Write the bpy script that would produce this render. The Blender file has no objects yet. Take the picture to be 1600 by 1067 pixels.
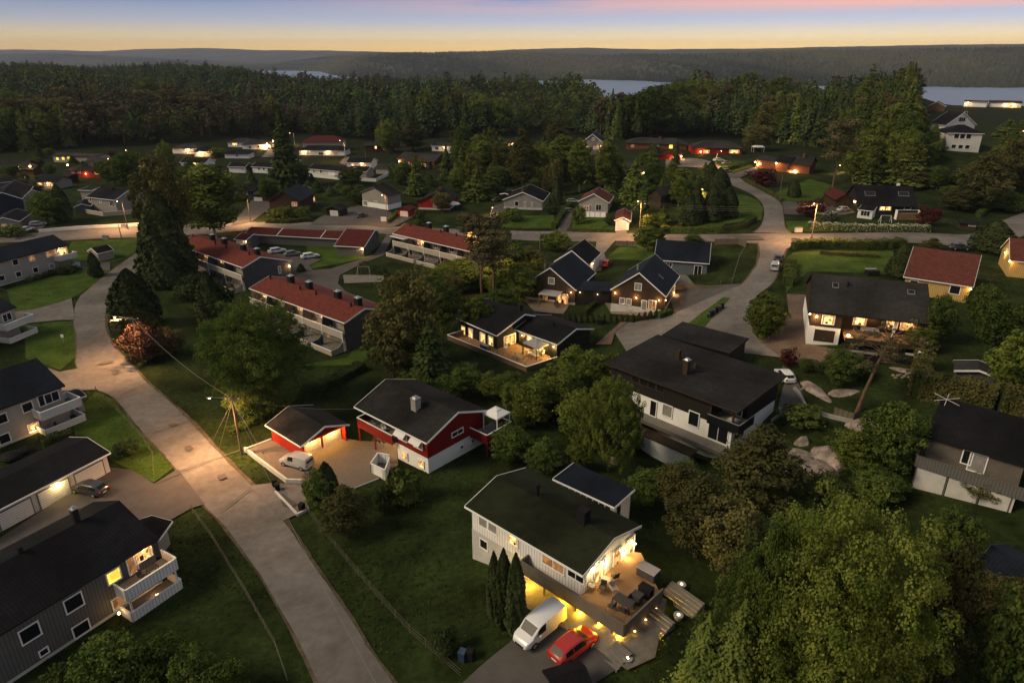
import bpy, math, random
import numpy as np
from mathutils import Vector, Matrix
from mathutils.geometry import tessellate_polygon
PI = math.pi; R_ = math.radians
random.seed(7); rng = np.random.default_rng(11)
sc = bpy.context.scene; COL = sc.collection
# ------------------------------------------------------------ camera
CH = 48.0; F = 1067.0; HY = 88.0
TH = math.atan((533.5-HY)/F); CT, ST = math.cos(TH), math.sin(TH)
cam = bpy.data.objects.new('camera', bpy.data.cameras.new('camera')); COL.objects.link(cam)
cam.location = (0, 0, CH); cam.rotation_euler = (PI/2-TH, 0, 0)
cam.data.lens = 24.0; cam.data.sensor_width = 36.0; cam.data.clip_start = .5; cam.data.clip_end = 40000
sc.camera = cam
# ------------------------------------------------------------ sky, sun, exposure
sc.view_settings.view_transform = 'Standard'; sc.view_settings.look = 'None'
sc.view_settings.exposure = 1.22; sc.view_settings.gamma = 1.0
sc.cycles.use_denoising = True; sc.cycles.max_bounces = 5; sc.cycles.diffuse_bounces = 2
sc.cycles.transparent_max_bounces = 4; sc.cycles.volume_bounces = 0
sc.cycles.use_adaptive_sampling = True; sc.cycles.sample_clamp_indirect = 4
world = bpy.data.worlds.new('World'); sc.world = world; world.use_nodes = True
def make_world():
    nt = world.node_tree; N = nt.nodes; K = nt.links
    bg = N['Background']
    tc = N.new('ShaderNodeTexCoord'); sp = N.new('ShaderNodeSeparateXYZ'); K.new(tc.outputs['Generated'], sp.inputs[0])
    rp = N.new('ShaderNodeValToRGB'); K.new(sp.outputs['Z'], rp.inputs[0])
    st = [(0.0, (.60,.34,.10)), (.010, (.66,.43,.13)), (.024, (.50,.40,.23)), (.040, (.28,.29,.33)), (.066, (.125,.175,.29)),
          (.11, (.115,.145,.215)), (.35, (.112,.122,.140)), (1.0, (.105,.110,.115))]
    el = rp.color_ramp.elements
    el[0].position = st[0][0]; el[0].color = (*st[0][1], 1)
    el[1].position = st[1][0]; el[1].color = (*st[1][1], 1)
    for p, c in st[2:]:
        e = el.new(p); e.color = (*c, 1)
    # dimmer to the left of the picture and behind the camera, brightest over the lake to the right
    mr = N.new('ShaderNodeMapRange'); K.new(sp.outputs['X'], mr.inputs[0])
    mr.inputs[1].default_value = -.75; mr.inputs[2].default_value = .35; mr.inputs[3].default_value = .66; mr.inputs[4].default_value = 1.08
    m0 = N.new('ShaderNodeVectorMath'); m0.operation = 'SCALE'; K.new(rp.outputs[0], m0.inputs[0]); K.new(mr.outputs[0], m0.inputs['Scale'])
    # pink evening clouds in thin streaks
    mp = N.new('ShaderNodeMapping'); mp.inputs['Scale'].default_value = (2.2, 2.2, 34); mp.inputs['Location'].default_value = (1.15, 0, .8)
    K.new(tc.outputs['Generated'], mp.inputs[0])
    nz = N.new('ShaderNodeTexNoise'); nz.inputs['Scale'].default_value = 1.6; nz.inputs['Detail'].default_value = 6; K.new(mp.outputs[0], nz.inputs[0])
    r2 = N.new('ShaderNodeMapRange'); K.new(nz.outputs[0], r2.inputs[0]); r2.inputs[1].default_value = .36; r2.inputs[2].default_value = .50
    r3 = N.new('ShaderNodeMapRange'); K.new(sp.outputs['Z'], r3.inputs[0]); r3.inputs[1].default_value = .047; r3.inputs[2].default_value = .060
    r4 = N.new('ShaderNodeMapRange'); K.new(sp.outputs['Z'], r4.inputs[0]); r4.inputs[1].default_value = .16; r4.inputs[2].default_value = .09
    r5 = N.new('ShaderNodeMapRange'); K.new(sp.outputs['X'], r5.inputs[0]); r5.inputs[1].default_value = -.35; r5.inputs[2].default_value = .50
    a = r2.outputs[0]
    for r in (r3, r4, r5):
        m = N.new('ShaderNodeMath'); m.operation = 'MULTIPLY'; K.new(a, m.inputs[0]); K.new(r.outputs[0], m.inputs[1]); a = m.outputs[0]
    mx = N.new('ShaderNodeMixRGB'); mc = N.new('ShaderNodeMath'); mc.operation = 'MULTIPLY'; K.new(a, mc.inputs[0]); mc.inputs[1].default_value = .7; K.new(mc.outputs[0], mx.inputs[0]); K.new(m0.outputs[0], mx.inputs[1]); mx.inputs[2].default_value = (.60,.26,.15,1)
    K.new(mx.outputs[0], bg.inputs[0]); bg.inputs[1].default_value = 1.0
make_world()
sun = bpy.data.objects.new('sun', bpy.data.lights.new('sun', 'SUN')); COL.objects.link(sun)
sun.data.energy = 1.15; sun.data.angle = R_(22); sun.data.color = (1, .80, .52)
sd = Vector((.66, .20, -.55)).normalized()      # direction the light travels: from the left, a little from behind
sun.rotation_euler = sd.to_track_quat('-Z', 'Y').to_euler()
LAMP = 1.0
# ------------------------------------------------------------ terrain and picking
def ss(t):
    t = np.clip(t, 0, 1); return t*t*(3-2*t)
EA = [-.85,-.40,-.33,-.25,-.1,0,.094,.14,.187,.27,.33,.55,.60,.66,.85]
EV = [1500,1400,1080,930,880,780,600,490,490,620,640,600,470,460,460]
def terr(X, Y):
    X = np.asarray(X, float); Y = np.asarray(Y, float)
    a = X/np.maximum(Y, 30)
    h = 7*ss((X-5)/65) + 5.5*np.exp(-(((X-9)/19)**2+((Y-44)/22)**2))
    h = h + 7*ss((-a-.31)/.08)*ss((Y-450)/500)
    h = h - 2.6*np.exp(-(((X-22)/9)**2+((Y-76)/5)**2))
    h = h + 11*ss((X-95)/60)*ss((Y-205)/60)*ss((a-.45)/.1) + 5*ss((Y-380)/600)*ss((-a+.2)/.5)
    e = np.interp(a, EA, EV)
    und = ss((Y-330)/200)*(4.5*np.sin(X*.012+1.3)*np.sin(Y*.011)+3*np.sin(X*.027+Y*.019)+2*np.sin(X*.051-Y*.023))
    return h + und*(a < .5) - 95*ss((Y-e)/420)
def th(x, y): return float(terr(x, y))
CAM = np.array([0, 0, CH])
def ray(px, py):
    v = py-533.5
    return np.array([px-800, F*CT-v*ST, -(F*ST+v*CT)])/F
def P(px, py, off=0.0):
    """pixel of the photograph -> the spot on the terrain (raised by off) that it shows"""
    d = ray(px, py); t = np.concatenate([np.arange(15, 400, 1.0), np.arange(400, 2500, 6.0)])
    X = d[0]*t; Y = d[1]*t; Z = CH+d[2]*t - terr(X, Y) - off
    k = np.argmax(Z < 0)
    if k == 0: k = len(t)-1
    lo, hi = t[k-1], t[k]
    for _ in range(24):
        m = (lo+hi)/2
        if CH+d[2]*m-terr(d[0]*m, d[1]*m)-off < 0: hi = m
        else: lo = m
    return Vector((d[0]*hi, d[1]*hi, CH+d[2]*hi))
def PZ(px, py, z):
    d = ray(px, py); t = (z-CH)/d[2]; return Vector((d[0]*t, d[1]*t, z))
def proj(p):
    x, y, z = p[0], p[1], p[2]-CH
    f = y*CT - z*ST; u = y*ST + z*CT
    return 800+F*x/f, 533.5-F*u/f
def hgt(base, ty):
    """height of an upright at base whose top shows at picture row ty"""
    d = ray(800, ty); return max(.3, CH + base.y*d[2]/d[1] - base.z)
# ------------------------------------------------------------ materials
MATS = {}
def mat(name, col, rough=.8, var=.25, scale=1.2, bump=0, pat=None, pitch=.3, metal=0, emit=0, spec=.12, var2=0, coat=0):
    if name in MATS: return MATS[name]
    m = bpy.data.materials.new(name); m.use_nodes = True; nt = m.node_tree; N = nt.nodes; K = nt.links
    b = N['Principled BSDF']; tc = N.new('ShaderNodeTexCoord')
    b.inputs['Roughness'].default_value = rough; b.inputs['Metallic'].default_value = metal
    b.inputs['Specular IOR Level'].default_value = spec; b.inputs['Coat Weight'].default_value = coat
    nz = N.new('ShaderNodeTexNoise'); nz.inputs['Scale'].default_value = scale; nz.inputs['Detail'].default_value = 6; nz.inputs['Roughness'].default_value = .65
    K.new(tc.outputs['Object'], nz.inputs[0])
    mr = N.new('ShaderNodeMapRange'); K.new(nz.outputs[0], mr.inputs[0]); mr.inputs[1].default_value = .3; mr.inputs[2].default_value = .7
    mr.inputs[3].default_value = 1-var; mr.inputs[4].default_value = 1+var
    fac = mr.outputs[0]; hgt_ = nz.outputs[0]
    if pat:
        sp = N.new('ShaderNodeSeparateXYZ'); K.new(tc.outputs['Object'], sp.inputs[0])
        ad = N.new('ShaderNodeMath'); ad.operation = 'ADD'; K.new(sp.outputs['X'], ad.inputs[0])
        if pat in ('boards', 'tiles'): K.new(sp.outputs['Y'], ad.inputs[1])
        if pat == 'seams': ad.inputs[1].default_value = 0
        if pat == 'clad': N.remove(ad)
        src = sp.outputs['Z'] if pat == 'clad' else (sp.outputs['X'] if pat == 'tiles' else ad.outputs[0])
        dv = N.new('ShaderNodeMath'); dv.operation = 'DIVIDE'; K.new(src, dv.inputs[0]); dv.inputs[1].default_value = pitch
        fr = N.new('ShaderNodeMath'); fr.operation = 'FRACT'; K.new(dv.outputs[0], fr.inputs[0])
        rr = N.new('ShaderNodeValToRGB'); K.new(fr.outputs[0], rr.inputs[0])
        e = rr.color_ramp.elements; e[0].position = 0; e[0].color = (.45,.45,.45,1); e[1].position = .22; e[1].color = (1,1,1,1)
        q = e.new(.9); q.color = (1,1,1,1); q = e.new(1.0); q.color = (.45,.45,.45,1)
        mm = N.new('ShaderNodeMath'); mm.operation = 'MULTIPLY'; K.new(fac, mm.inputs[0]); K.new(rr.outputs[0], mm.inputs[1]); fac = mm.outputs[0]
        hgt_ = rr.outputs[0]
        if pat == 'tiles':
            d2 = N.new('ShaderNodeMath'); d2.operation = 'DIVIDE'; K.new(sp.outputs['Y'], d2.inputs[0]); d2.inputs[1].default_value = .36
            f2 = N.new('ShaderNodeMath'); f2.operation = 'FRACT'; K.new(d2.outputs[0], f2.inputs[0])
            m2 = N.new('ShaderNodeMapRange'); K.new(f2.outputs[0], m2.inputs[0]); m2.inputs[3].default_value = .8; m2.inputs[4].default_value = 1.1
            mm = N.new('ShaderNodeMath'); mm.operation = 'MULTIPLY'; K.new(fac, mm.inputs[0]); K.new(m2.outputs[0], mm.inputs[1]); fac = mm.outputs[0]
    if var2:
        n2 = N.new('ShaderNodeTexNoise'); n2.inputs['Scale'].default_value = scale*.12; n2.inputs['Detail'].default_value = 3
        K.new(tc.outputs['Object'], n2.inputs[0])
        m3 = N.new('ShaderNodeMapRange'); K.new(n2.outputs[0], m3.inputs[0]); m3.inputs[1].default_value = .35; m3.inputs[2].default_value = .65
        m3.inputs[3].default_value = 1-var2; m3.inputs[4].default_value = 1+var2
        mm = N.new('ShaderNodeMath'); mm.operation = 'MULTIPLY'; K.new(fac, mm.inputs[0]); K.new(m3.outputs[0], mm.inputs[1]); fac = mm.outputs[0]
    vm = N.new('ShaderNodeVectorMath'); vm.operation = 'SCALE'; vm.inputs[0].default_value = col; K.new(fac, vm.inputs['Scale'])
    K.new(vm.outputs[0], b.inputs['Base Color'])
    if bump:
        bp = N.new('ShaderNodeBump'); bp.inputs['Strength'].default_value = bump; bp.inputs['Distance'].default_value = .05
        K.new(hgt_, bp.inputs['Height']); K.new(bp.outputs[0], b.inputs['Normal'])
    if emit:
        K.new(vm.outputs[0], b.inputs['Emission Color']); b.inputs['Emission Strength'].default_value = emit
    MATS[name] = m; return m
def foliage(name, col, col2, scale=.5, trans=.25):
    """leaf material: colour wanders between two greens in clumps"""
    m = bpy.data.materials.new(name); m.use_nodes = True; nt = m.node_tree; N = nt.nodes; K = nt.links
    b = N['Principled BSDF']; b.inputs['Roughness'].default_value = .7; b.inputs['Specular IOR Level'].default_value = .05
    tc = N.new('ShaderNodeTexCoord'); nz = N.new('ShaderNodeTexNoise'); nz.inputs['Scale'].default_value = scale; nz.inputs['Detail'].default_value = 5
    K.new(tc.outputs['Object'], nz.inputs[0])
    oi = N.new('ShaderNodeObjectInfo'); ge = N.new('ShaderNodeNewGeometry')
    r0 = N.new('ShaderNodeMapRange'); K.new(nz.outputs[0], r0.inputs[0]); r0.inputs[1].default_value = .35; r0.inputs[2].default_value = .65
    r1 = N.new('ShaderNodeMapRange'); K.new(ge.outputs['Random Per Island'], r1.inputs[0]); r1.inputs[3].default_value = -.14; r1.inputs[4].default_value = .14
    ad = N.new('ShaderNodeMath'); ad.use_clamp = True; K.new(r0.outputs[0], ad.inputs[0]); K.new(r1.outputs[0], ad.inputs[1])
    mx = N.new('ShaderNodeMixRGB'); K.new(ad.outputs[0], mx.inputs[0]); mx.inputs[1].default_value = (*col, 1); mx.inputs[2].default_value = (*col2, 1)
    r2 = N.new('ShaderNodeMapRange'); K.new(oi.outputs['Random'], r2.inputs[0]); r2.inputs[3].default_value = .7; r2.inputs[4].default_value = 1.25
    vm = N.new('ShaderNodeVectorMath'); vm.operation = 'SCALE'; K.new(mx.outputs[0], vm.inputs[0]); K.new(r2.outputs[0], vm.inputs['Scale'])
    K.new(vm.outputs[0], b.inputs['Base Color'])
    tr = N.new('ShaderNodeBsdfTranslucent'); K.new(vm.outputs[0], tr.inputs[0])
    ms = N.new('ShaderNodeMixShader'); ms.inputs[0].default_value = trans
    K.new(b.outputs[0], ms.inputs[1]); K.new(tr.outputs[0], ms.inputs[2]); K.new(ms.outputs[0], N['Material Output'].inputs[0])
    MATS[name] = m; return m
def glow(name, col, strength, var=.0, scale=2.0):
    """something that gives off light; var breaks it up into curtains, lamps and furniture"""
    m = bpy.data.materials.new(name); m.use_nodes = True; nt = m.node_tree; N = nt.nodes; K = nt.links
    b = N['Principled BSDF']; b.inputs['Base Color'].default_value = (.05,.04,.03,1); b.inputs['Roughness'].default_value = .15
    b.inputs['Emission Strength'].default_value = strength; b.inputs['Emission Color'].default_value = (*col, 1)
    if var:
        tc = N.new('ShaderNodeTexCoord'); nz = N.new('ShaderNodeTexVoronoi'); nz.inputs['Scale'].default_value = scale
        K.new(tc.outputs['Object'], nz.inputs['Vector'])
        bw = N.new('ShaderNodeSeparateColor'); K.new(nz.outputs['Color'], bw.inputs[0])
        r = N.new('ShaderNodeMapRange'); K.new(bw.outputs[0], r.inputs[0]); r.inputs[3].default_value = 1-var; r.inputs[4].default_value = 1+var*.6
        vm = N.new('ShaderNodeVectorMath'); vm.operation = 'SCALE'; vm.inputs[0].default_value = col; K.new(r.outputs[0], vm.inputs['Scale'])
        K.new(vm.outputs[0], b.inputs['Emission Color'])
    MATS[name] = m; return m
M = MATS
mat('grass', (.019,.029,.008), 1, .5, 1.6, .6, var2=.4, spec=.05)
mat('lawn', (.046,.078,.013), 1, .38, 2.2, .5, var2=.25, spec=.05)
mat('forest_floor', (.020,.028,.010), 1, .4, .25, spec=.05)
mat('asphalt', (.146,.132,.124), .95, .20, .9, .3, var2=.24)
mat('asphalt_dark', (.088,.080,.077), .92, .15, .5, .15, var2=.15)
mat('slab', (.17,.15,.13), .9, .3, 1.2, .3, var2=.2)
mat('dirt', (.075,.062,.042), 1, .4, 1.5, .5, var2=.3)
mat('patch', (.092,.080,.073), .9, .15, 1)
mat('gravel', (.115,.083,.066), 1, .25, 2.5, .4, var2=.2)
mat('paving', (.155,.130,.110), .9, .15, 3, .3, pat='boards', pitch=.4)
mat('rock', (.25,.205,.185), .95, .6, .9, .9, var2=.3)
mat('white', (.80,.80,.79), .6, .05, .8)
mat('white_boards', (.78,.78,.78), .6, .06, .8, .5, pat='boards', pitch=.32)
mat('white_clad', (.66,.65,.63), .6, .06, .8, .5, pat='clad', pitch=.3)
mat('plinth', (.50,.49,.47), .9, .12, .8, .2)
mat('grey_clad', (.30,.28,.255), .8, .08, .8, .5, pat='clad', pitch=.26)
mat('grey_boards', (.125,.122,.12), .8, .08, .8, .5, pat='boards', pitch=.3)
mat('grey_dark', (.085,.085,.09), .8, .1, .8, .5, pat='boards', pitch=.3)
mat('blue_grey', (.13,.145,.165), .8, .08, .8, .5, pat='clad', pitch=.26)
mat('navy', (.030,.038,.058), .8, .08, .8, .4, pat='clad', pitch=.26)
mat('beige_clad', (.40,.36,.31), .8, .08, .8, .4, pat='clad', pitch=.26)
mat('brown_boards', (.055,.036,.024), .8, .15, .8, .5, pat='boards', pitch=.3)
mat('black_boards', (.022,.020,.018), .75, .15, .8, .5, pat='boards', pitch=.3)
mat('red_boards', (.20,.014,.012), .7, .1, .8, .5, pat='boards', pitch=.3)
mat('red_bright', (.33,.028,.016), .7, .1, .8, .5, pat='boards', pitch=.3)
mat('ochre', (.50,.34,.13), .7, .08, .8, .4, pat='boards', pitch=.3)
mat('brick', (.17,.065,.035), .85, .2, 3, .4, pat='clad', pitch=.2)
mat('roof_black', (.011,.011,.013), .75, .30, 1.3, .35, pat='tiles', pitch=.32, spec=.08, var2=.35)
mat('roof_grey', (.028,.026,.025), .8, .30, 1.3, .3, pat='tiles', pitch=.32, spec=.2, var2=.35)
mat('roof_felt', (.021,.020,.020), .85, .30, 1.3, .15, spec=.05, var2=.35)
mat('roof_olive', (.017,.020,.011), .85, .30, 1.3, .2, spec=.05, var2=.35)
mat('roof_navy', (.009,.012,.020), .6, .30, 1.3, .35, pat='tiles', pitch=.32, var2=.35)
mat('roof_red', (.150,.036,.026), .75, .30, 1.3, .4, pat='tiles', pitch=.3)
mat('roof_maroon', (.085,.017,.015), .8, .30, 1.3, .4, pat='tiles', pitch=.3)
mat('roof_rust', (.12,.038,.028), .8, .30, 1.3, .4, pat='tiles', pitch=.3)
mat('deck', (.26,.155,.085), .75, .18, 1, .5, pat='seams', pitch=.16)
mat('deck_grey', (.19,.175,.16), .8, .15, 1, .5, pat='seams', pitch=.16)
mat('rail_wood', (.155,.105,.075), .8, .15, 1, .5, pat='boards', pitch=.16)
mat('rail_grey', (.135,.12,.105), .8, .15, 1, .5, pat='boards', pitch=.16)
mat('fence_wood', (.13,.105,.08), .85, .2, 1, .5, pat='boards', pitch=.16)
mat('wood', (.16,.10,.05), .8, .2, 1)
mat('pole_wood', (.155,.125,.09), .85, .2, 2)
mat('bark', (.085,.062,.045), .95, .35, 2.5, .6)
mat('bark_pine', (.14,.085,.055), .95, .35, 2.5, .6)
mat('bark_birch', (.42,.40,.36), .9, .5, 2.5, .3)
mat('dark', (.012,.012,.014), .7, .1, 1)
mat('chimney_black', (.018,.018,.02), .6, .1, 1)
mat('brick_chimney', (.13,.06,.045), .85, .2, 3, .4, pat='clad', pitch=.2)
mat('concrete', (.27,.26,.245), .9, .15, 1, .2)
mat('steel', (.60,.60,.60), .35, .05, 1, metal=.9)
mat('galv', (.34,.34,.33), .5, .1, 1, metal=.5)
mat('wire', (.20,.18,.15), .6, .05, 1)
mat('glass', (.010,.012,.015), .30, .05, 1, spec=.22)
mat('curtain', (.24,.23,.22), .5, .2, 2)
mat('cloth_grey', (.33,.31,.31), .9, .1, 1)
mat('cloth_white', (.70,.70,.70), .9, .05, 1)
mat('cloth_dark', (.05,.05,.055), .9, .1, 2)
mat('tyre', (.015,.015,.015), .9, .1, 1)
mat('flower', (.62,.62,.50), .9, .2, 3)
mat('sand', (.17,.16,.14), 1, .2, 2)
for n_, c_ in (('paint_white', (.72,.72,.73)), ('paint_silver', (.40,.41,.42)), ('paint_red', (.42,.022,.012)), ('paint_dark', (.030,.034,.04)),
               ('paint_blue', (.03,.05,.10)), ('paint_green', (.09,.10,.08)), ('paint_gray', (.16,.165,.17))):
    mat(n_, c_, .28, .03, 1, spec=.6, coat=.6)
glow('lit', (1.0,.47,.13), .62, .95, 3.2)
glow('lit_bright', (1.0,.52,.15), 1.35, .85, 2.6)
glow('lit_curtain', (1.0,.50,.20), .22)
glow('lit_dim', (1.0,.44,.14), .14, .7, 2.0)
glow('lit_yellow', (1.0,.68,.08), .7, .35, 1.2)
glow('bulb', (1.0,.55,.18), 14)
glow('bulb_white', (1.0,.8,.5), 4)
glow('headlight_off', (1,.95,.85), .12)
foliage('leaf_green', (.036,.070,.014), (.115,.150,.032), .45)
foliage('leaf_light', (.056,.088,.014), (.165,.195,.038), .45)
foliage('leaf_olive', (0.078, 0.081, 0.026), (0.150, 0.137, 0.047), .45)
foliage('leaf_dark', (0.033, 0.054, 0.019), (0.075, 0.099, 0.033), .45)
foliage('leaf_spruce', (0.029, 0.052, 0.016), (0.081, 0.111, 0.031), .4, .1)
foliage('leaf_spruce_light', (0.052, 0.083, 0.017), (0.137, 0.169, 0.039), .4, .12)
foliage('leaf_pine', (0.063, 0.066, 0.033), (0.143, 0.117, 0.057), .4, .1)
foliage('leaf_thuja', (.026,.040,.014), (.056,.070,.026), .8, .1)
foliage('leaf_hedge', (0.065, 0.098, 0.018), (0.130, 0.156, 0.036), .9, .2)
foliage('wood_spruce', (.016,.034,.015), (.044,.066,.027), .06, .08)
foliage('wood_spruce_light', (.028,.050,.018), (.070,.094,.034), .06, .08)
foliage('wood_leaf', (.030,.050,.015), (.080,.098,.030), .06)
foliage('wood_leaf_light', (.048,.068,.018), (.115,.130,.038), .06)
foliage('wood_pine', (.045,.044,.026), (.088,.076,.044), .06, .08)
foliage('leaf_grass', (.024,.040,.009), (.044,.062,.015), .3, .1)
foliage('leaf_purple', (0.060, 0.014, 0.014), (0.100, 0.030, 0.024), .8, .2)
foliage('leaf_pink', (0.044, 0.027, 0.021), (0.096, 0.052, 0.040), .9, .25)
foliage('leaf_bronze', (.046,.050,.018), (.105,.104,.036), .5, .2)
# ------------------------------------------------------------ mesh helpers
def mesh_np(name, V, Q, mi=None):
    V = np.asarray(V, np.float32).reshape(-1, 3); Q = np.asarray(Q, np.int32); k = Q.shape[1]
    me = bpy.data.meshes.new(name); me.vertices.add(len(V)); me.vertices.foreach_set('co', V.ravel())
    me.loops.add(Q.size); me.loops.foreach_set('vertex_index', Q.ravel())
    me.polygons.add(len(Q)); me.polygons.foreach_set('loop_start', np.arange(0, Q.size, k, dtype=np.int32))
    me.polygons.foreach_set('loop_total', np.full(len(Q), k, np.int32))
    if mi is not None: me.polygons.foreach_set('material_index', np.asarray(mi, np.int32))
    me.update(calc_edges=True); me.validate(); return me
def link(name, me, m=None, parent=None):
    o = bpy.data.objects.new(name, me); COL.objects.link(o)
    if m is not None:
        for q in (m if isinstance(m, (list, tuple)) else [m]): me.materials.append(M[q] if isinstance(q, str) else q)
    if parent is not None: o.parent = parent
    return o
LAB = {}
def tag(o, label, cat, group=None, kind=None):
    if label: o['label'] = label
    if cat: o['category'] = cat
    if group: o['group'] = group
    if kind: o['kind'] = kind
    if kind is None and not group:
        if label in LAB: print('DUPLABEL', label)
        LAB[label] = 1
    return o
def thing(name, label, cat, loc=(0,0,0), rz=0, group=None):
    o = bpy.data.objects.new(name, None); COL.objects.link(o); o.empty_display_size = .5
    o.location = loc; o.rotation_euler = (0, 0, rz); tag(o, label, cat, group); return o
def dup(root, loc, rz=0, label=None, group=None, s=None):
    r = root.copy(); COL.objects.link(r); r.location = loc; r.rotation_euler = (0, 0, rz)
    if s is not None: r.scale = s if isinstance(s, (tuple, list)) else (s, s, s)
    if label: tag(r, label, root['category'], group)
    if group: r['group'] = group
    for ch in list(root.children):
        c = ch.copy(); COL.objects.link(c); c.parent = r
        for g in ch.children:
            d = g.copy(); COL.objects.link(d); d.parent = c
    return r
class MB:
    def __init__(s): s.v = []; s.f = []
    def poly(s, pts):
        n = len(s.v); s.v += [tuple(p) for p in pts]; s.f.append(tuple(range(n, n+len(pts)))); return s
    def box(s, x0, x1, y0, y1, z0, z1):
        n = len(s.v); s.v += [(x, y, z) for z in (z0, z1) for x, y in ((x0,y0),(x1,y0),(x1,y1),(x0,y1))]
        s.f += [(n,n+3,n+2,n+1),(n+4,n+5,n+6,n+7),(n,n+1,n+5,n+4),(n+1,n+2,n+6,n+5),(n+2,n+3,n+7,n+6),(n+3,n,n+4,n+7)]; return s
    def prism(s, pts, z0, z1):
        """pts counter-clockwise (x,y); z0,z1 numbers"""
        k = len(pts); n = len(s.v); s.v += [(p[0], p[1], z0) for p in pts] + [(p[0], p[1], z1) for p in pts]
        s.f += [tuple(range(n+k-1, n-1, -1)), tuple(range(n+k, n+2*k))]
        s.f += [(n+i, n+(i+1)%k, n+k+(i+1)%k, n+k+i) for i in range(k)]; return s
    def ext(s, prof, x0, x1):
        """profile of (y,z) extruded along x"""
        k = len(prof); n = len(s.v); s.v += [(x0, p[0], p[1]) for p in prof] + [(x1, p[0], p[1]) for p in prof]
        s.f += [tuple(range(n+k-1, n-1, -1)), tuple(range(n+k, n+2*k))]
        s.f += [(n+i, n+(i+1)%k, n+k+(i+1)%k, n+k+i) for i in range(k)]; return s
    def bar(s, a, b, r, r2=None, k=6):
        a = Vector(a); b = Vector(b); r2 = r if r2 is None else r2; d = (b-a)
        if d.length < 1e-6: return s
        d.normalize(); u = d.orthogonal().normalized(); w = d.cross(u); n = len(s.v)
        for c, q in ((a, r), (b, r2)):
            for i in range(k):
                t = 2*PI*i/k; s.v.append(tuple(c + (u*math.cos(t)+w*math.sin(t))*q))
        s.f += [(n+i, n+(i+1)%k, n+k+(i+1)%k, n+k+i) for i in range(k)] + [tuple(range(n+k-1, n-1, -1)), tuple(range(n+k, n+2*k))]; return s
    def wall(s, a, b, t, z0, z1, z0b=None, z1b=None):
        """upright panel from a to b (x,y), thickness t"""
        a = Vector(a[:2]); b = Vector(b[:2]); d = (b-a); d = d/(d.length or 1); nrm = Vector((-d.y, d.x))*t/2
        z0b = z0 if z0b is None else z0b; z1b = z1 if z1b is None else z1b; n = len(s.v)
        c = [(a-nrm, z0, z1), (b-nrm, z0b, z1b), (b+nrm, z0b, z1b), (a+nrm, z0, z1)]
        s.v += [(p.x, p.y, q) for p, q, _ in c] + [(p.x, p.y, q) for p, _, q in c]
        s.f += [(n,n+3,n+2,n+1),(n+4,n+5,n+6,n+7),(n,n+1,n+5,n+4),(n+1,n+2,n+6,n+5),(n+2,n+3,n+7,n+6),(n+3,n,n+4,n+7)]; return s
    def ball(s, c, r, sz=1, nu=10, nv=6):
        n = len(s.v)
        for j in range(nv+1):
            a = PI*j/nv
            for i in range(nu): s.v.append((c[0]+r*math.sin(a)*math.cos(2*PI*i/nu), c[1]+r*math.sin(a)*math.sin(2*PI*i/nu), c[2]+r*sz*math.cos(a)))
        for j in range(nv):
            for i in range(nu): s.f.append((n+j*nu+i, n+(j+1)*nu+i, n+(j+1)*nu+(i+1)%nu, n+j*nu+(i+1)%nu))
        return s
    def mesh(s, name):
        me = bpy.data.meshes.new(name); me.from_pydata(s.v, [], s.f); me.update(); return me
    def build(s, name, m, parent=None): return link(name, s.mesh(name), m, parent)
def lamp_light(name, loc, energy, col=(1,.55,.22), size=.15, parent=None, spot=None):
    ld = bpy.data.lights.new(name, 'SPOT' if spot else 'POINT'); ld.energy = energy*LAMP; ld.color = col; ld.shadow_soft_size = size
    if spot: ld.spot_size = R_(spot); ld.spot_blend = .8
    o = bpy.data.objects.new(name, ld); COL.objects.link(o); o.location = loc
    if parent is not None: o.parent = parent
    return o
# ------------------------------------------------------------ the ground
def grid_mesh(name, xs, ys, m, kind='structure', fz=None):
    X, Y = np.meshgrid(xs, ys); Z = (fz or terr)(X, Y); V = np.stack([X, Y, Z], -1).reshape(-1, 3)
    nx, ny = len(xs), len(ys); I = np.arange(nx*ny).reshape(ny, nx)
    Q = np.stack([I[:-1,:-1], I[:-1,1:], I[1:,1:], I[1:,:-1]], -1).reshape(-1, 4)
    me = mesh_np(name, V, Q); o = link(name, me, m); o['kind'] = kind
    me.polygons.foreach_set('use_smooth', np.ones(len(me.polygons), bool)); return o
def steps(*segs):
    out = []
    for a, b, d in segs: out += list(np.arange(a, b, d))
    return np.array(out + [segs[-1][1]], float)
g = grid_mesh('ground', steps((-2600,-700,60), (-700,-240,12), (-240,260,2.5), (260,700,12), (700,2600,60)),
              steps((-60,10,10), (10,330,2.5), (330,800,10), (800,2100,30)), 'grass')
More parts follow.
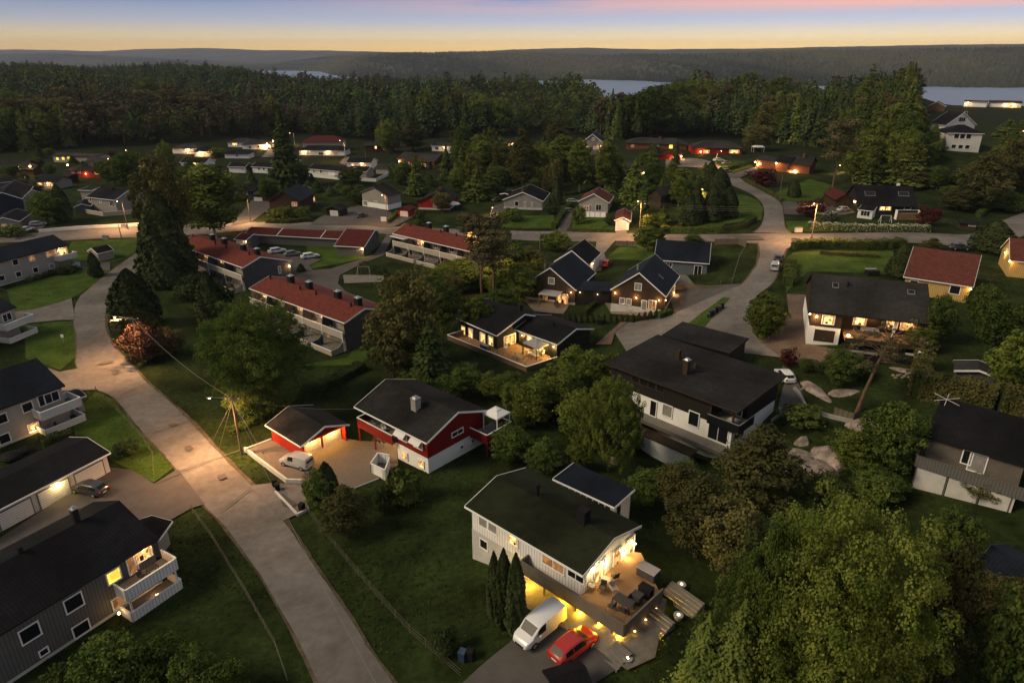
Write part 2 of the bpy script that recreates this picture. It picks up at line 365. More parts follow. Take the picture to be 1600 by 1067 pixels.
# grass in the village, darker litter under the woods
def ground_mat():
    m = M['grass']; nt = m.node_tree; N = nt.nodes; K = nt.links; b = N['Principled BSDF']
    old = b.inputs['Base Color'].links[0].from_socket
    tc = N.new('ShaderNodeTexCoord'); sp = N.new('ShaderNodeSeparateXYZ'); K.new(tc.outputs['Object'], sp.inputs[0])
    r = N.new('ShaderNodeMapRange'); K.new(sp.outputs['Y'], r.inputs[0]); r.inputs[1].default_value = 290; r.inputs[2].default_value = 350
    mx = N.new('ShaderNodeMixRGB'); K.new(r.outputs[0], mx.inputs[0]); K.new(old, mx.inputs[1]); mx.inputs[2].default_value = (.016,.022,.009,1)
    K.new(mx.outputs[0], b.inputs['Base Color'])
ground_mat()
LV = [0]
def ribbon(name, pairs, m, off=None, n=9, ext=0):
    if not ext and m == 'asphalt': ribbon('verge', pairs, 'dirt', ext=.45)
    """a road from pairs of (left edge, right edge) pixels, smoothed and draped on the ground"""
    if off is None: LV[0] += 1; off = .03+.004*LV[0]
    Ls = [P(*p[0]) for p in pairs]; Rs = [P(*p[1]) for p in pairs]
    def cr(pts):
        out = []
        for i in range(len(pts)-1):
            p0 = pts[max(i-1, 0)]; p1 = pts[i]; p2 = pts[i+1]; p3 = pts[min(i+2, len(pts)-1)]
            k = max(2, int((p2-p1).length/1.5))
            for j in range(k):
                t = j/k; out.append(.5*((2*p1)+(-p0+p2)*t+(2*p0-5*p1+4*p2-p3)*t*t+(-p0+3*p1-3*p2+p3)*t**3))
        return out+[pts[-1]], None
    # same number of samples on both sides
    A = []; B = []
    for i in range(len(Ls)-1):
        k = max(2, int(max((Ls[i+1]-Ls[i]).length, (Rs[i+1]-Rs[i]).length)/1.5))
        for src, dst in ((Ls, A), (Rs, B)):
            p0 = src[max(i-1, 0)]; p1 = src[i]; p2 = src[i+1]; p3 = src[min(i+2, len(src)-1)]
            for j in range(k):
                t = j/k; dst.append(.5*((2*p1)+(-p0+p2)*t+(2*p0-5*p1+4*p2-p3)*t*t+(-p0+3*p1-3*p2+p3)*t**3))
    A.append(Ls[-1]); B.append(Rs[-1])
    rag = np.cumsum(rng.normal(0, .03, (len(A), 2)), 0); rag -= np.linspace(0, 1, len(A))[:, None]*rag[-1]
    V = []
    for i, (a, b) in enumerate(zip(A, B)):
        w = (b-a).normalized(); a = a-w*ext; b = b+w*ext; a = a+w*float(np.clip(rag[i,0]+rng.normal(0,.04), -.3, .3)); b = b-w*float(np.clip(rag[i,1]+rng.normal(0,.04), -.3, .3))
        for j in range(n):
            p = a+(b-a)*(j/(n-1)); V.append((p.x, p.y, th(p.x, p.y)+off))
    k = len(A); I = np.arange(k*n).reshape(k, n)
    Q = np.stack([I[:-1,:-1], I[:-1,1:], I[1:,1:], I[1:,:-1]], -1).reshape(-1, 4)
    o = link(name, mesh_np(name, V, Q), m); o['kind'] = 'structure'; return o
def patch(name, pts, m, off=None, px=True, lift=0):
    if off is None: LV[0] += 1; off = .03+.004*LV[0]
    import bmesh
    W_ = [P(*p) for p in pts] if px else [Vector(p) for p in pts]
    bm = bmesh.new(); vs = [bm.verts.new((p.x, p.y, 0)) for p in W_]
    bm.faces.new(vs); bmesh.ops.triangulate(bm, faces=bm.faces[:])
    for _ in range(7):
        e = [q for q in bm.edges if q.calc_length() > 3.0]
        if not e: break
        bmesh.ops.subdivide_edges(bm, edges=e, cuts=1); bmesh.ops.triangulate(bm, faces=[f for f in bm.faces if len(f.verts) > 3])
    for v in bm.verts: v.co.z = th(v.co.x, v.co.y)+off+lift
    for f in bm.faces:
        if f.normal.z < 0: f.normal_flip()
    me = bpy.data.meshes.new(name); bm.to_mesh(me); bm.free(); o = link(name, me, m); o['kind'] = 'structure'; return o
# lawns
for q in ([(225,372),(112,378),(100,400),(118,412),(165,412),(200,402),(217,390)],
          [(10,452),(90,430),(150,416),(172,424),(140,450),(108,468),(60,486),(20,485)],
          [(38,508),(112,502),(119,526),(121,556),(94,578),(40,560)],
          [(150,612),(185,627),(212,664),(243,698),(272,730),(240,754),(200,733),(120,690),(110,650)],
          [(785,337),(865,336),(868,358),(793,360),(780,350)], [(895,340),(950,338),(962,358),(892,361)],
          [(946,405),(1005,407),(1022,402),(1020,380),(972,381)], [(1240,395),(1395,392),(1402,430),(1262,425),(1228,458),(1228,405)],
          [(1133,350),(1190,345),(1192,325),(1182,312),(1150,300),(1110,320),(1060,360),(1120,366)],
          [(1200,306),(1265,280),(1300,290),(1280,315),(1228,316)], [(430,575),(560,570),(640,520),(600,500),(540,560)],
          [(488,420),(545,409),(590,400),(570,390),(480,383),(480,395),(505,406),(484,416)],
          [(1112,250),(1180,252),(1180,258),(1140,272),(1128,264)], [(1228,346),(1262,346),(1300,362),(1232,362)]):
    patch('lawn', q, 'lawn')
# roads and yards
ribbon('street', [((500,1072),(617,1072)),((470,1010),(572,1010)),((440,955),(535,950)),((408,900),(500,900)),((377,857),(473,860)),((345,815),(442,813)),
  ((315,785),(410,776)),((277,733),(365,732)),((244,696),(325,690)),((212,662),(292,654)),((180,622),(258,622)),((149,606),(231,600)),((122,575),(205,572)),
  ((120,548),(176,542)),((119,526),(165,515)),((116,503),(164,497)),((122,470),(168,480)),((143,449),(178,461)),((174,424),(207,430)),((203,403),(228,408)),
  ((219,391),(236,388)),((230,376),(246,376))], 'asphalt')
ribbon('street', [((-60,375),(-60,386)),((0,372),(0,380)),((61,364.7),(60,377.5)),((121,359.6),(121,375)),((180,356),(175,372)),((240,352),(240,371)),((320,350),(320,366)),
  ((390,347.5),(390,360)),((492,348),(492,360)),((572,352),(580,364)),((620,355),(620,368)),((700,358),(700,371)),((791,361),(796,375)),((877,362),(880,377.5)),((950,364.5),(950,378)),
  ((1050,367),(1050,377)),((1133,367),(1141,379)),((1185,366),(1190,381)),((1237,366),(1240,381)),((1303,365.5),(1303,378.5)),((1415,364),(1415,380)),((1470,366),(1463,382)),
  ((1520,366),(1525,388)),((1560,348),(1590,372)),((1620,325),(1660,345))], 'asphalt')
ribbon('street', [((1178,364),(1236,366)),((1190,352),(1227,357)),((1194,329),(1224.6,342)),((1187,314),(1219.5,318)),((1169,301.4),(1200,304)),((1136,286),(1171,289)),
  ((1122,273.6),(1150,275)),((1100,262),(1125,260)),((1075,256),(1100,250)),((1050,252),(1060,246))], 'asphalt')
ribbon('lane', [((1185,380),(1240,382)),((1187,393),(1226,393)),((1183,412),(1222,408)),((1161,443),(1207,442)),((1145,451),(1180,466)),((1125,470),(1174,500)),((1085,505),(1181,527)),
  ((1060,540),(1226,560))], 'asphalt')
ribbon('lane', [((1146,449),(1130,469)),((1092,456),(1095,490)),((1054,491),(1067,514)),((1011,502),(1030,530)),((981,504),(1000,545)),((960,520),(985,560))], 'asphalt')
patch('yard', [(1160,444),(1057,451),(1048,470),(1054,490),(1092,457),(1146,450)], 'asphalt_dark')
patch('driveway', [(1229,460),(1266,462),(1262,538),(1310,548),(1303,562),(1278,572),(1228,565),(1182,530),(1190,530),(1222,512),(1232,490)], 'gravel')
patch('driveway', [(1222,572),(1240,582),(1252,610),(1262,640),(1235,655),(1215,640),(1225,600)], 'asphalt_dark')
ribbon('lane', [((-30,489),(-30,512)),((35,487),(38,506)),((75,479),(86,501)),((112,467),(117,500))], 'asphalt')
ribbon('lane', [((112,408),(112,418)),((140,411),(135,421)),((172,411),(172,424))], 'asphalt_dark')
patch('driveway', [(93,582),(76,576),(60,590),(95,612),(150,610),(125,576)], 'asphalt')
patch('forecourt', [(-60,880),(0,842),(168,731),(205,735),(241,757),(278,734),(302,765),(320,789),(298,796),(270,812),(150,885),(-60,1010)], 'asphalt_dark')
patch('parking_lot', [(400,392),(503,406),(483,416),(489,423),(516,421),(564,406),(585,398),(605,366),(612,372),(600,400),(569,411),(531,431),(528,444),(541,457),(590,475),(480,470),(405,410)], 'asphalt_dark')
patch('forecourt', [(383,705),(424,688),(470,700),(530,684),(560,690),(620,693),(622,728),(592,750),(554,764),(500,760),(449,757)], 'paving')
patch('driveway', [(391,760),(425,756),(470,758),(484,797),(467,804),(443,815)], 'asphalt')
patch('driveway', [(700,1090),(749,1044),(799,1003),(822,950),(868,935),(985,1012),(975,1040),(900,1090)], 'asphalt_dark')
patch('driveway', [(484,352),(500,340),(520,332),(560,322),(590,326),(627,338),(640,330),(655,335),(612,357),(573,353)], 'asphalt_dark')
patch('driveway', [(360,354),(392,348),(428,322),(432,314),(395,312),(380,330)], 'asphalt_dark')
patch('driveway', [(870,363),(888,363),(898,333),(884,331)], 'asphalt_dark')
patch('driveway', [(962,366),(980,366),(977,357),(963,357)], 'asphalt')
patch('driveway', [(768,345),(790,330),(787,318),(772,322),(762,340)], 'asphalt_dark')
patch('driveway', [(932,379),(960,378),(944,397),(948,408),(938,425),(925,425)], 'asphalt')
patch('driveway', [(408,246),(436,246),(444,236),(420,234)], 'asphalt')
patch('driveway', [(1120,275),(1145,272),(1180,262),(1188,268),(1150,280)], 'asphalt_dark')
patch('driveway', [(1222,316),(1262,318),(1330,318),(1345,332),(1300,340),(1226,336)], 'asphalt_dark')
patch('driveway', [(1040,262),(1100,263),(1090,250),(1060,246),(1040,250)], 'asphalt')
patch('driveway', [(-10,355),(30,357),(62,362),(75,350),(40,340),(-10,350)], 'asphalt_dark')
patch('driveway', [(540,245),(560,250),(575,262),(548,262),(530,256)], 'asphalt_dark')
# terrace of flagstones by the twin houses, gravel bed of red bark, playground sand
patch('bark_bed', [(930,540),(975,500),(985,503),(962,518),(955,540)], 'gravel')
patch('play_sand', [(536,431),(600,431),(600,442),(538,444)], 'sand')
patch('patio', [(818,470),(835,488),(880,492),(890,478),(840,466)], 'paving')
patch('patio', [(945,475),(955,492),(1035,497),(1040,485),(1000,478)], 'paving')
# grass island in the fork
patch('verge', [(1066,514),(1092,522),(1110,500),(1140,467),(1130,466),(1098,490)], 'lawn')
# joints and darker repairs in the asphalt
for q in ([(153,571),(160,567),(178,565),(176,568),(158,572)], [(174,583),(180,579),(186,583),(180,588)], [(263,666),(275,663),(280,666),(268,669)],
          [(288,700),(298,698),(303,703),(293,708)], [(437,775),(443,774),(464,790),(455,797),(442,793)], [(1143,369),(1185,370),(1196,376),(1160,377)],
          [(340,745),(352,742),(356,748),(344,752)]):
    patch('asphalt_patch', q, 'patch')
def joint(a, b, w=.12):
    p = P(*a); q = P(*b); d = (q-p).normalized(); s = Vector((-d.y, d.x, 0))*w/2
    patch('asphalt_joint', [p-s, q-s, q+s, p+s], 'patch', px=False)
for a, b in (((187,620),(230,600)),((237,680),(300,658)),((245,757),(318,727)),((275,740),(392,700)),((345,802),(392,765)),((1133,370),(1240,370))): joint(a, b)
# lake and hills
LK = -57.0
lake = MB().poly([(-9000,500,LK),(9000,500,LK),(9000,14000,LK),(-9000,14000,LK)]).build('lake', mat('water', (.13,.20,.32), .34, .06, .002, spec=.6)); lake['kind'] = 'structure'
def zpix(y, Y):   # height at forward distance Y that shows at picture row y
    d = ray(800, y); return CH + Y*d[2]/d[1]
sx = [-200,0,400,430,540,560,640,865,885,960,1040,1100,1440,1600,1800]
sy = [106,107,109,110,112,118,127,127,124.5,126,131,134,137,138,139]
r1x = [-200,0,200,350,480,560,640,760,900,1100,1300,1600,1800]; r1y = [90,88,85.5,93,101,90,86,83,89,86,80,77,76]
r2x = [-200,0,150,250,300,400,470,560,690,760,800,900,1000,1150,1300,1450,1600,1800]
r2y = [78,77.5,77.5,80.5,77,75.5,78.5,79.5,82.5,80.5,77.5,75,77.5,75.5,71.5,69,66,64]
def Yof(y, z): d = ray(800, y); return (z-CH)*d[1]/d[2]
def smooth_noise(x, seed):
    r = np.random.default_rng(seed); out = np.zeros_like(x, dtype=float)
    for k, a in ((.006,1),(.017,.6),(.041,.35),(.09,.2),(.21,.12)):
        out += a*np.sin(x*k*2*PI+r.uniform(0,6))*r.uniform(.6,1)
    return out
def hills():
    px = np.arange(-220, 1821, 5.0); nc = len(px); rows = []
    ys = np.interp(px, sx, sy); Ys = np.array([Yof(y, LK) for y in ys])
    Ys = Ys*(1+.012*smooth_noise(px, 3))
    Y1 = np.maximum(Ys*1.4, 3300); Y1 = np.convolve(np.pad(Y1, 10, 'edge'), np.ones(21)/21, 'valid'); Y2 = Y1+3600
    y1 = np.interp(px, r1x, r1y)+.5*smooth_noise(px, 5); y2 = np.interp(px, r2x, r2y)+.35*smooth_noise(px, 6)
    z1 = np.array([zpix(a, b) for a, b in zip(y1, Y1)]); z2 = np.array([zpix(a, b) for a, b in zip(y2, Y2)])
    a = (px-800)/F
    for t in np.linspace(0, 1, 26):
        Y = Ys+(Y1-Ys)*t; z = LK-3+(z1-LK+3)*ss(t*1.02)**.8
        z = z + 13*smooth_noise(px*.5+t*160, 9)*np.sin(t*PI)*np.clip(t*2.5, 0, 1); rows.append((a*Y/CT, Y, z))
    for t in np.linspace(.08, 1, 14):
        Y = Y1+(Y2-Y1)*t; dip = -38*np.sin(t*PI)**1.0
        rows.append((a*Y/CT, Y, z1+(z2-z1)*ss(t)+dip*1.5+16*smooth_noise(px*.6+t*90, 10)*np.sin(t*PI)))
    rows.append((a*(Y2+2500)/CT, Y2+2500, z2-220))
    V = np.stack([np.stack(r, -1) for r in rows]); I = np.arange(V.shape[0]*nc).reshape(V.shape[0], nc)
    Q = np.stack([I[:-1,:-1], I[:-1,1:], I[1:,1:], I[1:,:-1]], -1).reshape(-1, 4)
    me = mesh_np('hills', V.reshape(-1, 3), Q); me.polygons.foreach_set('use_smooth', np.ones(len(me.polygons), bool))
    o = link('hills', me, mat('hill_woods', (.050,.055,.036), 1, .6, .012, 0, spec=.02, var2=.35)); o['kind'] = 'structure'
    return V
HV = hills()
# ------------------------------------------------------------ plants
def quads(C, Nn, s, asp=1.0, up=None):
    """one small leafy face per centre C, facing Nn, size s"""
    n = len(C); Nn = Nn/np.maximum(np.linalg.norm(Nn, axis=1, keepdims=True), 1e-6)
    A = rng.normal(size=(n, 3)) if up is None else up
    U = np.cross(A, Nn); U /= np.maximum(np.linalg.norm(U, axis=1, keepdims=True), 1e-6); W = np.cross(Nn, U)
    s = np.broadcast_to(np.asarray(s, float), (n,))[:, None]
    V = np.stack([C-U*s*.5, C+W*s*.28*asp, C+U*s*.5, C-W*s*.28*asp], 1)   # a leaf-shaped lozenge
    return V.reshape(-1, 3)
def fin(V, name, m): 
    n = len(V)//4; return mesh_np(name, V, np.arange(n*4).reshape(n, 4))
def rdir(n):
    d = rng.normal(size=(n, 3)); return d/np.linalg.norm(d, axis=1, keepdims=True)
def clump(c, r, n, s, flat=.75, out=None):
    d = rdir(n); rr = rng.uniform(.55, 1.05, n)[:, None]; p = d*rr*r*np.array([1, 1, flat]); nn = d+rng.normal(0, .45, (n, 3))
    nn[:, 2] += .25
    return quads(p+c, nn, s*rng.uniform(.7, 1.3, n), 1.3)
def crown_round(H, R, z0, nc, per, s, rc, lean=0.0, top=1.0):
    """clumps spread over an uneven egg"""
    V = []; tips = []
    for i in range(nc):
        t = (i+.5)/nc; ph = i*2.39996; cz = 1-2*t
        rr = math.sqrt(max(0, 1-cz*cz)); k = rng.uniform(.62, 1.0) if i % 4 else rng.uniform(.2, .6)
        wob = 1+.16*math.sin(3*ph+1)+.12*math.sin(5*ph+cz*4)
        zc = z0+(H-z0)/2; hz = (H-z0)/2
        squeeze = 1.0 if cz < 0 else (1-(1-top)*cz)
        c = np.array([R*rr*k*wob*math.cos(ph)*squeeze, R*rr*k*wob*math.sin(ph)*squeeze, zc+hz*cz*k*(1+.05*math.sin(7*ph))])
        V.append(clump(c, rc*rng.uniform(.65, 1.35), per, s)); tips.append(c)
    return np.concatenate(V), tips
def trunk(H, r, z1, tips=(), k=7, seg=5, bend=.25, limb=.35):
    mb = MB(); p = Vector((0, 0, -.4)); pts = [p]
    for i in range(1, seg+1): pts.append(Vector((rng.normal(0, bend)*i/seg, rng.normal(0, bend)*i/seg, z1*i/seg)))
    for i in range(seg): mb.bar(pts[i], pts[i+1], r*(1-.75*i/seg), r*(1-.75*(i+1)/seg), k)
    for c in tips:
        zz = max(z1*.25, min(z1*.95, c[2]-.45*math.hypot(c[0], c[1]))); f = zz/z1*seg; i = min(seg-1, int(f)); b = pts[i]+(pts[i+1]-pts[i])*(f-i)
        m = (b+Vector(c))/2+Vector((0, 0, .25)); rr = r*limb*(1-.6*zz/z1)
        mb.bar(b, m, rr, rr*.6, 5); mb.bar(m, c, rr*.6, rr*.2, 4)
    return mb
def spruce_v(H, R, n_wh, per, s, z0=.8, droop=.35, ragged=.25):
    C = []; Nn = []; S = []
    for i in range(n_wh):
        t = i/(n_wh-1); z = z0+(H-z0)*t**.95; L = R*(1-t)**.85*(1+rng.uniform(-ragged, ragged)) + .12
        nb = max(4, int(11*(1-t)+4)); a0 = rng.uniform(0, 6)
        for b in range(nb):
            a = a0+2*PI*b/nb+rng.normal(0, .15); l = L*rng.uniform(.6, 1.15)
            for q in range(per):
                f = (q+.6)/per; x = l*f
                for sd in ((-1, 1) if per > 2 else (0,)):
                    aa = a+sd*.22*rng.uniform(.4, 1.2)
                    C.append((x*math.cos(aa), x*math.sin(aa), z-droop*x*(.6+.5*f)+.35*(1-t)+rng.normal(0, .08)))
                    Nn.append((math.cos(a)*.75+rng.normal(0,.3), math.sin(a)*.75+rng.normal(0,.3), .75+rng.normal(0,.2))); S.append(s*(1.15-.45*t)*rng.uniform(.7, 1.3))
    C.append((0, 0, H)); Nn.append((1, 0, .2)); S.append(s*.8)
    return quads(np.array(C), np.array(Nn), np.array(S), 1.5)
def column_v(H, R, n, s, sharp=.8):
    t = rng.random(n)**.9; a = rng.uniform(0, 2*PI, n); prof = np.sqrt(np.clip(np.minimum(1, t*6+.35), 0, 1))*(1-t**2.2)**sharp
    lob = 1+.13*np.sin(a*4+t*5)+.08*np.sin(a*9+t*17)
    r = R*prof*lob*rng.uniform(.75, 1.03, n); C = np.stack([r*np.cos(a), r*np.sin(a), t*H], 1)
    Nn = np.stack([np.cos(a), np.sin(a), .35+0*a], 1)+rng.normal(0, .45, (n, 3)); up = np.tile([0, 0, 1.0], (n, 1))+rng.normal(0, .3, (n, 3))
    return quads(C, Nn, s*rng.uniform(.7, 1.3, n), 1.5)
LIB = {}
def lib(key, name, cat, Hn, Vl, leaf, tr=None, bark='bark'):
    """prototype meshes, normal height Hn"""
    LIB.setdefault(key, []).append((name, cat, Hn, fin(Vl, 'crown', leaf), leaf, tr.mesh('trunk') if tr else None, bark))
    LIB[key][-1][3].materials.append(M[leaf])
    if tr: LIB[key][-1][5].materials.append(M[bark])
for i in range(3):
    V, tp = crown_round(12, 4.2, 1.6, 110, 95, .42, 1.15); lib('tree', 'broadleaf_tree', 'tree', 12, V, 'leaf_green', trunk(12, .26, 9, tp[::5]))
    V, tp = crown_round(12, 4.0, 1.2, 110, 95, .42, 1.1); lib('tree_light', 'broadleaf_tree', 'tree', 12, V, 'leaf_light', trunk(12, .26, 9, tp[::5]))
    V, tp = crown_round(12, 3.8, 1.4, 100, 90, .42, 1.1); lib('olive', 'broadleaf_tree', 'tree', 12, V, 'leaf_olive', trunk(12, .24, 9, tp[::5]))
    V, tp = crown_round(14, 3.0, 1.8, 110, 90, .40, .95, top=.55); lib('birch', 'birch_tree', 'tree', 14, V, 'leaf_light', trunk(14, .18, 12, tp[::5], limb=.3), 'bark_birch')
    lib('spruce', 'spruce_tree', 'tree', 16, spruce_v(16, 3.1, 34, 7, .62), 'leaf_spruce', trunk(16, .24, 15, bend=.05))
    lib('spruce_light', 'spruce_tree', 'tree', 16, spruce_v(16, 3.4, 32, 7, .66, droop=.3), 'leaf_spruce_light', trunk(16, .24, 15, bend=.05))
    V = []; tp = []
    for q in range(34):
        z = 8+7*rng.random(); a = rng.uniform(0, 6.3); r = rng.uniform(.3, 3.2)*math.sqrt(max(.15, 1-((z-11.5)/5)**2)); c = np.array([r*math.cos(a), r*math.sin(a), z])
        V.append(clump(c, rng.uniform(.8, 1.35), 130, .36, .5)); tp.append(c)
    lib('pine', 'pine_tree', 'tree', 16, np.concatenate(V), 'leaf_pine', trunk(16, .23, 14.5, tp[::2], bend=.2, limb=.3), 'bark_pine')
    V, tp = crown_round(15, 3.5, 1.5, 120, 100, .36, 1.0, top=.5); lib('bronze', 'pine_tree', 'tree', 15, V, 'leaf_bronze', trunk(15, .25, 12, tp[::4]))
    lib('thuja', 'thuja_tree', 'tree', 7, column_v(7, 1.7, 7000, .34), 'leaf_thuja', trunk(7, .15, 4, bend=.03))
    V, tp = crown_round(2.2, 1.3, .1, 26, 60, .24, .5); lib('shrub', 'shrub', 'bush', 2.2, V, 'leaf_hedge', trunk(2.2, .07, 1.3, tp[::6]))
    V, tp = crown_round(2.2, 1.3, .1, 26, 60, .24, .5); lib('shrub_dark', 'shrub', 'bush', 2.2, V, 'leaf_dark', trunk(2.2, .07, 1.3, tp[::6]))
def crown_big(H, R, z0, nc, per, s):
    """great crown: leaf tufts sit on upward-reaching shoots"""
    V = []; tips = []
    for i in range(nc):
        t = (i+.5)/nc; ph = i*2.39996; cz = 1-1.75*t; rr = math.sqrt(max(0, 1-cz*cz)); k = rng.uniform(.74, 1.06) if i % 4 else rng.uniform(.3, .75)
        wob = 1+.15*math.sin(3*ph+1)+.13*math.sin(5*ph+cz*5)+.10*math.sin(9*ph+cz*9)
        if math.sin(4*ph+cz*7+1)+math.sin(7*ph-cz*11) > 1.25: continue
        c = np.array([R*rr*k*wob*math.cos(ph), R*rr*k*wob*math.sin(ph), z0+(H-z0)*.5+(H-z0)*.5*cz*k])
        ax = np.array([c[0], c[1], 0])/R*.7+np.array([0, 0, 1.0]); ax /= np.linalg.norm(ax); L = rng.uniform(.5, 1.3); rad = rng.uniform(.45, .85)
        f = rng.random(per); d = rdir(per)*rad*(1.05-.55*f)[:, None]; C = c+ax*(L*f)[:, None]+d
        V.append(quads(C, d/rad+ax*.5+rng.normal(0, .4, (per, 3)), s*rng.uniform(.7, 1.3, per), 1.3)); tips.append(c)
    return np.concatenate(V), tips
for i in range(2):
    V, tp = crown_big(17, 8.2, 1.2, 620, 100, .27); lib('big', 'broadleaf_tree', 'tree', 17.6, V, 'leaf_light', trunk(17, .42, 13, tp[::6], k=9))
V, tp = crown_round(15, 6.2, .5, 430, 130, .25, .9); lib('round', 'broadleaf_tree', 'tree', 15.4, V, 'leaf_green', trunk(15, .36, 12, tp[::6], k=9)); V, tp = crown_round(15, 6.2, .5, 430, 130, .25, .9); lib('round_light', 'broadleaf_tree', 'tree', 15.4, V, 'leaf_light', trunk(15, .36, 12, tp[::6], k=9)); V, tp = crown_round(15, 6.2, .5, 600, 165, .19, .8); lib('giant', 'broadleaf_tree', 'tree', 15.4, V, 'leaf_green', trunk(15, .36, 12, tp[::6], k=9)); lib('giant_light', 'broadleaf_tree', 'tree', 15.4, V, 'leaf_light', trunk(15, .36, 12, tp[::6], k=9))
V, tp = crown_big(15, 6.2, .5, 520, 110, .24); lib('big_green', 'broadleaf_tree', 'tree', 15.6, V, 'leaf_green', trunk(15, .36, 12, tp[::6], k=9))
lib('spruce_fine', 'spruce_tree', 'tree', 12, spruce_v(12, 3.4, 46, 14, .30, droop=.3), 'leaf_spruce_light', trunk(12, .2, 11, bend=.05))
V, tp = crown_round(2.4, 1.3, .1, 26, 60, .24, .5); lib('purple', 'purple_shrub', 'bush', 2.2, V, 'leaf_purple', trunk(2.2, .07, 1.3, tp[::6]))
V, tp = crown_round(4.0, 2.6, .1, 60, 80, .26, .6); lib('pink', 'blossom_shrub', 'bush', 4, V, 'leaf_pink', trunk(4, .1, 2.5, tp[::4]))
V, tp = crown_round(1.5, .95, .05, 18, 50, .16, .35); lib('bush_small', 'shrub', 'bush', 1.5, V, 'leaf_hedge', trunk(1.5, .05, .9, tp[::6]))
NTR = [0]
def plant(kind, bx, by, ty, label, group=None, wx=None, base=None, name=None):
    """kind planted at pixel (bx,by), top at picture row ty; wx = crown width in pixels"""
    b = base or P(bx, by); NTR[0] += 1; v = LIB[kind][NTR[0] % len(LIB[kind])]; H = hgt(b, ty)
    if by > 420:      # uprights fan out in the picture: stand the tree so that its crown is centred on the column asked for
        x = bx
        for _ in range(5): x += bx-proj(b+Vector((0, 0, H*.55)))[0]; b = P(x, by); H = hgt(b, ty)
    s = H/v[2]; rz = rng.uniform(0, 6.28)
    depth = b.y*CT+(CH-b.z-(H*.5 if by > 420 else 0))*ST
    sxy = s
    if wx:
        if len(v) == 7: 
            co = np.empty(len(v[3].vertices)*3, np.float32); v[3].vertices.foreach_get('co', co); w = np.percentile(np.abs(co.reshape(-1, 3)[:, 0]), 97)*2
            LIB[kind][NTR[0] % len(LIB[kind])] = v = v+(w,)
        sxy = wx*depth/F/v[7]
    o = thing(name or v[0], label, v[1], (b.x, b.y, b.z), rz, group); o.scale = (sxy, sxy, s)
    c = bpy.data.objects.new('crown', v[3]); COL.objects.link(c); c.parent = o
    if v[5]: t = bpy.data.objects.new('trunk', v[5]); COL.objects.link(t); t.parent = o
    return o
def hedge(pts, h, w, label, m='leaf_hedge', s=.22, dens=150, px=True, name='hedge', cat='hedge', group=None, flower=False):
    W_ = [P(*p) for p in pts] if px else pts; o = None; Vs = []; b0 = W_[0]; core = MB()
    for a, b in zip(W_[:-1], W_[1:]):
        L = (b-a).length; n = int(L*dens*(h+w/2)/1.6); t = rng.random(n); q = rng.random(n)
        d = (b-a)/L; nx = np.array([-d.y, d.x, 0]); side = np.sign(rng.random(n)-.5)
        per = h*2+w; u = q*per; sdn = np.where(u < h, -1, np.where(u < h+w, 0, 1))
        lat = np.where(sdn == 0, (u-h)-w/2, sdn*w/2)*rng.uniform(.8, 1.1, n); z = np.where(sdn == 0, h, np.where(sdn < 0, u, u-h-w))*1.0
        z = z*(1+.10*np.sin(t*L*1.7)+.06*np.sin(t*L*4.1)) + rng.normal(0, .05, n); lat = lat*(1+.12*np.sin(t*L*2.3+2))
        C = np.stack([a.x+(b.x-a.x)*t, a.y+(b.y-a.y)*t, a.z+(b.z-a.z)*t], 1)+nx*lat[:, None]; C[:, 2] += z
        Nn = nx*sdn[:, None]+np.array([0, 0, 1])*(sdn == 0)[:, None]+rng.normal(0, .45, (n, 3))
        Vs.append(quads(C-np.array(b0), Nn, s*rng.uniform(.7, 1.3, n), 1.4))
        core.wall((a.x-b0.x, a.y-b0.y), (b.x-b0.x, b.y-b0.y), w*.7, a.z-b0.z-.2, a.z-b0.z+h*.82, b.z-b0.z-.2, b.z-b0.z+h*.82)
    o = thing(name, label, cat, tuple(b0), 0, group)
    me = fin(np.concatenate(Vs), 'foliage', m); me.materials.append(M[m]); c = link('foliage', me, None, o)
    core.build('stems', 'leaf_dark', o)
    if flower:
        FV = np.concatenate(Vs).reshape(-1, 4, 3).mean(1); k = rng.random(len(FV)) < .38; FV = FV[k]
        fm = fin(quads(FV+rng.normal(0, .06, FV.shape)+[0, 0, .05], rdir(len(FV))+[0,0,.5], .2, 1.6), 'blossom', 'flower'); fm.materials.append(M['flower']); link('blossom', fm, None, o)
    return o
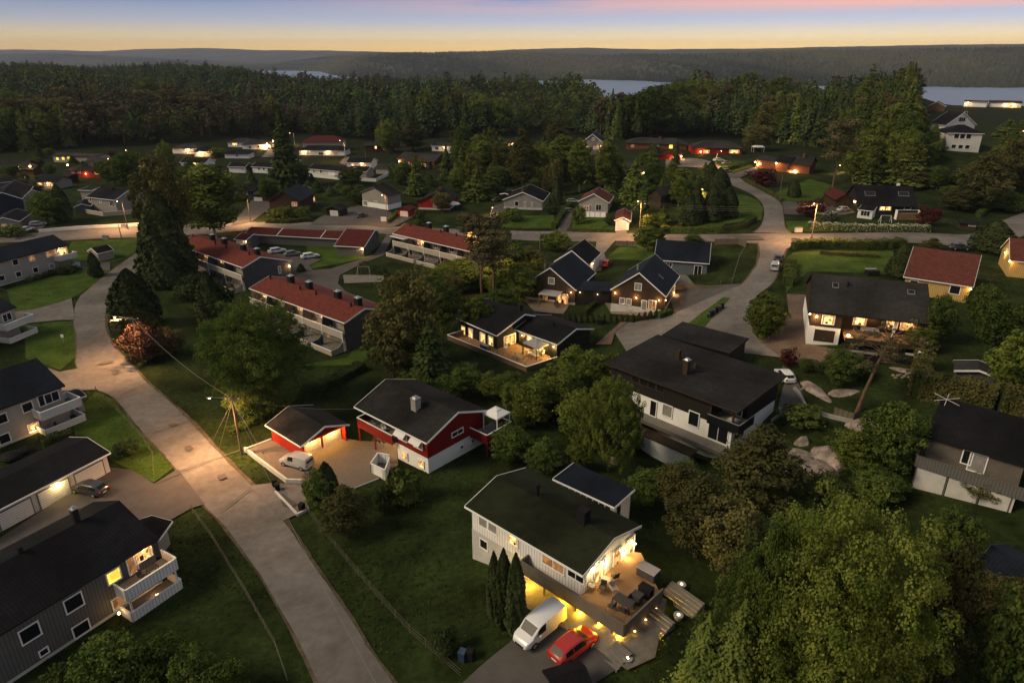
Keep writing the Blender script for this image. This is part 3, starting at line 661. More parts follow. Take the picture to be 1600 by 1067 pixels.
def forest():
    """the woods behind the village: the largest 260 trees are things of their own, the rest one mass"""
    lx = [0,240,330,440,560,640,700,880,960,1080,1180,1290,1320,1450,1470,1600]
    ly = [238,226,219,212,219,220,213,212,219,213,221,232,262,262,196,190]
    def cand(n, y0, y1, amax=.86):
        Y = np.sqrt(rng.random(n)*(y1**2-y0**2)+y0**2); a = rng.uniform(-amax, amax, n); return a*Y, Y
    lo = []
    def lowtree(kind, n):
        if kind == 's': return spruce_v(1, .17, n, 2, .075, z0=.06, droop=.3)
        if kind == 'r': 
            V, _ = crown_round(1, .23, .12, n, 9, .075, .085); return V
        V = [clump(np.array([rng.normal(0, .08), rng.normal(0, .08), z]), .075, 12, .07) for z in np.linspace(.55, .98, n)]; return np.concatenate(V)
    protos = [('s', lowtree('s', 22)) for _ in range(5)] + [('r', lowtree('r', 26)) for _ in range(4)] + [('p', lowtree('p', 16)) for _ in range(2)]
    X, Y = cand(90000, 240, 1500)
    D = np.hypot(X, Y); a = X/Y; e = np.interp(a, EA, EV)
    keep = (Y < e+70) & (rng.random(len(X)) < np.clip(1.25-(Y-240)/1500, .45, 1)*.9)
    X, Y = X[keep], Y[keep]; Z = terr(X, Y)
    f = Y*CT-(Z-CH)*ST; px = 800+F*X/f; py = 533.5-F*(Y*ST+(Z-CH)*CT)/f
    ok = py < np.interp(px, lx, ly); ok &= ~(px > 1420)
    ok &= (px > -80) & (px < 1680)
    X, Y, Z, px, py = X[ok], Y[ok], Z[ok], px[ok], py[ok]
    # thin out on a grid so crowns do not pile up
    cell = {}; sel = []
    for i in np.argsort(Y):
        g = 4.5 if Y[i] < 420 else (6.8 if Y[i] < 800 else 10); k = (int(X[i]/g), int(Y[i]/g), g)
        if k in cell: continue
        cell[k] = 1; sel.append(i)
    sel = np.array(sel); X, Y, Z, px, py = X[sel], Y[sel], Z[sel], px[sel], py[sel]
    n = len(X); print('forest trees', n)
    H = rng.uniform(12, 22, n)*(1+.18*np.sin(X*.04)*np.sin(Y*.05))+rng.normal(0, 1.6, n)+4*(rng.random(n) > .9); H = np.where(Y > 600, H*.9, H)
    front = list(np.argsort(-(H/Y))[:255]) if n > 255 else range(n); fs = set(int(i) for i in front)
    mid = {'s': ('spruce', 'spruce_light'), 'r': ('birch', 'tree', 'tree_light', 'olive'), 'p': ('pine',)}
    zone = np.sin(X*.011+1)+np.sin(Y*.013+X*.006)+rng.normal(0, .5, n)   # stands of one kind
    kd = np.where(zone > 1.0, 'r', np.where(zone < -1.3, 'p', 's'))
    swap = rng.random(n); kd = np.where(swap < .15, 'r', np.where(swap > .93, 'p', kd))
    gl = {'s': ('tall dark spruce in the front rows of the wood behind the houses', 'front row spruces of the wood'),
          'r': ('leafy tree in the front rows of the wood behind the houses', 'front row leafy trees of the wood'),
          'p': ('tall pine with a bare trunk in the front rows of the wood', 'front row pines of the wood')}
    for i in front:
        k = mid[kd[i]][int(rng.integers(len(mid[kd[i]])))]; v = LIB[k][int(rng.integers(len(LIB[k])))]; s = H[i]/v[2]
        o = thing(v[0], gl[kd[i]][0], 'tree', (X[i], Y[i], Z[i]), rng.uniform(0, 6.28), gl[kd[i]][1]); o.scale = (s*rng.uniform(.9, 1.15),)*2+(s,)
        for nm, me in (('crown', v[3]), ('trunk', v[5])):
            c = bpy.data.objects.new(nm, me); COL.objects.link(c); c.parent = o
    rest = np.array([i for i in range(n) if i not in fs])
    V = []; mi = []; Tq = []
    for i in rest:
        cand_ = [p for p in protos if p[0] == kd[i]]; p = cand_[int(rng.integers(len(cand_)))][1]
        if Y[i] > 520: q = p.reshape(-1, 4, 3); q = q[rng.random(len(q)) < .5]; p = ((q-q.mean(1, keepdims=True))*1.35+q.mean(1, keepdims=True)).reshape(-1, 3)
        c, s_ = math.cos(rng.uniform(0, 6)), math.sin(rng.uniform(0, 6)); nrm = math.hypot(c, s_); c /= nrm; s_ /= nrm
        wd = H[i]*rng.uniform(.95, 1.25)
        x = (p[:, 0]*c-p[:, 1]*s_)*wd+X[i]; y = (p[:, 0]*s_+p[:, 1]*c)*wd+Y[i]; z = p[:, 2]*H[i]+Z[i]
        V.append(np.stack([x, y, z], 1)); q = len(p)//4
        base = {'s': 0, 'r': 2, 'p': 4}[kd[i]]; mi.append(np.full(q, base + (int(rng.integers(2)) if base < 4 else 0)))
    V = np.concatenate(V); mi = np.concatenate(mi); nq = len(V)//4; print('wood quads', nq)
    me = mesh_np('woodland', V, np.arange(nq*4).reshape(nq, 4), mi)
    o = link('woodland', me, ['wood_spruce', 'wood_spruce_light', 'wood_leaf', 'wood_leaf_light', 'wood_pine'])
    tag(o, 'dense mixed wood of spruces and leafy trees stretching back to the lake', 'woods', kind='stuff')
    # trunks of the same trees
    T = MB()
    for i in rest:
        if Y[i] < 380: T.bar((X[i], Y[i], Z[i]-.5), (X[i], Y[i], Z[i]+H[i]*.8), .2, .08, 4)
    o = T.build('woodland_trunks', 'bark_pine'); tag(o, 'bare trunks standing in the dense mixed wood', 'tree trunks', kind='stuff')
def far_woods():
    """tree tops that roughen the hills beyond the lake"""
    nr, nc, _ = HV.shape; n = 42000
    i = rng.random(n)**1.3*(nr-16); j = rng.random(n)*(nc-2); i0 = i.astype(int); j0 = j.astype(int); fi = (i-i0)[:, None]; fj = (j-j0)[:, None]
    p = HV[i0, j0]*(1-fi)*(1-fj)+HV[i0+1, j0]*fi*(1-fj)+HV[i0, j0+1]*(1-fi)*fj+HV[i0+1, j0+1]*fi*fj
    h = rng.uniform(7, 15, n)*(1+.3*(i/25)); r = h*rng.uniform(.28, .5, n); a = rng.uniform(0, 2, n)
    ring = np.stack([np.stack([p[:, 0]+r*np.cos(a+2*PI*k/4), p[:, 1]+r*np.sin(a+2*PI*k/4), p[:, 2]-2], 1) for k in range(4)], 1)
    top = (p+np.stack([0*h, 0*h, h], 1))[:, None]
    V = np.concatenate([ring, top], 1).reshape(-1, 3); b = np.arange(n)*5
    T = np.concatenate([np.stack([b+k, b+(k+1)%4, b+4], 1) for k in range(4)])
    q = np.sin(p[:, 0]*.0042+1)+np.sin(p[:, 1]*.0031+p[:, 0]*.0017)+rng.normal(0, .45, n); mi = np.tile(np.digitize(q, (-.5, .6)), 4)
    me = mesh_np('hillside_woods', V, T, mi)
    mats = [mat('hill_tree_a', (.018,.024,.014), 1, .2, .01, spec=.02), mat('hill_tree_b', (.045,.052,.026), 1, .2, .01, spec=.02), mat('hill_tree_c', (.085,.080,.045), 1, .2, .01, spec=.02)]
    o = link('hillside_woods', me, mats); tag(o, 'unbroken forest covering the far hills beyond the lake', 'woods', kind='stuff')
# ------------------------------------------------------------ houses
class House:
    def __init__(s, name, label, A, B, R, end='R', ze=2.9, wall='white_boards', roof='roof_black', trim='white', pitch=None, W=None, oh=.45, cat='house',
                 group=None, plinth=0, pl_mat='plinth', zb=None, hip=0, mono=False, rear=None, openf=None, base=None, chim=(), vents=(), sky=(), kind=None, wallbox=None, gut=True, L=None):
        s.ze, s.oh = ze, oh
        if zb is None:
            a = P(A[0], A[1], ze); b = P(B[0], B[1], ze); zb = (th(a.x, a.y)+th(b.x, b.y))/2
        s.zb = zb; s.A = PZ(A[0], A[1], zb+ze); s.B = PZ(B[0], B[1], zb+ze)
        if L: s.B = s.A+(s.B-s.A).normalized()*L
        d = s.B-s.A; s.L = d.length; s.ux = d/s.L; s.uy = Vector((-s.ux.y, s.ux.x, 0)); s.rz = math.atan2(d.y, d.x)
        E = s.B if end == 'R' else s.A
        if mono:      # single slope: R is the rear corner on that end; rise given by pitch
            tp = math.tan(R_(pitch)); a = np.array([[s.uy.x, -ray(*R)[0]], [s.uy.y, -ray(*R)[1]], [tp, -ray(*R)[2]]])
            sol = np.linalg.lstsq(a, CAM-np.array(E), rcond=None)[0]; s.w = sol[0] if W is None else W; s.W = s.w; s.r = s.w*tp
        else:
            dr = ray(*R)
            if pitch is None:
                a = np.array([[s.uy.x, 0, -dr[0]], [s.uy.y, 0, -dr[1]], [0, 1, -dr[2]]]); w, r, t = np.linalg.solve(a, CAM-np.array(E))
                pit = math.degrees(math.atan2(r, w))
                if w < 1.5 or w > 12 or pit < 10 or pit > 48: print('FIT?', name, label[:30], round(w, 2), round(r, 2)); pitch = 24
                else: s.w, s.r = w, r
            if pitch is not None:
                tp = math.tan(R_(pitch)); a = np.array([[s.uy.x, -dr[0]], [s.uy.y, -dr[1]], [tp, -dr[2]]])
                s.w = np.linalg.lstsq(a, CAM-np.array(E), rcond=None)[0][0]; s.w = min(max(s.w, 1.2), 9); s.r = s.w*tp
            if W: s.r = s.r*(W/2)/s.w; s.w = W/2
            s.W = s.w*2 if rear is None else s.w+rear
        print('%-20s L%.1f W%.1f r%.1f zb%.1f @%.0f,%.0f %s' % (name, s.L, s.W, s.r, zb, s.A.x, s.A.y, label[:34]))
        s.root = thing(name, label, cat, (s.A.x, s.A.y, zb), s.rz, group); s.mono = mono; s.trim = trim
        s.wall, s.roof = wall, roof; L, W_, w, r = s.L, s.W, s.w, s.r; T = .16; o = oh
        tp = r/w; s.tp = tp; zr = r*(W_-w)/w if not mono else 0; s.back = ze if mono else ze+r-(W_-w)*tp
        # walls: a gabled block under the roof
        x0, x1, y0, y1 = (o, L-o, o, W_-o) if wallbox is None else wallbox; s.wb = (x0, x1, y0, y1)
        zt = lambda y: ze-T-.02+(y*tp if (y <= w or mono) else (2*w-y)*tp)
        if hip:
            MB().box(x0, x1, y0, y1, plinth-(0 if plinth else 1.5), ze-T).build('wall', wall, s.root)
        else:
            pr = [(y0, plinth-(0 if plinth else 1.5)), (y1, plinth-(0 if plinth else 1.5)), (y1, zt(y1))] + ([] if mono or w >= y1 else [(w, zt(w))]) + [(y0, zt(y0))]
            MB().ext(pr, x0, x1).build('wall', wall, s.root)
        if plinth: MB().box(x0-.03, x1+.03, y0-.03, y1+.03, -3.0, plinth).build('foundation', pl_mat, s.root)
        # roof
        if hip:
            mb = MB(); h = min(hip, L/2-.3); n = [(0,0,ze), (L,0,ze), (L,W_,ze), (0,W_,ze), (h,w,ze+r), (L-h,w,ze+r)]
            mb.poly([n[0],n[1],n[5],n[4]]); mb.poly([n[1],n[2],n[5]]); mb.poly([n[2],n[3],n[4],n[5]]); mb.poly([n[3],n[0],n[4]])
            mb.box(0, L, 0, W_, ze-T, ze-.01); s.rf = mb.build('roof', roof, s.root)
        else:
            pf = [(0, ze-T), (0, ze), (w, ze+r)] if not mono else [(0, ze-T), (0, ze), (W_, ze+r), (W_, ze+r-T)]
            if not mono: pf += [(W_, s.back), (W_, s.back-T), (w, ze+r-T)]
            s.rf = MB().ext(pf[::-1], 0, L).build('roof', roof, s.root)
            t2 = T+.08
            for xa, xb in ((-.05, -.004), (L+.004, L+.05)):
                b = MB()
                for (ya, za), (yb, zb_) in zip(pf[1:-1], pf[2:]) if mono else (((0, ze), (w, ze+r)), ((w, ze+r), (W_, s.back))):
                    if mono and ya == yb: continue
                    b.ext([(ya, za-t2), (yb, zb_-t2), (yb, zb_+.03), (ya, za+.03)], xa, xb)
                if trim: b.build('bargeboard', trim, s.root)
        if gut: 
            g = MB().box(-.02, L+.02, -.10, -.004, ze-T-.02, ze-.02)
            g.build('gutter', trim or 'dark', s.root)
        for c in chim: s.chimney(*c)
        for v in vents: s.vent(*v)
        for v in sky: s.skylight(*v)
    def zroof(s, y): return s.ze+(y*s.tp if (y <= s.w or s.mono) else (2*s.w-y)*s.tp)
    def loc(s, px, py, z=0):
        p = PZ(px, py, s.zb+z)-Vector((s.A.x, s.A.y, s.zb)); return (p.dot(s.ux), p.dot(s.uy))
    def wl(s, x, y, z=0): return Vector((s.A.x, s.A.y, s.zb))+s.ux*x+s.uy*y+Vector((0, 0, z))
    def roof_hit(s, px, py):
        """local point of the front slope seen at the pixel"""
        d = ray(px, py); n = Vector((0, 0, 1))*1 - s.uy*s.tp; p0 = s.wl(0, 0, s.ze); D = Vector(d)
        t = (p0-Vector(CAM)).dot(n)/D.dot(n); p = Vector(CAM)+D*t-Vector((s.A.x, s.A.y, s.zb)); return p.dot(s.ux), p.dot(s.uy), p.z
    def hit(s, face, px, py):
        D = Vector(ray(px, py)); x0, x1, y0, y1 = s.wb
        n, p0 = {'f': (s.uy, s.wl(0, y0)), 'b': (s.uy, s.wl(0, y1)), 'r': (s.ux, s.wl(x1, 0)), 'l': (s.ux, s.wl(x0, 0))}.get(face[0], (None, None))
        if len(face) > 1:
            v = float(face[1:]); n, p0 = (s.uy, s.wl(0, v)) if face[0] in 'fb' else (s.ux, s.wl(v, 0))
        t = (p0-Vector(CAM)).dot(n)/D.dot(n); p = Vector(CAM)+D*t-Vector((s.A.x, s.A.y, s.zb))
        return p.dot(s.ux), p.dot(s.uy), p.z
    def chimney(s, px, py, w=.7, h=1.2, m='chimney_black', cap='steel', d=None):
        x, y, z = s.roof_hit(px, py); d = d or w
        if not (-.5 < y < s.W+.5): y = s.w
        z = s.zroof(y); o = MB().box(x-w/2, x+w/2, y-d/2, y+d/2, z-1.2, z+h).build('chimney', m, s.root)
        if cap: MB().box(x-w/2-.06, x+w/2+.06, y-d/2-.06, y+d/2+.06, z+h+.004, z+h+.09).box(x-w*.28, x+w*.28, y-d*.28, y+d*.28, z+h+.09, z+h+.28).build('cap', cap, o)
    def vent(s, px, py, r=.16, h=.6, m='dark'):
        x, y, z = s.roof_hit(px, py); MB().bar((x, y, z-.3), (x, y, z+h), r, r, 8).bar((x, y, z+h), (x, y, z+h+.12), r*1.5, r*1.2, 8).build('roof_vent', m, s.root)
    def skylight(s, px, py, w=.8, l=1.0, m='glass'):
        x, y, z = s.roof_hit(px, py); c = math.cos(math.atan(s.tp)); mb = MB(); e = .07
        def q(u, v, k): return (x+u, y+v*c, z+v*s.tp*c+k)
        def slab(u0, u1, v0, v1, k0, k1):
            n = len(mb.v); mb.v += [q(u, v, k) for k in (k0, k1) for u, v in ((u0,v0),(u1,v0),(u1,v1),(u0,v1))]
            mb.f += [(n,n+3,n+2,n+1),(n+4,n+5,n+6,n+7),(n,n+1,n+5,n+4),(n+1,n+2,n+6,n+5),(n+2,n+3,n+7,n+6),(n+3,n,n+4,n+7)]
        slab(-w/2-e, w/2+e, -l/2-e, l/2+e, -.05, .07); f = mb.build('skylight', 'galv', s.root); mb = MB(); slab(-w/2, w/2, -l/2, l/2, .071, .085); mb.build('pane', m, f)
    def win(s, face, px, py, w=1.2, h=1.2, k='dark', n=1, fm='white', name='window', xyz=None, door=False):
        """window centred where the pixel meets the wall; k: dark, curtain, lit..., n panes"""
        x, y, z = xyz or s.hit(face, px, py); pm = {'dark': 'glass'}.get(k, k); f = face[0]; t = .085
        sg = {'f': -1, 'b': 1, 'r': 1, 'l': -1}[f]
        def bx(mb, a0, a1, z0, z1, d0, d1):
            d0, d1 = sorted((d0*sg, d1*sg))
            if f in 'fb': mb.box(x+a0, x+a1, y+d0, y+d1, z+z0, z+z1)
            else: mb.box(x+d0, x+d1, y+a0, y+a1, z+z0, z+z1)
        mb = MB(); e = .11
        bx(mb, -w/2-e, w/2+e, h/2, h/2+e, -.03, t); bx(mb, -w/2-e, w/2+e, -h/2-e, -h/2, -.03, t+.03)
        bx(mb, -w/2-e, -w/2, -h/2, h/2, -.03, t); bx(mb, w/2, w/2+e, -h/2, h/2, -.03, t)
        for i in range(1, n): q = -w/2+w*i/n; bx(mb, q-.035, q+.035, -h/2, h/2, -.02, t-.01)
        o = mb.build('door' if door else name, fm, s.root); mb = MB()
        if door: 
            bx(mb, -w/2, w/2, -h/2, h/2, -.02, t-.045); mb.build('leaf', pm, o)
            mb = MB(); bx(mb, w/2-.2, w/2-.08, -.08, -.02, t-.045, t); mb.build('handle', 'galv', o)
        else:
            for i in range(n):
                bx(mb, -w/2+w*i/n+.01, -w/2+w*(i+1)/n-.01, -h/2, h/2, .0, t-.04)
            mb.build('pane', pm, o)
            if k in ('lit', 'lit_bright') and w > .9 and h > .9:
                mb = MB(); q = w*.15
                for c0, c1 in ((-w/2+.02, -w/2+q), (w/2-q, w/2-.02)): bx(mb, c0, c1, -h/2+.02, h/2-.02, t-.035, t-.028)
                bx(mb, -w/2+q, w/2-q, h/2-.22, h/2-.04, t-.035, t-.028); mb.build('curtain', 'lit_curtain', o)
                u = float(rng.uniform(-.25, .1))*w; mb = MB(); bx(mb, u, u+w*.22, -h/2+.02, -h/2+h*float(rng.uniform(.2, .45)), t-.034, t-.03); mb.build('houseplant', 'dark', o)
        return o
    def gdoor(s, face, px, py, w=2.4, h=2.1, m='white_clad', fm='white', xyz=None):
        x, y, z = xyz or s.hit(face, px, py); f = face[0]; sg = {'f': -1, 'b': 1, 'r': 1, 'l': -1}[f]
        def bx(mb, a0, a1, z0, z1, d0, d1):
            d0, d1 = sorted((d0*sg, d1*sg))
            if f in 'fb': mb.box(x+a0, x+a1, y+d0, y+d1, z+z0, z+z1)
            else: mb.box(x+d0, x+d1, y+a0, y+a1, z+z0, z+z1)
        mb = MB(); bx(mb, -w/2, w/2, -h/2, h/2, -.02, .05)
        for i in range(4): bx(mb, -w/2+.04, w/2-.04, -h/2+.06+i*h/4, -h/2+(i+1)*h/4-.04, .05, .068)
        o = mb.build('garage_door', m, s.root); mb = MB(); bx(mb, -w/2-.1, -w/2, -h/2, h/2, -.02, .08); bx(mb, w/2, w/2+.1, -h/2, h/2, -.02, .08); bx(mb, -w/2-.1, w/2+.1, h/2, h/2+.1, -.02, .08)
        mb.build('frame', fm, o)
        mb = MB(); bx(mb, -.1, .1, -h/2+.5, -h/2+.55, .068, .10); mb.build('handle', 'galv', o)
    def lamp(s, face, px, py, e=30, bulb='bulb', r=.10, col=(1,.52,.18), xyz=None, out=.35):
        if s.A.y > 195: e *= (5 if s.zb < 14 else 2); r *= 1.7; out = .9
        x, y, z = xyz or s.hit(face, px, py); f = face[0]; dx, dy = {'f': (0,-1), 'b': (0,1), 'r': (1,0), 'l': (-1,0)}[f]
        c = (x+dx*.16, y+dy*.16, z); b = MB().box(min(x, x+dx*.1)-.04, max(x, x+dx*.1)+.04, min(y, y+dy*.1)-.04, max(y, y+dy*.1)+.04, z+.06, z+.16).build('wall_lamp', 'dark', s.root)
        MB().ball(c, r, 1, 8, 6).build('bulb', bulb, b); lamp_light('lamp_light', (x+dx*out, y+dy*out, z-.05), e*1.5, col, .12, s.root)
    def deck(s, pts, z, t=.25, m='deck', rail=1.0, rm='rail_wood', skip=(), posts=(), name='deck', top='white', zs=None, rt=.08, pl=False):
        """platform with parapet; pts local (x,y) counter-clockwise"""
        o = MB().prism(pts, z-t, z).build(name, m, s.root); k = len(pts)
        if rail:
            mb = MB(); tb = MB(); e = .03
            for i in range(k):
                if i in skip: continue
                a, b = pts[i], pts[(i+1) % k]; a = Vector(a); b = Vector(b); d = (b-a).normalized(); a2 = a+d*e; b2 = b-d*e
                mb.wall(a2, b2, rt, z-t-.1, z+rail); tb.wall(a2, b2, rt+.08, z+rail+.004, z+rail+.06)
            mb.build('railing', rm, o)
            if top: tb.build('handrail', top, o)
        for x, y in posts: MB().box(x-.07, x+.07, y-.07, y+.07, -3, z-t).build('post', rm, o)
        return o
    def lb(s, name, m, *boxes, parent=None):
        mb = MB()
        for b in boxes: mb.box(*b)
        return mb.build(name, m, parent or s.root)
def local_thing(h, name, label, cat, x, y, z, rz=0, group=None):
    p = h.wl(x, y, z); return thing(name, label, cat, tuple(p), h.rz+rz, group)
# ------------------------------------------------------------ garden furniture (built once, then copied)
FUR = {}
def chair_at(h, x, y, z, rz, label, m='cloth_dark', group=None):
    if ('c', m) not in FUR:
        r = thing('chair', label, 'chair', tuple(h.wl(x, y, z)), h.rz+rz, group); FUR[('c', m)] = r
        MB().box(-.26, .26, -.26, .24, .40, .47).build('seat', m, r); MB().ext([(.20,.45),(.27,.45),(.36,.98),(.30,.98)], -.26, .26).build('backrest', m, r)
        for sx_ in (-.23, .23):
            for sy_ in (-.22, .22): MB().bar((sx_, sy_, 0), (sx_, sy_, .42), .02, .02, 5).build('leg', 'galv', r)
            MB().box(sx_-.03, sx_+.03, -.24, .26, .64, .67).build('armrest', m, r)
        return r
    return dup(FUR[('c', m)], h.wl(x, y, z), h.rz+rz, label, group)
def table_at(h, x, y, z, w, d, label, m='cloth_dark', rz=0, hh=.74, group=None):
    r = local_thing(h, 'table', label, 'table', x, y, z, rz, group)
    MB().box(-w/2, w/2, -d/2, d/2, hh-.05, hh).build('tabletop', m, r)
    for a in (-1, 1):
        for b in (-1, 1): MB().box(a*(w/2-.06)-.03, a*(w/2-.06)+.03, b*(d/2-.06)-.03, b*(d/2-.06)+.03, 0, hh-.05).build('leg', m, r)
    return r
def sofa_at(h, x, y, z, w, rz, label, m='cloth_grey', group=None):
    r = local_thing(h, 'outdoor_sofa', label, 'sofa', x, y, z, rz, group)
    MB().box(-w/2, w/2, -.38, .38, .08, .34).build('base', 'rail_grey', r); MB().box(-w/2+.1, w/2-.1, -.36, .2, .34, .48).build('cushion', m, r)
    MB().box(-w/2, w/2, .22, .4, .34, .80).build('backrest', m, r)
    for sx_ in (-1, 1): MB().box(*sorted((sx_*w/2, sx_*(w/2-.12))), -.36, .21, .34, .58).build('armrest', m, r)
    return r
def gazebo_at(h, x, y, z, w, d, label, m='cloth_white', frame='white', hh=2.3, rise=.7, name='gazebo', rz=0):
    r = local_thing(h, name, label, 'gazebo', x, y, z, rz)
    for a in (-1, 1):
        for b in (-1, 1): MB().box(a*(w/2-.1)-.05, a*(w/2-.1)+.05, b*(d/2-.1)-.05, b*(d/2-.1)+.05, 0, hh).build('post', frame, r)
    mb = MB(); k = .28
    def ring(sc_, zz): return [(-w/2*sc_, -d/2*sc_, zz), (w/2*sc_, -d/2*sc_, zz), (w/2*sc_, d/2*sc_, zz), (-w/2*sc_, d/2*sc_, zz)]
    r0, r1, r2 = ring(1, hh-.18), ring(1, hh), ring(k, hh+rise*.7)
    for q0, q1 in ((r0, r1), (r1, r2)):
        for i in range(4): mb.poly([q0[i], q0[(i+1)%4], q1[(i+1)%4], q1[i]])
    c = mb.build('canopy', m, r); mb = MB(); r3, r4 = ring(k*1.25, hh+rise*.74), ring(.02, hh+rise)
    for i in range(4): mb.poly([r3[i], r3[(i+1)%4], r4[(i+1)%4], r4[i]])
    mb.build('vent', m, c); return r
# ------------------------------------------------------------ cars
def car_shell(prof, hwb, hwt, name='body'):
    """prof rows: x, low, belt, top, plan factor; skin of 7-point half sections"""
    V = []; F_ = []
    for x, lo, belt, top, pf in prof:
        b = hwb*pf; cab = top > belt+.06; t = hwt*pf if cab else b*.93
        half = [(b*.80, lo), (b*.97, lo+.10), (b, (lo+belt)/2+.05), (b*.965, belt), (t*(1.02 if cab else 1), top-(.07 if cab else .015)), (t*.86, top)]
        ring = [(x, -p[0], p[1]) for p in half] + [(x, p[0], p[1]) for p in reversed(half)]; V.append(ring)
    n = len(V[0]); vv = [p for r in V for p in r]
    for i in range(len(V)-1):
        for j in range(n): F_.append((i*n+j, (i+1)*n+j, (i+1)*n+(j+1) % n, i*n+(j+1) % n))
    F_.append(tuple(range(n-1, -1, -1))); F_.append(tuple((len(V)-1)*n+j for j in range(n)))
    return V, vv, F_
CARS = {}
def make_car(kind, paint, label, group=None):
    # x runs from the tail (0) to the nose
    if kind == 'van':
        L = 4.7; pr = [(0,.35,.95,1.78,.93),(.06,.30,1.0,1.86,.97),(.9,.28,1.0,1.92,1),(2.3,.28,1.0,1.90,1),(3.0,.28,1.0,1.82,1),(3.25,.28,1.02,1.70,1),(3.95,.28,1.05,1.12,.99),(4.4,.30,.92,.97,.94),(4.62,.32,.78,.82,.84),(4.7,.36,.66,.69,.76)]
        wheels = (.85, 3.85); cabr = (2.55, 3.0); glass_side = [(2.55, 3.6)]; hb, ht, wr = .92, .80, .34; ws = (5, 6); rear = (0, .02)
    elif kind == 'small_van':
        L = 4.4; pr = [(0,.35,.95,1.62,.92),(.08,.30,.98,1.74,.96),(.8,.28,1.0,1.80,1),(2.1,.28,1.0,1.79,1),(2.7,.28,1.0,1.70,1),(3.5,.28,1.0,1.10,.99),(4.0,.30,.90,.96,.95),(4.3,.32,.76,.80,.85),(4.4,.36,.64,.67,.77)]
        wheels = (.8, 3.55); glass_side = [(2.0, 3.1)]; hb, ht, wr = .90, .74, .33; ws = (4, 5); rear = (0, .02)
    elif kind == 'wagon':
        L = 4.7; pr = [(0,.38,.80,.86,.86),(.10,.30,.90,1.05,.93),(.55,.26,.92,1.40,.97),(1.2,.25,.92,1.46,1),(2.6,.25,.90,1.45,1),(2.9,.25,.90,1.38,1),(3.6,.25,.88,.95,.99),(4.3,.28,.76,.80,.93),(4.62,.32,.62,.66,.83),(4.7,.36,.55,.58,.76)]
        wheels = (.95, 3.75); glass_side = [(.5, 1.5), (1.6, 3.2)]; hb, ht, wr = .90, .68, .33; ws = (5, 6); rear = (1, 2)
    else:
        L = 4.3; pr = [(0,.38,.80,.84,.86),(.08,.30,.92,1.0,.93),(.55,.26,.94,1.36,.97),(1.1,.25,.93,1.46,1),(2.2,.25,.91,1.47,1),(2.6,.25,.90,1.40,1),(3.3,.25,.88,.95,.99),(3.9,.28,.78,.82,.94),(4.2,.32,.64,.68,.84),(4.3,.36,.55,.58,.77)]
        wheels = (.8, 3.4); glass_side = [(.55, 1.3), (1.4, 2.95)]; hb, ht, wr = .90, .67, .33; ws = (5, 6); rear = (1, 2)
    root = thing(kind if 'van' in kind else 'parked_car', label, 'van' if 'van' in kind else 'car', (0,0,0), 0, group)
    V, vv, ff = car_shell(pr, hb, ht); me = bpy.data.meshes.new('body'); me.from_pydata([(x-L/2, y, z) for x, y, z in vv], [], ff); me.update()
    me.polygons.foreach_set('use_smooth', np.ones(len(me.polygons), bool)); body = link('body', me, paint, root)
    md = body.modifiers.new('edge', 'EDGE_SPLIT'); md.split_angle = R_(32)
    xs = [p[0] for p in pr]
    def sp(x, j, side):   # skin point on ring index j (3 belt, 4 shoulder)
        i = max(0, min(len(xs)-2, int(np.searchsorted(xs, x)-1))); t = (x-xs[i])/(xs[i+1]-xs[i]); a, b = V[i][j], V[i+1][j]
        y = a[1]+(b[1]-a[1])*t; z = a[2]+(b[2]-a[2])*t; return Vector((x-L/2, side*abs(y), z))
    for side in (-1, 1):
        for x0, x1 in glass_side:
            mb = MB(); n = 6; low = []; hi = []
            for i in range(n+1):
                x = x0+(x1-x0)*i/n; a, b = sp(x, 3, side), sp(x, 4, side)
                if b.z-a.z < .05: b.z = a.z+.05
                low.append(a+(b-a)*.10+Vector((0, side*.014, 0))); hi.append(a+(b-a)*.93+Vector((0, side*.014, .0)))
            for i in range(n): mb.poly([low[i], low[i+1], hi[i+1], hi[i]][::side])
            mb.build('side_window', 'glass', root)
    def cross(i, k, off, name):   # windscreen and rear window across the skin between stations i and k
        a = [V[i][j] for j in range(12)]; b = [V[k][j] for j in range(12)]; mb = MB(); up = off
        def lerp(p, q, t): return Vector(p)+(Vector(q)-Vector(p))*t
        ya = max(abs(V[i][5][1]), .1)*1.0; yb = max(abs(V[k][5][1]), .1)
        p0 = lerp((V[i][5][0], 0, V[i][5][2]), (V[k][5][0], 0, V[k][5][2]), .06); p1 = lerp((V[i][5][0], 0, V[i][5][2]), (V[k][5][0], 0, V[k][5][2]), .92)
        q = [Vector((p0.x-L/2, -ya*.98, p0.z))+up, Vector((p0.x-L/2, ya*.98, p0.z))+up, Vector((p1.x-L/2, yb*.92, p1.z))+up, Vector((p1.x-L/2, -yb*.92, p1.z))+up]
        mb.poly(q); mb.build(name, 'glass', root)
    cross(ws[0], ws[1], Vector((.016, 0, .016)), 'windscreen')
    if 'van' in kind:
        x = -L/2-.02; MB().poly([(x,-hb*.7,1.1),(x,hb*.7,1.1),(x+.03,hb*.62,1.6),(x+.03,-hb*.62,1.6)][::-1]).build('rear_window', 'glass', root)
    else: cross(2, 1, Vector((-.016, 0, .018)), 'rear_window')
    for x in wheels:
        for side in (-1, 1):
            t = MB().bar((x-L/2, side*(hb-.20), wr), (x-L/2, side*(hb+.015), wr), wr, wr, 16).build('wheel', 'tyre', root)
            MB().bar((x-L/2, side*(hb+.012), wr), (x-L/2, side*(hb+.03), wr), wr*.62, wr*.5, 12).build('rim', 'galv', t)
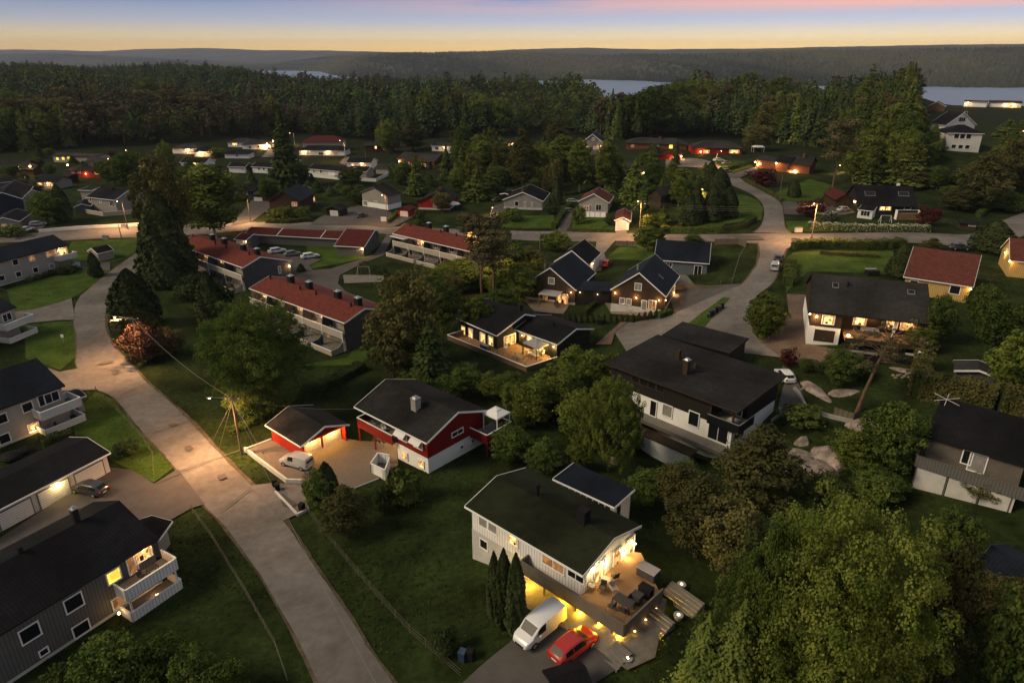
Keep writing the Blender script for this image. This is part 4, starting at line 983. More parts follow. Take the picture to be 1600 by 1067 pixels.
    for side in (-1, 1):
        yy = side*hb*.60; nz = pr[-2]; MB().box(*sorted((L/2-.10, L/2-.36)), *sorted((yy, yy+side*.17)), nz[2]-.17, nz[2]+.0).build('headlight', 'glass', root)
        MB().box(-L/2-.02, -L/2+.12, *sorted((side*hb*.62, side*hb*.86)), .72, .92).build('tail_light', 'paint_red', root)
        MB().box(glass_side[-1][1]-L/2-.35, glass_side[-1][1]-L/2-.2, *sorted((side*(hb-.03), side*(hb+.16))), .98, 1.12).build('wing_mirror', paint, root)
    MB().box(L/2-.05, L/2+.02, -hb*.5, hb*.5, .34, .52).build('grille', 'dark', root)
    MB().box(-L/2-.015, -L/2+.02, -.26, .26, .52, .62).build('number_plate', 'white', root)
    return root
def car(kind, paint, tail, nose, label, group=None, z=None):
    """car lying between two pixels on the ground (tail, nose)"""
    a = P(*tail); b = P(*nose); d = b-a; rz = math.atan2(d.y, d.x); c = (a+b)/2; zz = th(c.x, c.y)+.10 if z is None else z
    k = (kind, paint)
    if k not in CARS: r = CARS[k] = make_car(kind, paint, label, group); r.location = (c.x, c.y, zz); r.rotation_euler = (0, 0, rz)
    else: r = dup(CARS[k], (c.x, c.y, zz), rz, label, group)
    d3 = math.hypot(c.x, c.y); return r
# ------------------------------------------------------------ poles and wires
def pole(bx, by, ty, label, arm=None, lit=0, wood=True, cross=0, name=None, cat='pole', head_px=None, stays=(), r=.13):
    b = P(bx, by); H = hgt(b, ty); name = name or ('utility_pole' if wood else 'street_lamp')
    o = thing(name, label, cat, tuple(b), 0)
    MB().bar((0, 0, -.5), (0, 0, H), r, r*.7, 10).build('pole', 'pole_wood' if wood else 'galv', o)
    if cross: MB().box(-cross, cross, -.06, .06, H-.45, H-.33).build('crossarm', 'pole_wood', o); \
        [MB().bar((q*cross*.8, 0, H-.33), (q*cross*.8, 0, H-.15), .05, .04, 6).build('insulator', 'white', o) for q in (-1, 0, 1)]
    if arm is not None:
        ax, ay, az = arm; e = Vector((ax, ay, H+az)); a = MB().bar((0, 0, H-.25), e, .035, .03, 6).build('arm', 'galv', o)
        dr = Vector((ax, ay, 0)).normalized(); h = MB(); c = e+dr*.3
        h.bar(e-dr*.05, e+dr*.65, .11, .09, 8); hd = h.build('lamp_head', 'galv', o)
        MB().ball((c.x, c.y, c.z-.10), .15, .5, 8, 5).build('bulb', 'bulb' if lit else 'white', hd)
        if lit: lamp_light('lamp_light', (c.x, c.y, c.z-.35), lit*9, (1,.50,.20), .6, o, 164)
    for sx_, sy_ in stays: MB().bar((0, 0, H*.93), (sx_, sy_, -.2), .012, .012, 4).build('stay_wire', 'wire', o)
    return o, b+Vector((0, 0, H))
def wire(a, b, sag, label, r=.018, group=None, n=14):
    mb = MB(); a = Vector(a); b = Vector(b); pts = [a+(b-a)*(i/n)-Vector((0, 0, sag*4*(i/n)*(1-i/n))) for i in range(n+1)]
    pts = [p-a for p in pts]
    for p, q in zip(pts[:-1], pts[1:]): mb.bar(p, q, r, r, 4)
    o = mb.build('overhead_wire', 'wire'); o.location = a; tag(o, label, 'wire', group); return o
def fence(pts, h, label, m='fence_wood', top=None, px=True, gap=2.4, t=.05, name='fence', cat='fence', open_=False, kerb_=False):
    W_ = [P(*p) for p in pts] if px else pts; o = thing(name, label, cat, tuple(W_[0])); pn = MB(); ps = MB(); b0 = W_[0]; tp = MB()
    for a, b in zip(W_[:-1], W_[1:]):
        L = (b-a).length; n = max(1, int(L/gap))
        for i in range(n):
            p = a+(b-a)*(i/n); q = a+(b-a)*((i+1)/n); zp = th(p.x, p.y)-b0.z; zq = th(q.x, q.y)-b0.z
            p2 = (p.x-b0.x, p.y-b0.y); q2 = (q.x-b0.x, q.y-b0.y)
            if open_:
                for zz in (.3, .6, .95): pn.bar((*p2, zp+zz*h), (*q2, zq+zz*h), .009, .009, 4)
            else: pn.wall(p2, q2, t, zp-.1, zp+h, zq-.1, zq+h)
            if not kerb_: e_ = .03 if open_ else .06; MB().box(p2[0]-e_, p2[0]+e_, p2[1]-e_, p2[1]+e_, zp-.3, zp+h+.08).build('post', m if not open_ else 'pole_wood', o)
            if top: tp.wall(p2, q2, t+.10, zp+h+.004, zp+h+.07, zq+h+.004, zq+h+.07)
    pn.build('panel', 'wire' if open_ else m, o)
    if top: tp.build('top_rail', top, o)
    return o
def rock(px, py, w, d, h, label, rz=0, group=None, cat='rock', seed=0):
    """a boulder: an egg cut flat by random planes, slightly rough"""
    b = P(px, py); r = np.random.default_rng(seed*7+int(px)); nu, nv = 44, 22; mb = MB(); pts = []
    for j in range(nv+1):
        a = PI*.62*j/nv
        for i in range(nu): t = 2*PI*i/nu; pts.append((math.sin(a)*math.cos(t), math.sin(a)*math.sin(t), math.cos(a)))
    Pn = np.array(pts)*(1+.05*r.normal(size=(len(pts), 1))*0)
    for _ in range(26):
        n = r.normal(size=3); n[2] = abs(n[2])*.8; n /= np.linalg.norm(n); k = r.uniform(.62, .92); dd = Pn@n-k; Pn = Pn-np.maximum(dd, 0)[:, None]*n*r.uniform(.75, 1)
    Pn += r.normal(0, .012, Pn.shape); mb.v = [(p[0]*w/2, p[1]*d/2, p[2]*h) for p in Pn]
    for j in range(nv):
        for i in range(nu): mb.f.append((j*nu+i, (j+1)*nu+i, (j+1)*nu+(i+1)%nu, j*nu+(i+1)%nu))
    o = mb.build('rock', 'rock'); o.location = b-Vector((0, 0, .15*h)); o.rotation_euler = (0, 0, rz); tag(o, label, cat, group); return o
# ------------------------------------------------------------ the buildings
def Zm(ox, oy, s=3.9525): return lambda x, y: (ox+x/s, oy+y/s)
zA, zB, zC, zD, zE = Zm(0,180), Zm(350,180), Zm(700,180), Zm(1050,180), Zm(1250,120,4.103)
zF, zG, zH, zI, zJ = Zm(0,400), Zm(250,330), Zm(580,330), Zm(880,360), Zm(1200,360)
zK, zL, zM, zN, zO, zP, zQ = Zm(0,540,4.103), Zm(0,770,3.5925), Zm(320,560,3.3333), Zm(680,700,2.907), Zm(900,500), Zm(1200,560,3.5575), Zm(1050,760,2.909)
def wins(h, z, rows):
    for r in rows: h.win(r[0], *z(r[1], r[2]), *r[3:])
# ---- red-roofed terraces
def terrace(label, z, A, B, R, end, units, lits, chim, vents, lamps, pitch=None, W=None, rear=6.3):
    h = House('row_house', label, z(*A), z(*B), z(*R), end, ze=5.4, wall='beige_clad', roof='roof_red', pitch=pitch, W=W, rear=rear, cat='row house',
              wallbox=None, oh=.3, gut=True, vents=[z(*v) for v in vents])
    # pull the front wall back behind the balconies: rebuild the wall block
    for c in list(h.root.children):
        if c.name.startswith('wall'): bpy.data.objects.remove(c)
    L, W_, D = h.L, h.W, 1.9; h.wb = (.3, L-.3, D, W_-.3); zt = lambda y: h.zroof(y)-.19
    MB().ext([(D,-1.5), (W_-.3,-1.5), (W_-.3,zt(W_-.3)), (h.w,zt(h.w)), (D,zt(D))], .42, L-.42).build('wall', 'beige_clad', h.root)
    for x0, x1 in ((.3, .41), (L-.41, L-.3)):   # gable cladding reaches out beside the balconies
        MB().ext([(.05,-1.5), (W_-.3,-1.5), (W_-.3,zt(W_-.3)), (h.w,zt(h.w)), (.05,zt(.05))], x0, x1).build('gable_wall', 'grey_dark', h.root)
    uw = (L-.84)/units; bz = 2.75
    MB().box(.42, L-.42, -.35, D, bz-.22, bz).build('balcony', 'deck_grey', h.root)
    MB().box(.30, L-.30, -.44, -.36, bz-.45, bz+.85).build('balcony_parapet', 'beige_clad', h.root)
    MB().box(.28, L-.28, -.48, -.32, bz+.855, bz+.93).build('handrail', 'white', h.root)
    for i in range(units+1):
        x = .42+uw*i; x = min(max(x, .45), L-.45)
        if 0 < i < units: MB().ext([(-.3,bz), (D,bz), (D,zt(D)-.02), (.02,zt(0.02)-.03), (-.3,bz+1.3)], x-.05, x+.05).build('partition', 'grey_dark', h.root)
        MB().box(x-.07, x+.07, -.47, -.33, bz-2.9, bz-.455).build('post', 'white', h.root)
        MB().box(x-.06, x+.06, -.50, -.44, bz-.45, bz+.9).build('post', 'white', h.root)
        gy = -3.0
        zz = th(*h.wl(x, gy)[:2])-h.zb
        MB().ext([(gy,-1.2), (-.5,-1.2), (-.5,1.9), (gy+1.6,1.15), (gy,.95)], x-.05, x+.05).build('garden_screen', 'grey_dark' if 0 < i < units else 'grey_clad', h.root)
    MB().box(.42, L-.42, -3.0, D, -.6, .04).build('terrace_floor', 'deck_grey', h.root)
    f = MB(); t = MB()
    for i in range(units):
        x0, x1 = .47+uw*i, .37+uw*(i+1)
        f.box(x0, x1-(1.0 if i % 2 else 0), -3.06, -2.99, -1.2, .92); t.box(x0-.03, x1+.03-(1.0 if i % 2 else 0), -3.10, -2.95, .925, .99)
    f.build('garden_parapet', 'beige_clad', h.root); t.build('handrail', 'white', h.root)
    kinds = ['dark', 'lit', 'curtain', 'lit_dim']
    for i in range(units):
        x = .42+uw*i; a, b, c, d = lits[i]
        h.win('f', 0, 0, 1.5, 1.25, a, 2, xyz=(x+uw*.33, D, bz+1.45)); h.win('f', 0, 0, .85, 2.0, b, 1, xyz=(x+uw*.74, D, bz+1.05), name='balcony_door')
        h.win('f', 0, 0, 1.5, 1.25, c, 2, xyz=(x+uw*.33, D, 1.45)); h.win('f', 0, 0, .85, 2.0, d, 1, xyz=(x+uw*.74, D, 1.05), name='terrace_door')
        if i in lamps: h.lamp('f', 0, 0, lamps[i], xyz=(x+uw*.56, D, bz+1.9))
    for q in chim:
        y = h.w+.7; z_ = h.zroof(y)
        # place along the ridge where the pixel column says
        x = h.roof_hit(*z(*q))[0]
        o = MB().box(x-.55, x+.55, y-.5, y+.5, z_-.8, z_+1.45).build('chimney', 'chimney_black', h.root)
        MB().box(x-.6, x+.6, y-.55, y+.55, z_+1.455, z_+1.52).bar((x, y, z_+1.5), (x, y, z_+1.72), .38, .30, 10).build('cap', 'steel', o)
    return h
LT = 'lit'; DK = 'dark'; CU = 'curtain'; LD = 'lit_dim'; LB = 'lit_bright'; LY = 'lit_yellow'
t1 = terrace('long two-storey terrace with red roof nearest the big dark conifers, four balconies', zG, (105,205), (510,348), (620,280), 'R', 4,
   [(CU,CU,DK,CU),(LT,LT,DK,DK),(LT,CU,CU,DK),(CU,CU,DK,CU)], [(330,165),(412,185),(530,222),(620,245)], [(205,160),(343,205),(408,228),(553,272)], {1: 45}, rear=7.6)
t1.win('r', *zG(738,362), .5, 1.6, CU); t1.lamp('r', *zG(795,338), 60, 'bulb', .16)
t2 = terrace('red-roofed terrace behind the round green tree, two tables on its near balconies', zG, (550,475), (1140,690), (1265,600), 'R', 5,
   [(LT,LB,DK,CU),(LT,LT,CU,DK),(LT,LD,DK,CU),(CU,LB,LD,LD),(CU,DK,DK,CU)], [(832,415),(940,455),(1122,510),(1248,550)], [(683,420),(867,485),(965,517),(1180,590)], {0: 80, 2: 30, 3: 50})
t3 = terrace('red-roofed terrace beside the garage row, pale awning over its left balcony', zB, (1040,730), (1560,850), (1120,668), 'L', 5,
   [(DK,CU,CU,DK),(LT,CU,DK,CU),(CU,LD,CU,DK),(DK,CU,LD,DK),(CU,CU,DK,CU)], [(1262,690),(1370,710)], [(1150,685),(1340,725),(1435,745)], {1: 45}, pitch=22)
L3 = t3.L
t3.lb('awning', 'cloth_grey', (.5, L3/5, -1.3, .1, 5.0, 5.08)); t3.lb('awning_frame', 'white', (.45, L3/5+.05, -1.34, -1.30, 4.9, 5.1), (.45,.5,-1.3,0,4.95,5.1), (L3/5, L3/5+.05,-1.3,0,4.95,5.1))
for i, (x, lab) in enumerate(((2.2, 'dark garden table on the upper balcony, left end of the terrace behind the round tree'), (12.5, 'dark garden table on the upper balcony by the lit lamp, terrace behind the round tree'))):
    table_at(t2, x+.6, .7, 2.75, 1.2, .7, lab)
# two people shapes seen as white laundry/chairs on the near balcony
chair_at(t2, t2.L-4.4, .4, 2.75, 2.6, 'pale chair on the right-hand balcony of the terrace behind the round tree', 'cloth_white')
# ---- garage row with dark red roof
g = House('garage_row', 'long low garage row with dark red roof and grey boarding beside the road', zG(520,140), zG(1110,172), zG(1030,103), 'R', ze=2.6, wall='grey_boards', roof='roof_maroon', cat='garage', pitch=17, W=7.4)
g2 = House('garage_row', 'right end of the garage row, dark red roof, lamp on its corner', zG(1075,213), zG(1260,222), zG(1340,125), 'R', ze=2.7, wall='grey_boards', roof='roof_maroon', cat='garage', pitch=17, rear=3.9)
g2.lamp('f', *zG(1250,232), 110, 'bulb', .2)
g3 = House('garage', 'small red-roofed white-doored garage at the left end of the long garage row', zG(455,172), zG(528,180), zG(490,115), 'L', ze=2.5, wall='grey_boards', roof='roof_maroon', cat='garage', pitch=17, W=6.4)
g3.gdoor('f', *zG(495,195), 2.4, 2.0); g3.lamp('f', *zG(533,188), 60, 'bulb', .14)
for i in (.34, .66): g.lb('bargeboard', 'white', (g.L*i-.06, g.L*i+.06, -.04, -.01, 2.44, 2.64))
def ridge_strip(h, x):
    tp = h.tp; MB().ext([(0,h.ze+.01),(h.w,h.ze+h.r+.01),(h.W,h.back+.01),(h.W,h.back+.10),(h.w,h.ze+h.r+.11),(0,h.ze+.11)][::-1], x-.07, x+.07).build('divider', 'white', h.root)
ridge_strip(g, g.L*.345); ridge_strip(g, g.L*.80)
# ---- red house with its courtyard
rh = House('red_house', 'dark red two-storey house with white basement and black roof beside the paved yard', zM(778,250), zM(1155,440), zM(1320,278), 'R', ze=5.0, wall='red_boards', roof='roof_felt', plinth=2.35, pl_mat='white',
   chim=[(*zM(1100,262),.9,1.5,'concrete','steel')], oh=.5)
L, W_ = rh.L, rh.W
# recess the left half: patio under a covered balcony
for c in list(rh.root.children):
    if c.name.startswith(('wall', 'foundation')): bpy.data.objects.remove(c)
xr = L*.55; y0 = .5; D = 3.0; zt = lambda y: rh.zroof(y)-.19
gb = lambda ya, za: [(ya, za), (W_-.5, za), (W_-.5, zt(W_-.5)), (rh.w, zt(rh.w)), (ya, zt(ya))]
MB().ext(gb(D, 2.35), .5, xr).build('wall', 'red_boards', rh.root); MB().ext(gb(.5, 2.35), xr, L-.5).build('wall', 'red_boards', rh.root)
rh.lb('foundation', 'white', (.55, xr, D+.05, W_-.55, -3, 2.349), (xr, L-.55, .55, W_-.55, -3, 2.349))
rh.wb = (.5, L-.5, .5, W_-.5)
rh.deck([(.5,-.1), (xr-.01,-.1), (xr-.01,D-.01), (.5,D-.01)], 2.6, .3, 'deck_grey', .95, 'red_boards', skip=(1,2), posts=[(.6,0), (xr*.5,0)], name='balcony', top='white', rt=.1)
for q, k in (((1030,400),CU), ((1110,440),CU)):
    rh.win('f', *zM(*q), 1.5, 1.3, k, 2)
    x, y, z = rh.hit('f', *zM(*q)); MB().ext([(.38,z+.75),(-.35,z+.15),(-.35,z+.11),(.38,z+.71)], x-.95, x+.95).build('awning', 'cloth_white', rh.root)
for q in ((1042,505), (1127,548)): rh.win('f', *zM(*q), .9, .9, 'lit')
rh.win('r', *zM(1315,385), 1.9, .55, DK, 2); rh.win('r', *zM(1395,428), .5, .35, DK); rh.win('r', *zM(1338,460), .5, .35, DK)
rh.lb('satellite_dish', 'dark', (L-.5, L-.1, W_*.45, W_*.45+.06, 4.6, 4.66)); rh.win(f'f{D}', 0, 0, 2.0, 1.9, DK, 2, xyz=(xr*.4, D, 3.75)); rh.win(f'f{D}', 0, 0, .9, 2.0, CU, xyz=(xr*.72, D, 3.7), name='balcony_door')
rh.win('f', 0, 0, 1.2, 1.1, LD, 2, xyz=(xr*.3, D+.05, 1.35)); rh.win('f', 0, 0, .95, 2.0, DK, xyz=(xr*.7, D+.05, 1.05), name='door', door=True)
rh.lamp('f', 0, 0, 95, 'bulb', .09, (1,.55,.16), xyz=(xr*.5, D+.05, 2.05)); rh.lamp('f', 0, 0, 60, 'bulb', .09, (1,.55,.16), xyz=(xr*.9, D+.05, 2.0))
# rear balcony with a white party tent on it
rh.deck([(L-.45, W_*.72), (L+2.6, W_*.72), (L+2.6, W_+1.6), (L-.45, W_+1.6)], 2.6, .3, 'deck_grey', .95, 'red_boards', skip=(3,), name='balcony', posts=[(L+2.4, W_*.72+.2), (L+2.4, W_+1.4)])
gazebo_at(rh, L+1.1, W_+.4, 2.6, 2.6, 2.6, 'white party tent on the back balcony of the dark red house')
for i, (x, y, r_, lab) in enumerate(((xr*.30, 1.2, 0, 'dark garden chair left of the round table under the red balcony'), (xr*.50, 1.5, 3.1, 'dark garden chair right of the round table under the red balcony'))):
    chair_at(rh, x, y, 0, r_, lab)
tb = local_thing(rh, 'table', 'small round table on the lit patio under the red balcony', 'table', xr*.4, 1.3, 0); MB().bar((0,0,.7),(0,0,.74),.5,.5,16).build('tabletop', 'cloth_dark', tb); MB().bar((0,0,0),(0,0,.7),.05,.05,8).build('pedestal', 'dark', tb)
chair_at(rh, xr*.3, 1.4, 2.6, .4, 'dark chair up on the balcony of the dark red house'); chair_at(rh, xr*.6, 1.0, 2.6, 1.2, 'pale chair up on the balcony of the dark red house', 'cloth_white')
table_at(rh, xr*.45, 1.5, 2.6, 1.3, .8, 'dark table up on the balcony of the dark red house')
# red double garage
rg = House('garage', 'red double garage with lit pale doors and black roof beside the red house', zM(315,345), zM(500,458), zM(625,352), 'R', ze=2.6, wall='red_bright', roof='roof_felt', cat='garage')
for c in list(rg.root.children):
    if c.name.startswith('wall'): bpy.data.objects.remove(c)
xd = rg.L-1.15; zt = lambda y: rg.zroof(y)-.19
MB().ext([(.45,-1), (rg.W-.45,-1), (rg.W-.45,zt(rg.W-.45)), (rg.w,zt(rg.w)), (.45,zt(.45))], .45, xd).build('wall', 'red_bright', rg.root); rg.wb = (.45, xd, .45, rg.W-.45)
MB().box(xd, rg.L-.3, .45, .6, -1, 2.4).build('side_wall', 'red_bright', rg.root); MB().box(xd, rg.L-.3, rg.W-.6, rg.W-.45, -1, 2.4).build('side_wall', 'red_bright', rg.root)
MB().box(rg.L-.35, rg.L-.25, .3, rg.W-.3, 2.45, 2.75).build('beam', 'red_bright', rg.root)
MB().ext([(.6,2.75),(rg.W-.6,2.75),(rg.w,zt(rg.w)-.02)], rg.L-.33, rg.L-.27).build('gable_panel', 'red_boards', rg.root)
for y in (rg.W*.29, rg.W*.71): rg.gdoor('r', 0, 0, rg.W*.34, 2.05, 'white_clad', xyz=(xd, y, 1.05))
rg.lamp('r', 0, 0, 170, 'bulb', .07, (1,.48,.10), xyz=(xd, rg.W*.29, 2.35)); rg.lamp('r', 0, 0, 170, 'bulb', .07, (1,.52,.12), xyz=(xd, rg.W*.71, 2.35))
# ---- near white house with lit decks
nh = House('white_house', 'white boarded house with olive roof and warmly lit wooden deck, lower middle', zN(135,262), zN(672,578), zN(815,408), 'R', ze=5.2, wall='white_boards', roof='roof_olive', trim='white', plinth=2.6, pl_mat='plinth',
   chim=[(*zN(672,330),.9,1.25,'dark',None)], vents=[(*zN(464,200),.2,.8)], oh=.45)
L, W_ = nh.L, nh.W
wins(nh, zN, [('f',219,333,1.0,1.1,CU), ('f',262,358,1.0,1.1,CU), ('f',355,410,1.1,1.2,LB), ('f',537,520,2.3,1.15,LD,2), ('f',640,575,1.6,.9,DK,2), ('f',222,436,.9,.9,DK)])
wins(nh, zN, [('r',745,560,1.5,2.0,LB,2), ('r',825,500,1.0,2.0,LT), ('r',882,450,1.3,2.0,LB,2)])
for q in ((720,540), (770,525), (858,470), (905,430)): nh.lamp('r', *zN(*q), 42, 'bulb', .06, (1,.68,.26))
dz = 2.55
c0, c1, c2, c3 = nh.loc(*zN(388,515), dz+.9), nh.loc(*zN(865,800), dz+.9), nh.loc(*zN(1035,640), dz+.9), nh.loc(*zN(935,475), dz)
y1 = min(c0[1], c1[1]); xE = max(c1[0], c2[0]); print('deck', c0, c1, c2, c3, L, W_)
dk = nh.deck([(c0[0], .44), (c0[0], y1), (c1[0], y1), (c2[0], c2[1]), (c3[0], max(c3[1], c2[1]+1)), (L-.46, W_*.9), (L-.46, .44)], dz, .22, 'deck', .95, 'rail_grey', skip=(3,4,5,6), posts=[], name='deck', top='rail_grey')
for q in ((517,700), (652,795), (745,858), (845,870)):
    x, y = nh.loc(*zN(*q), 0); nh.lb('deck_post', 'rail_grey', (x-.11, x+.11, y1+.1, y1+.32, -1.5, dz-.22))
for i in range(9):   # joists
    x = c0[0]+.4+i*(c1[0]-c0[0]-.8)/8; MB().box(x-.04, x+.04, y1+.1, .40, dz-.45, dz-.225).build('joist', 'rail_grey', dk)
xe = max(c1[0], c2[0]); spots_ = [(c0[0]+.7+k*(c1[0]-c0[0]-1.2)/5, y1+.16) for k in range(6)]+[(xe+.12, y1+1.2), (xe+.12, y1+2.8), (xe+.1, y1+4.4)]
for x, y in spots_:
    MB().box(x-.04, x+.04, y-.04, y+.04, dz-.40, dz-.34).build('deck_light', 'bulb', nh.root); lamp_light('lamp_light', (x, y, dz-.75), 170 if x < xe-.5 else 230, (1,.56,.02), .08, nh.root)
nh.win('f', *zN(710,790), 1.6, 1.1, DK, 2); nh.win('f', *zN(450,600), 1.0, 2.0, LT, name='door', door=True)
patch('patio', [nh.wl(c0[0]-.6, y1-1.8), nh.wl(c1[0]+1.6, y1-1.8), nh.wl(c1[0]+2.6, y1+.5), nh.wl(L+4.8, 5.5), nh.wl(L, 5.5), nh.wl(L, .6), nh.wl(c0[0]-.6, .6)], 'slab', px=False)
for i, (px, py, r_, m, lab) in enumerate(((815,600,-1.9,'cloth_dark','dark chair behind the small round table on the near deck'), (760,650,.3,'cloth_dark','dark armchair with back to the railing on the near deck'),
      (808,655,1.1,'cloth_grey','grey armchair facing the wall lamps on the near deck'), (710,640,1.6,'cloth_grey','grey armchair in the corner by the white house wall on the near deck'))):
    x, y = nh.loc(*zN(px, py), dz); chair_at(nh, x, y, dz, r_, lab, m)
x, y = nh.loc(*zN(772,620), dz); tb = local_thing(nh, 'table', 'small round table lit yellow on the near deck', 'table', x, y, dz); MB().bar((0,0,.55),(0,0,.6),.45,.45,16).build('tabletop', 'cloth_grey', tb); MB().bar((0,0,0),(0,0,.55),.05,.05,8).build('pedestal', 'dark', tb)
x, y = nh.loc(*zN(855,720), dz); table_at(nh, x, y, dz, 1.7, 1.0, 'dark square dining table at the corner of the near deck', 'cloth_dark')
for px, py, r_, lab in ((800,735,1.57,'dark dining chair left of the square table on the near deck'), (895,715,-1.57,'pale dining chair right of the square table on the near deck'), (855,755,0,'dining chair at the railing side of the square table')):
    x, y = nh.loc(*zN(px, py), dz); chair_at(nh, x, y, dz, r_+3.14, lab, 'cloth_dark')
for px, py, w, d, hh, nm, lab, m in ((965,585,1.7,1.0,1.0,'storage_box','dark storage box with pale lid on the near deck','cloth_dark'), (955,675,1.1,.7,1.1,'barbecue','black covered barbecue by the railing of the near deck','dark'),
        (915,700,.8,.7,.9,'storage_box','dark cushion box beside the barbecue on the near deck','cloth_dark')):
    x, y = nh.loc(*zN(px, py), dz); r = local_thing(nh, nm, lab, nm.replace('_', ' '), x, y, dz)
    MB().box(-w/2, w/2, -d/2, d/2, .12, hh-.1).build('body', m, r); MB().box(-w/2-.04, w/2+.04, -d/2-.04, d/2+.04, hh-.095, hh).build('lid', 'cloth_grey' if nm == 'storage_box' and w > 1 else m, r)
    for a in (-1, 1): MB().box(a*w*.4-.04, a*w*.4+.04, -d*.4, d*.4, 0, .12).build('foot', 'dark', r)
# steps down beside the deck
for (px, py), w, lab in (((1015,790),2.4,'grey wooden steps going down beside the near deck'), ((1130,690),3.4,'dark stone steps between the shrubs right of the near deck'), ((838,945),1.6,'small yellow-lit steps under the corner of the near deck')):
    p = P(*zN(px, py)); st = thing('garden_steps', lab, 'steps', tuple(p), nh.rz-.15)
    for k in range(5): MB().box(-w/2, w/2, -1.2+k*.34, -1.2+(k+1)*.34, -.3, .05+k*.14).build('step', 'deck_grey', st)
for px, py, lab in ((872,972,'stone pot with a ring light beside the lit steps'), (1103,775,'stone pot with a ring light beside the grey steps'), (1117,635,'round pale pot beside the dark stone steps')):
    p = P(*zN(px, py)); r = thing('fire_bowl', lab, 'planter', tuple(p)); MB().bar((0,0,0),(0,0,.45),.28,.40,14).build('bowl', 'concrete', r); MB().ball((0,0,.46),.12,.6,8,5).build('bulb', 'bulb_white', r)
# flat-roofed carport annex
cp = House('garden_room', 'low white annex with flat dark roof and a strip of small windows behind the white house', zN(535,138), zN(815,268), zN(922,205), 'R', ze=2.7, wall='white_boards', roof='roof_navy', mono=True, pitch=1.5, oh=.25, zb=nh.zb+1.2, cat='annex')
for i in range(9): cp.win('f', 0, 0, cp.L/9*.72, .75, DK, 1, xyz=(.5+(i+.5)*(cp.L-1)/9, .25, 1.95))
cp.win('r', *zN(830,292), .8, 1.9, DK, name='door', door=True)
# ---- dark house with the marquee
mh = House('dark_house', 'black boarded house wing with bright picture windows above the wooden deck', zH(530,660), zH(775,768), zH(950,635), 'R', ze=3.0, wall='black_boards', roof='roof_black', oh=.5, trim='white', chim=[(*zH(920,575),.7,1.2,'chimney_black',None)], plinth=.05)
m2 = House('dark_house', 'right wing of the black deck house, its roof stepping back towards the lane', zH(885,728), zH(1150,822), zH(1268,725), 'R', ze=3.0, wall='black_boards', roof='roof_black', oh=.5, trim='white', vents=[(*zH(1128,715),.16,.9)], zb=mh.zb)
wins(mh, zH, [('f',570,735,1.2,1.6,LB,2), ('f',615,752,1.2,1.6,LB,2), ('f',690,780,1.4,1.6,LB,2), ('f',740,800,1.3,1.6,LB,2)])
mh.win('r', *zH(855,800), 2.6, 2.1, LT, 3, name='glass_door'); m2.win('f', *zH(980,790), 1.2, 1.5, LB); m2.win('f', *zH(1045,810), 1.0, 1.9, CU, name='door', door=True)
for q in ((935,765), (1020,795), (1075,818), (1130,835)): m2.lamp('f', *zH(*q), 120, 'bulb', .08, (1,.62,.18))
p0, p1, p2 = mh.loc(*zH(470,765), .9), mh.loc(*zH(960,962), .9), mh.loc(*zH(1150,900), .9); print('mdeck', p0, p1, p2, mh.L, mh.W)
yd = min(p0[1], p1[1]); xe = p2[0]
md_ = mh.deck([(p0[0], 1.0), (p0[0], yd), (p1[0], p1[1]), (p2[0], p2[1]), (p2[0], max(p2[1]+1, mh.W*.7)), (mh.L, mh.W*.75), (mh.L-.4, .45), (1, .45)], 0.02, .3, 'deck', .9, 'rail_wood', skip=(3,4,5,6,7), top='white',
       posts=[(p0[0]+.3+(p1[0]-p0[0])*i/8, yd+.5) for i in range(9)])
x, y = mh.loc(*zH(1015,890), 0); gazebo_at(mh, x, y, .02, 3.6, 3.0, 'pale grey marquee standing on the lit wooden deck', 'cloth_grey', 'dark', 2.3, .9)
table_at(mh, x, y, .02, 2.2, 1.0, 'long table under the pale marquee on the lit deck', 'cloth_dark')
for i, (dx, dy, r_) in enumerate(((-.9,-.8,3.1), (0,-.8,3.1), (.9,-.8,3.1), (-.9,.8,0), (0,.8,0), (.9,.8,0))): chair_at(mh, x+dx, y+dy, .02, r_, 'white dining chair at the long table under the pale marquee', 'cloth_white', 'dining chairs under the marquee')
x, y = mh.loc(*zH(830,855), 0); chair_at(mh, x, y, .02, .5, 'white lounge chair by the red-framed glass doors of the lit deck', 'cloth_white')
x, y = mh.loc(*zH(910,910), 0); table_at(mh, x, y, .02, 1.8, .9, 'low lounge table in front of the marquee on the lit deck', 'deck_grey', 0, .4)
x, y = mh.loc(*zH(705,850), 0); r = local_thing(mh, 'covered_furniture', 'grey covered garden furniture under the picture windows of the black house', 'furniture', x, y, .02); MB().box(-1.0,1.0,-.45,.45,0,.65).build('cover', 'cloth_dark', r); MB().box(-.8,.8,-.3,.3,.655,.78).build('cushion', 'cloth_grey', r)
mh.lb('chimney', 'concrete', (-.7,-.1,.6,1.2,-1,4.2))
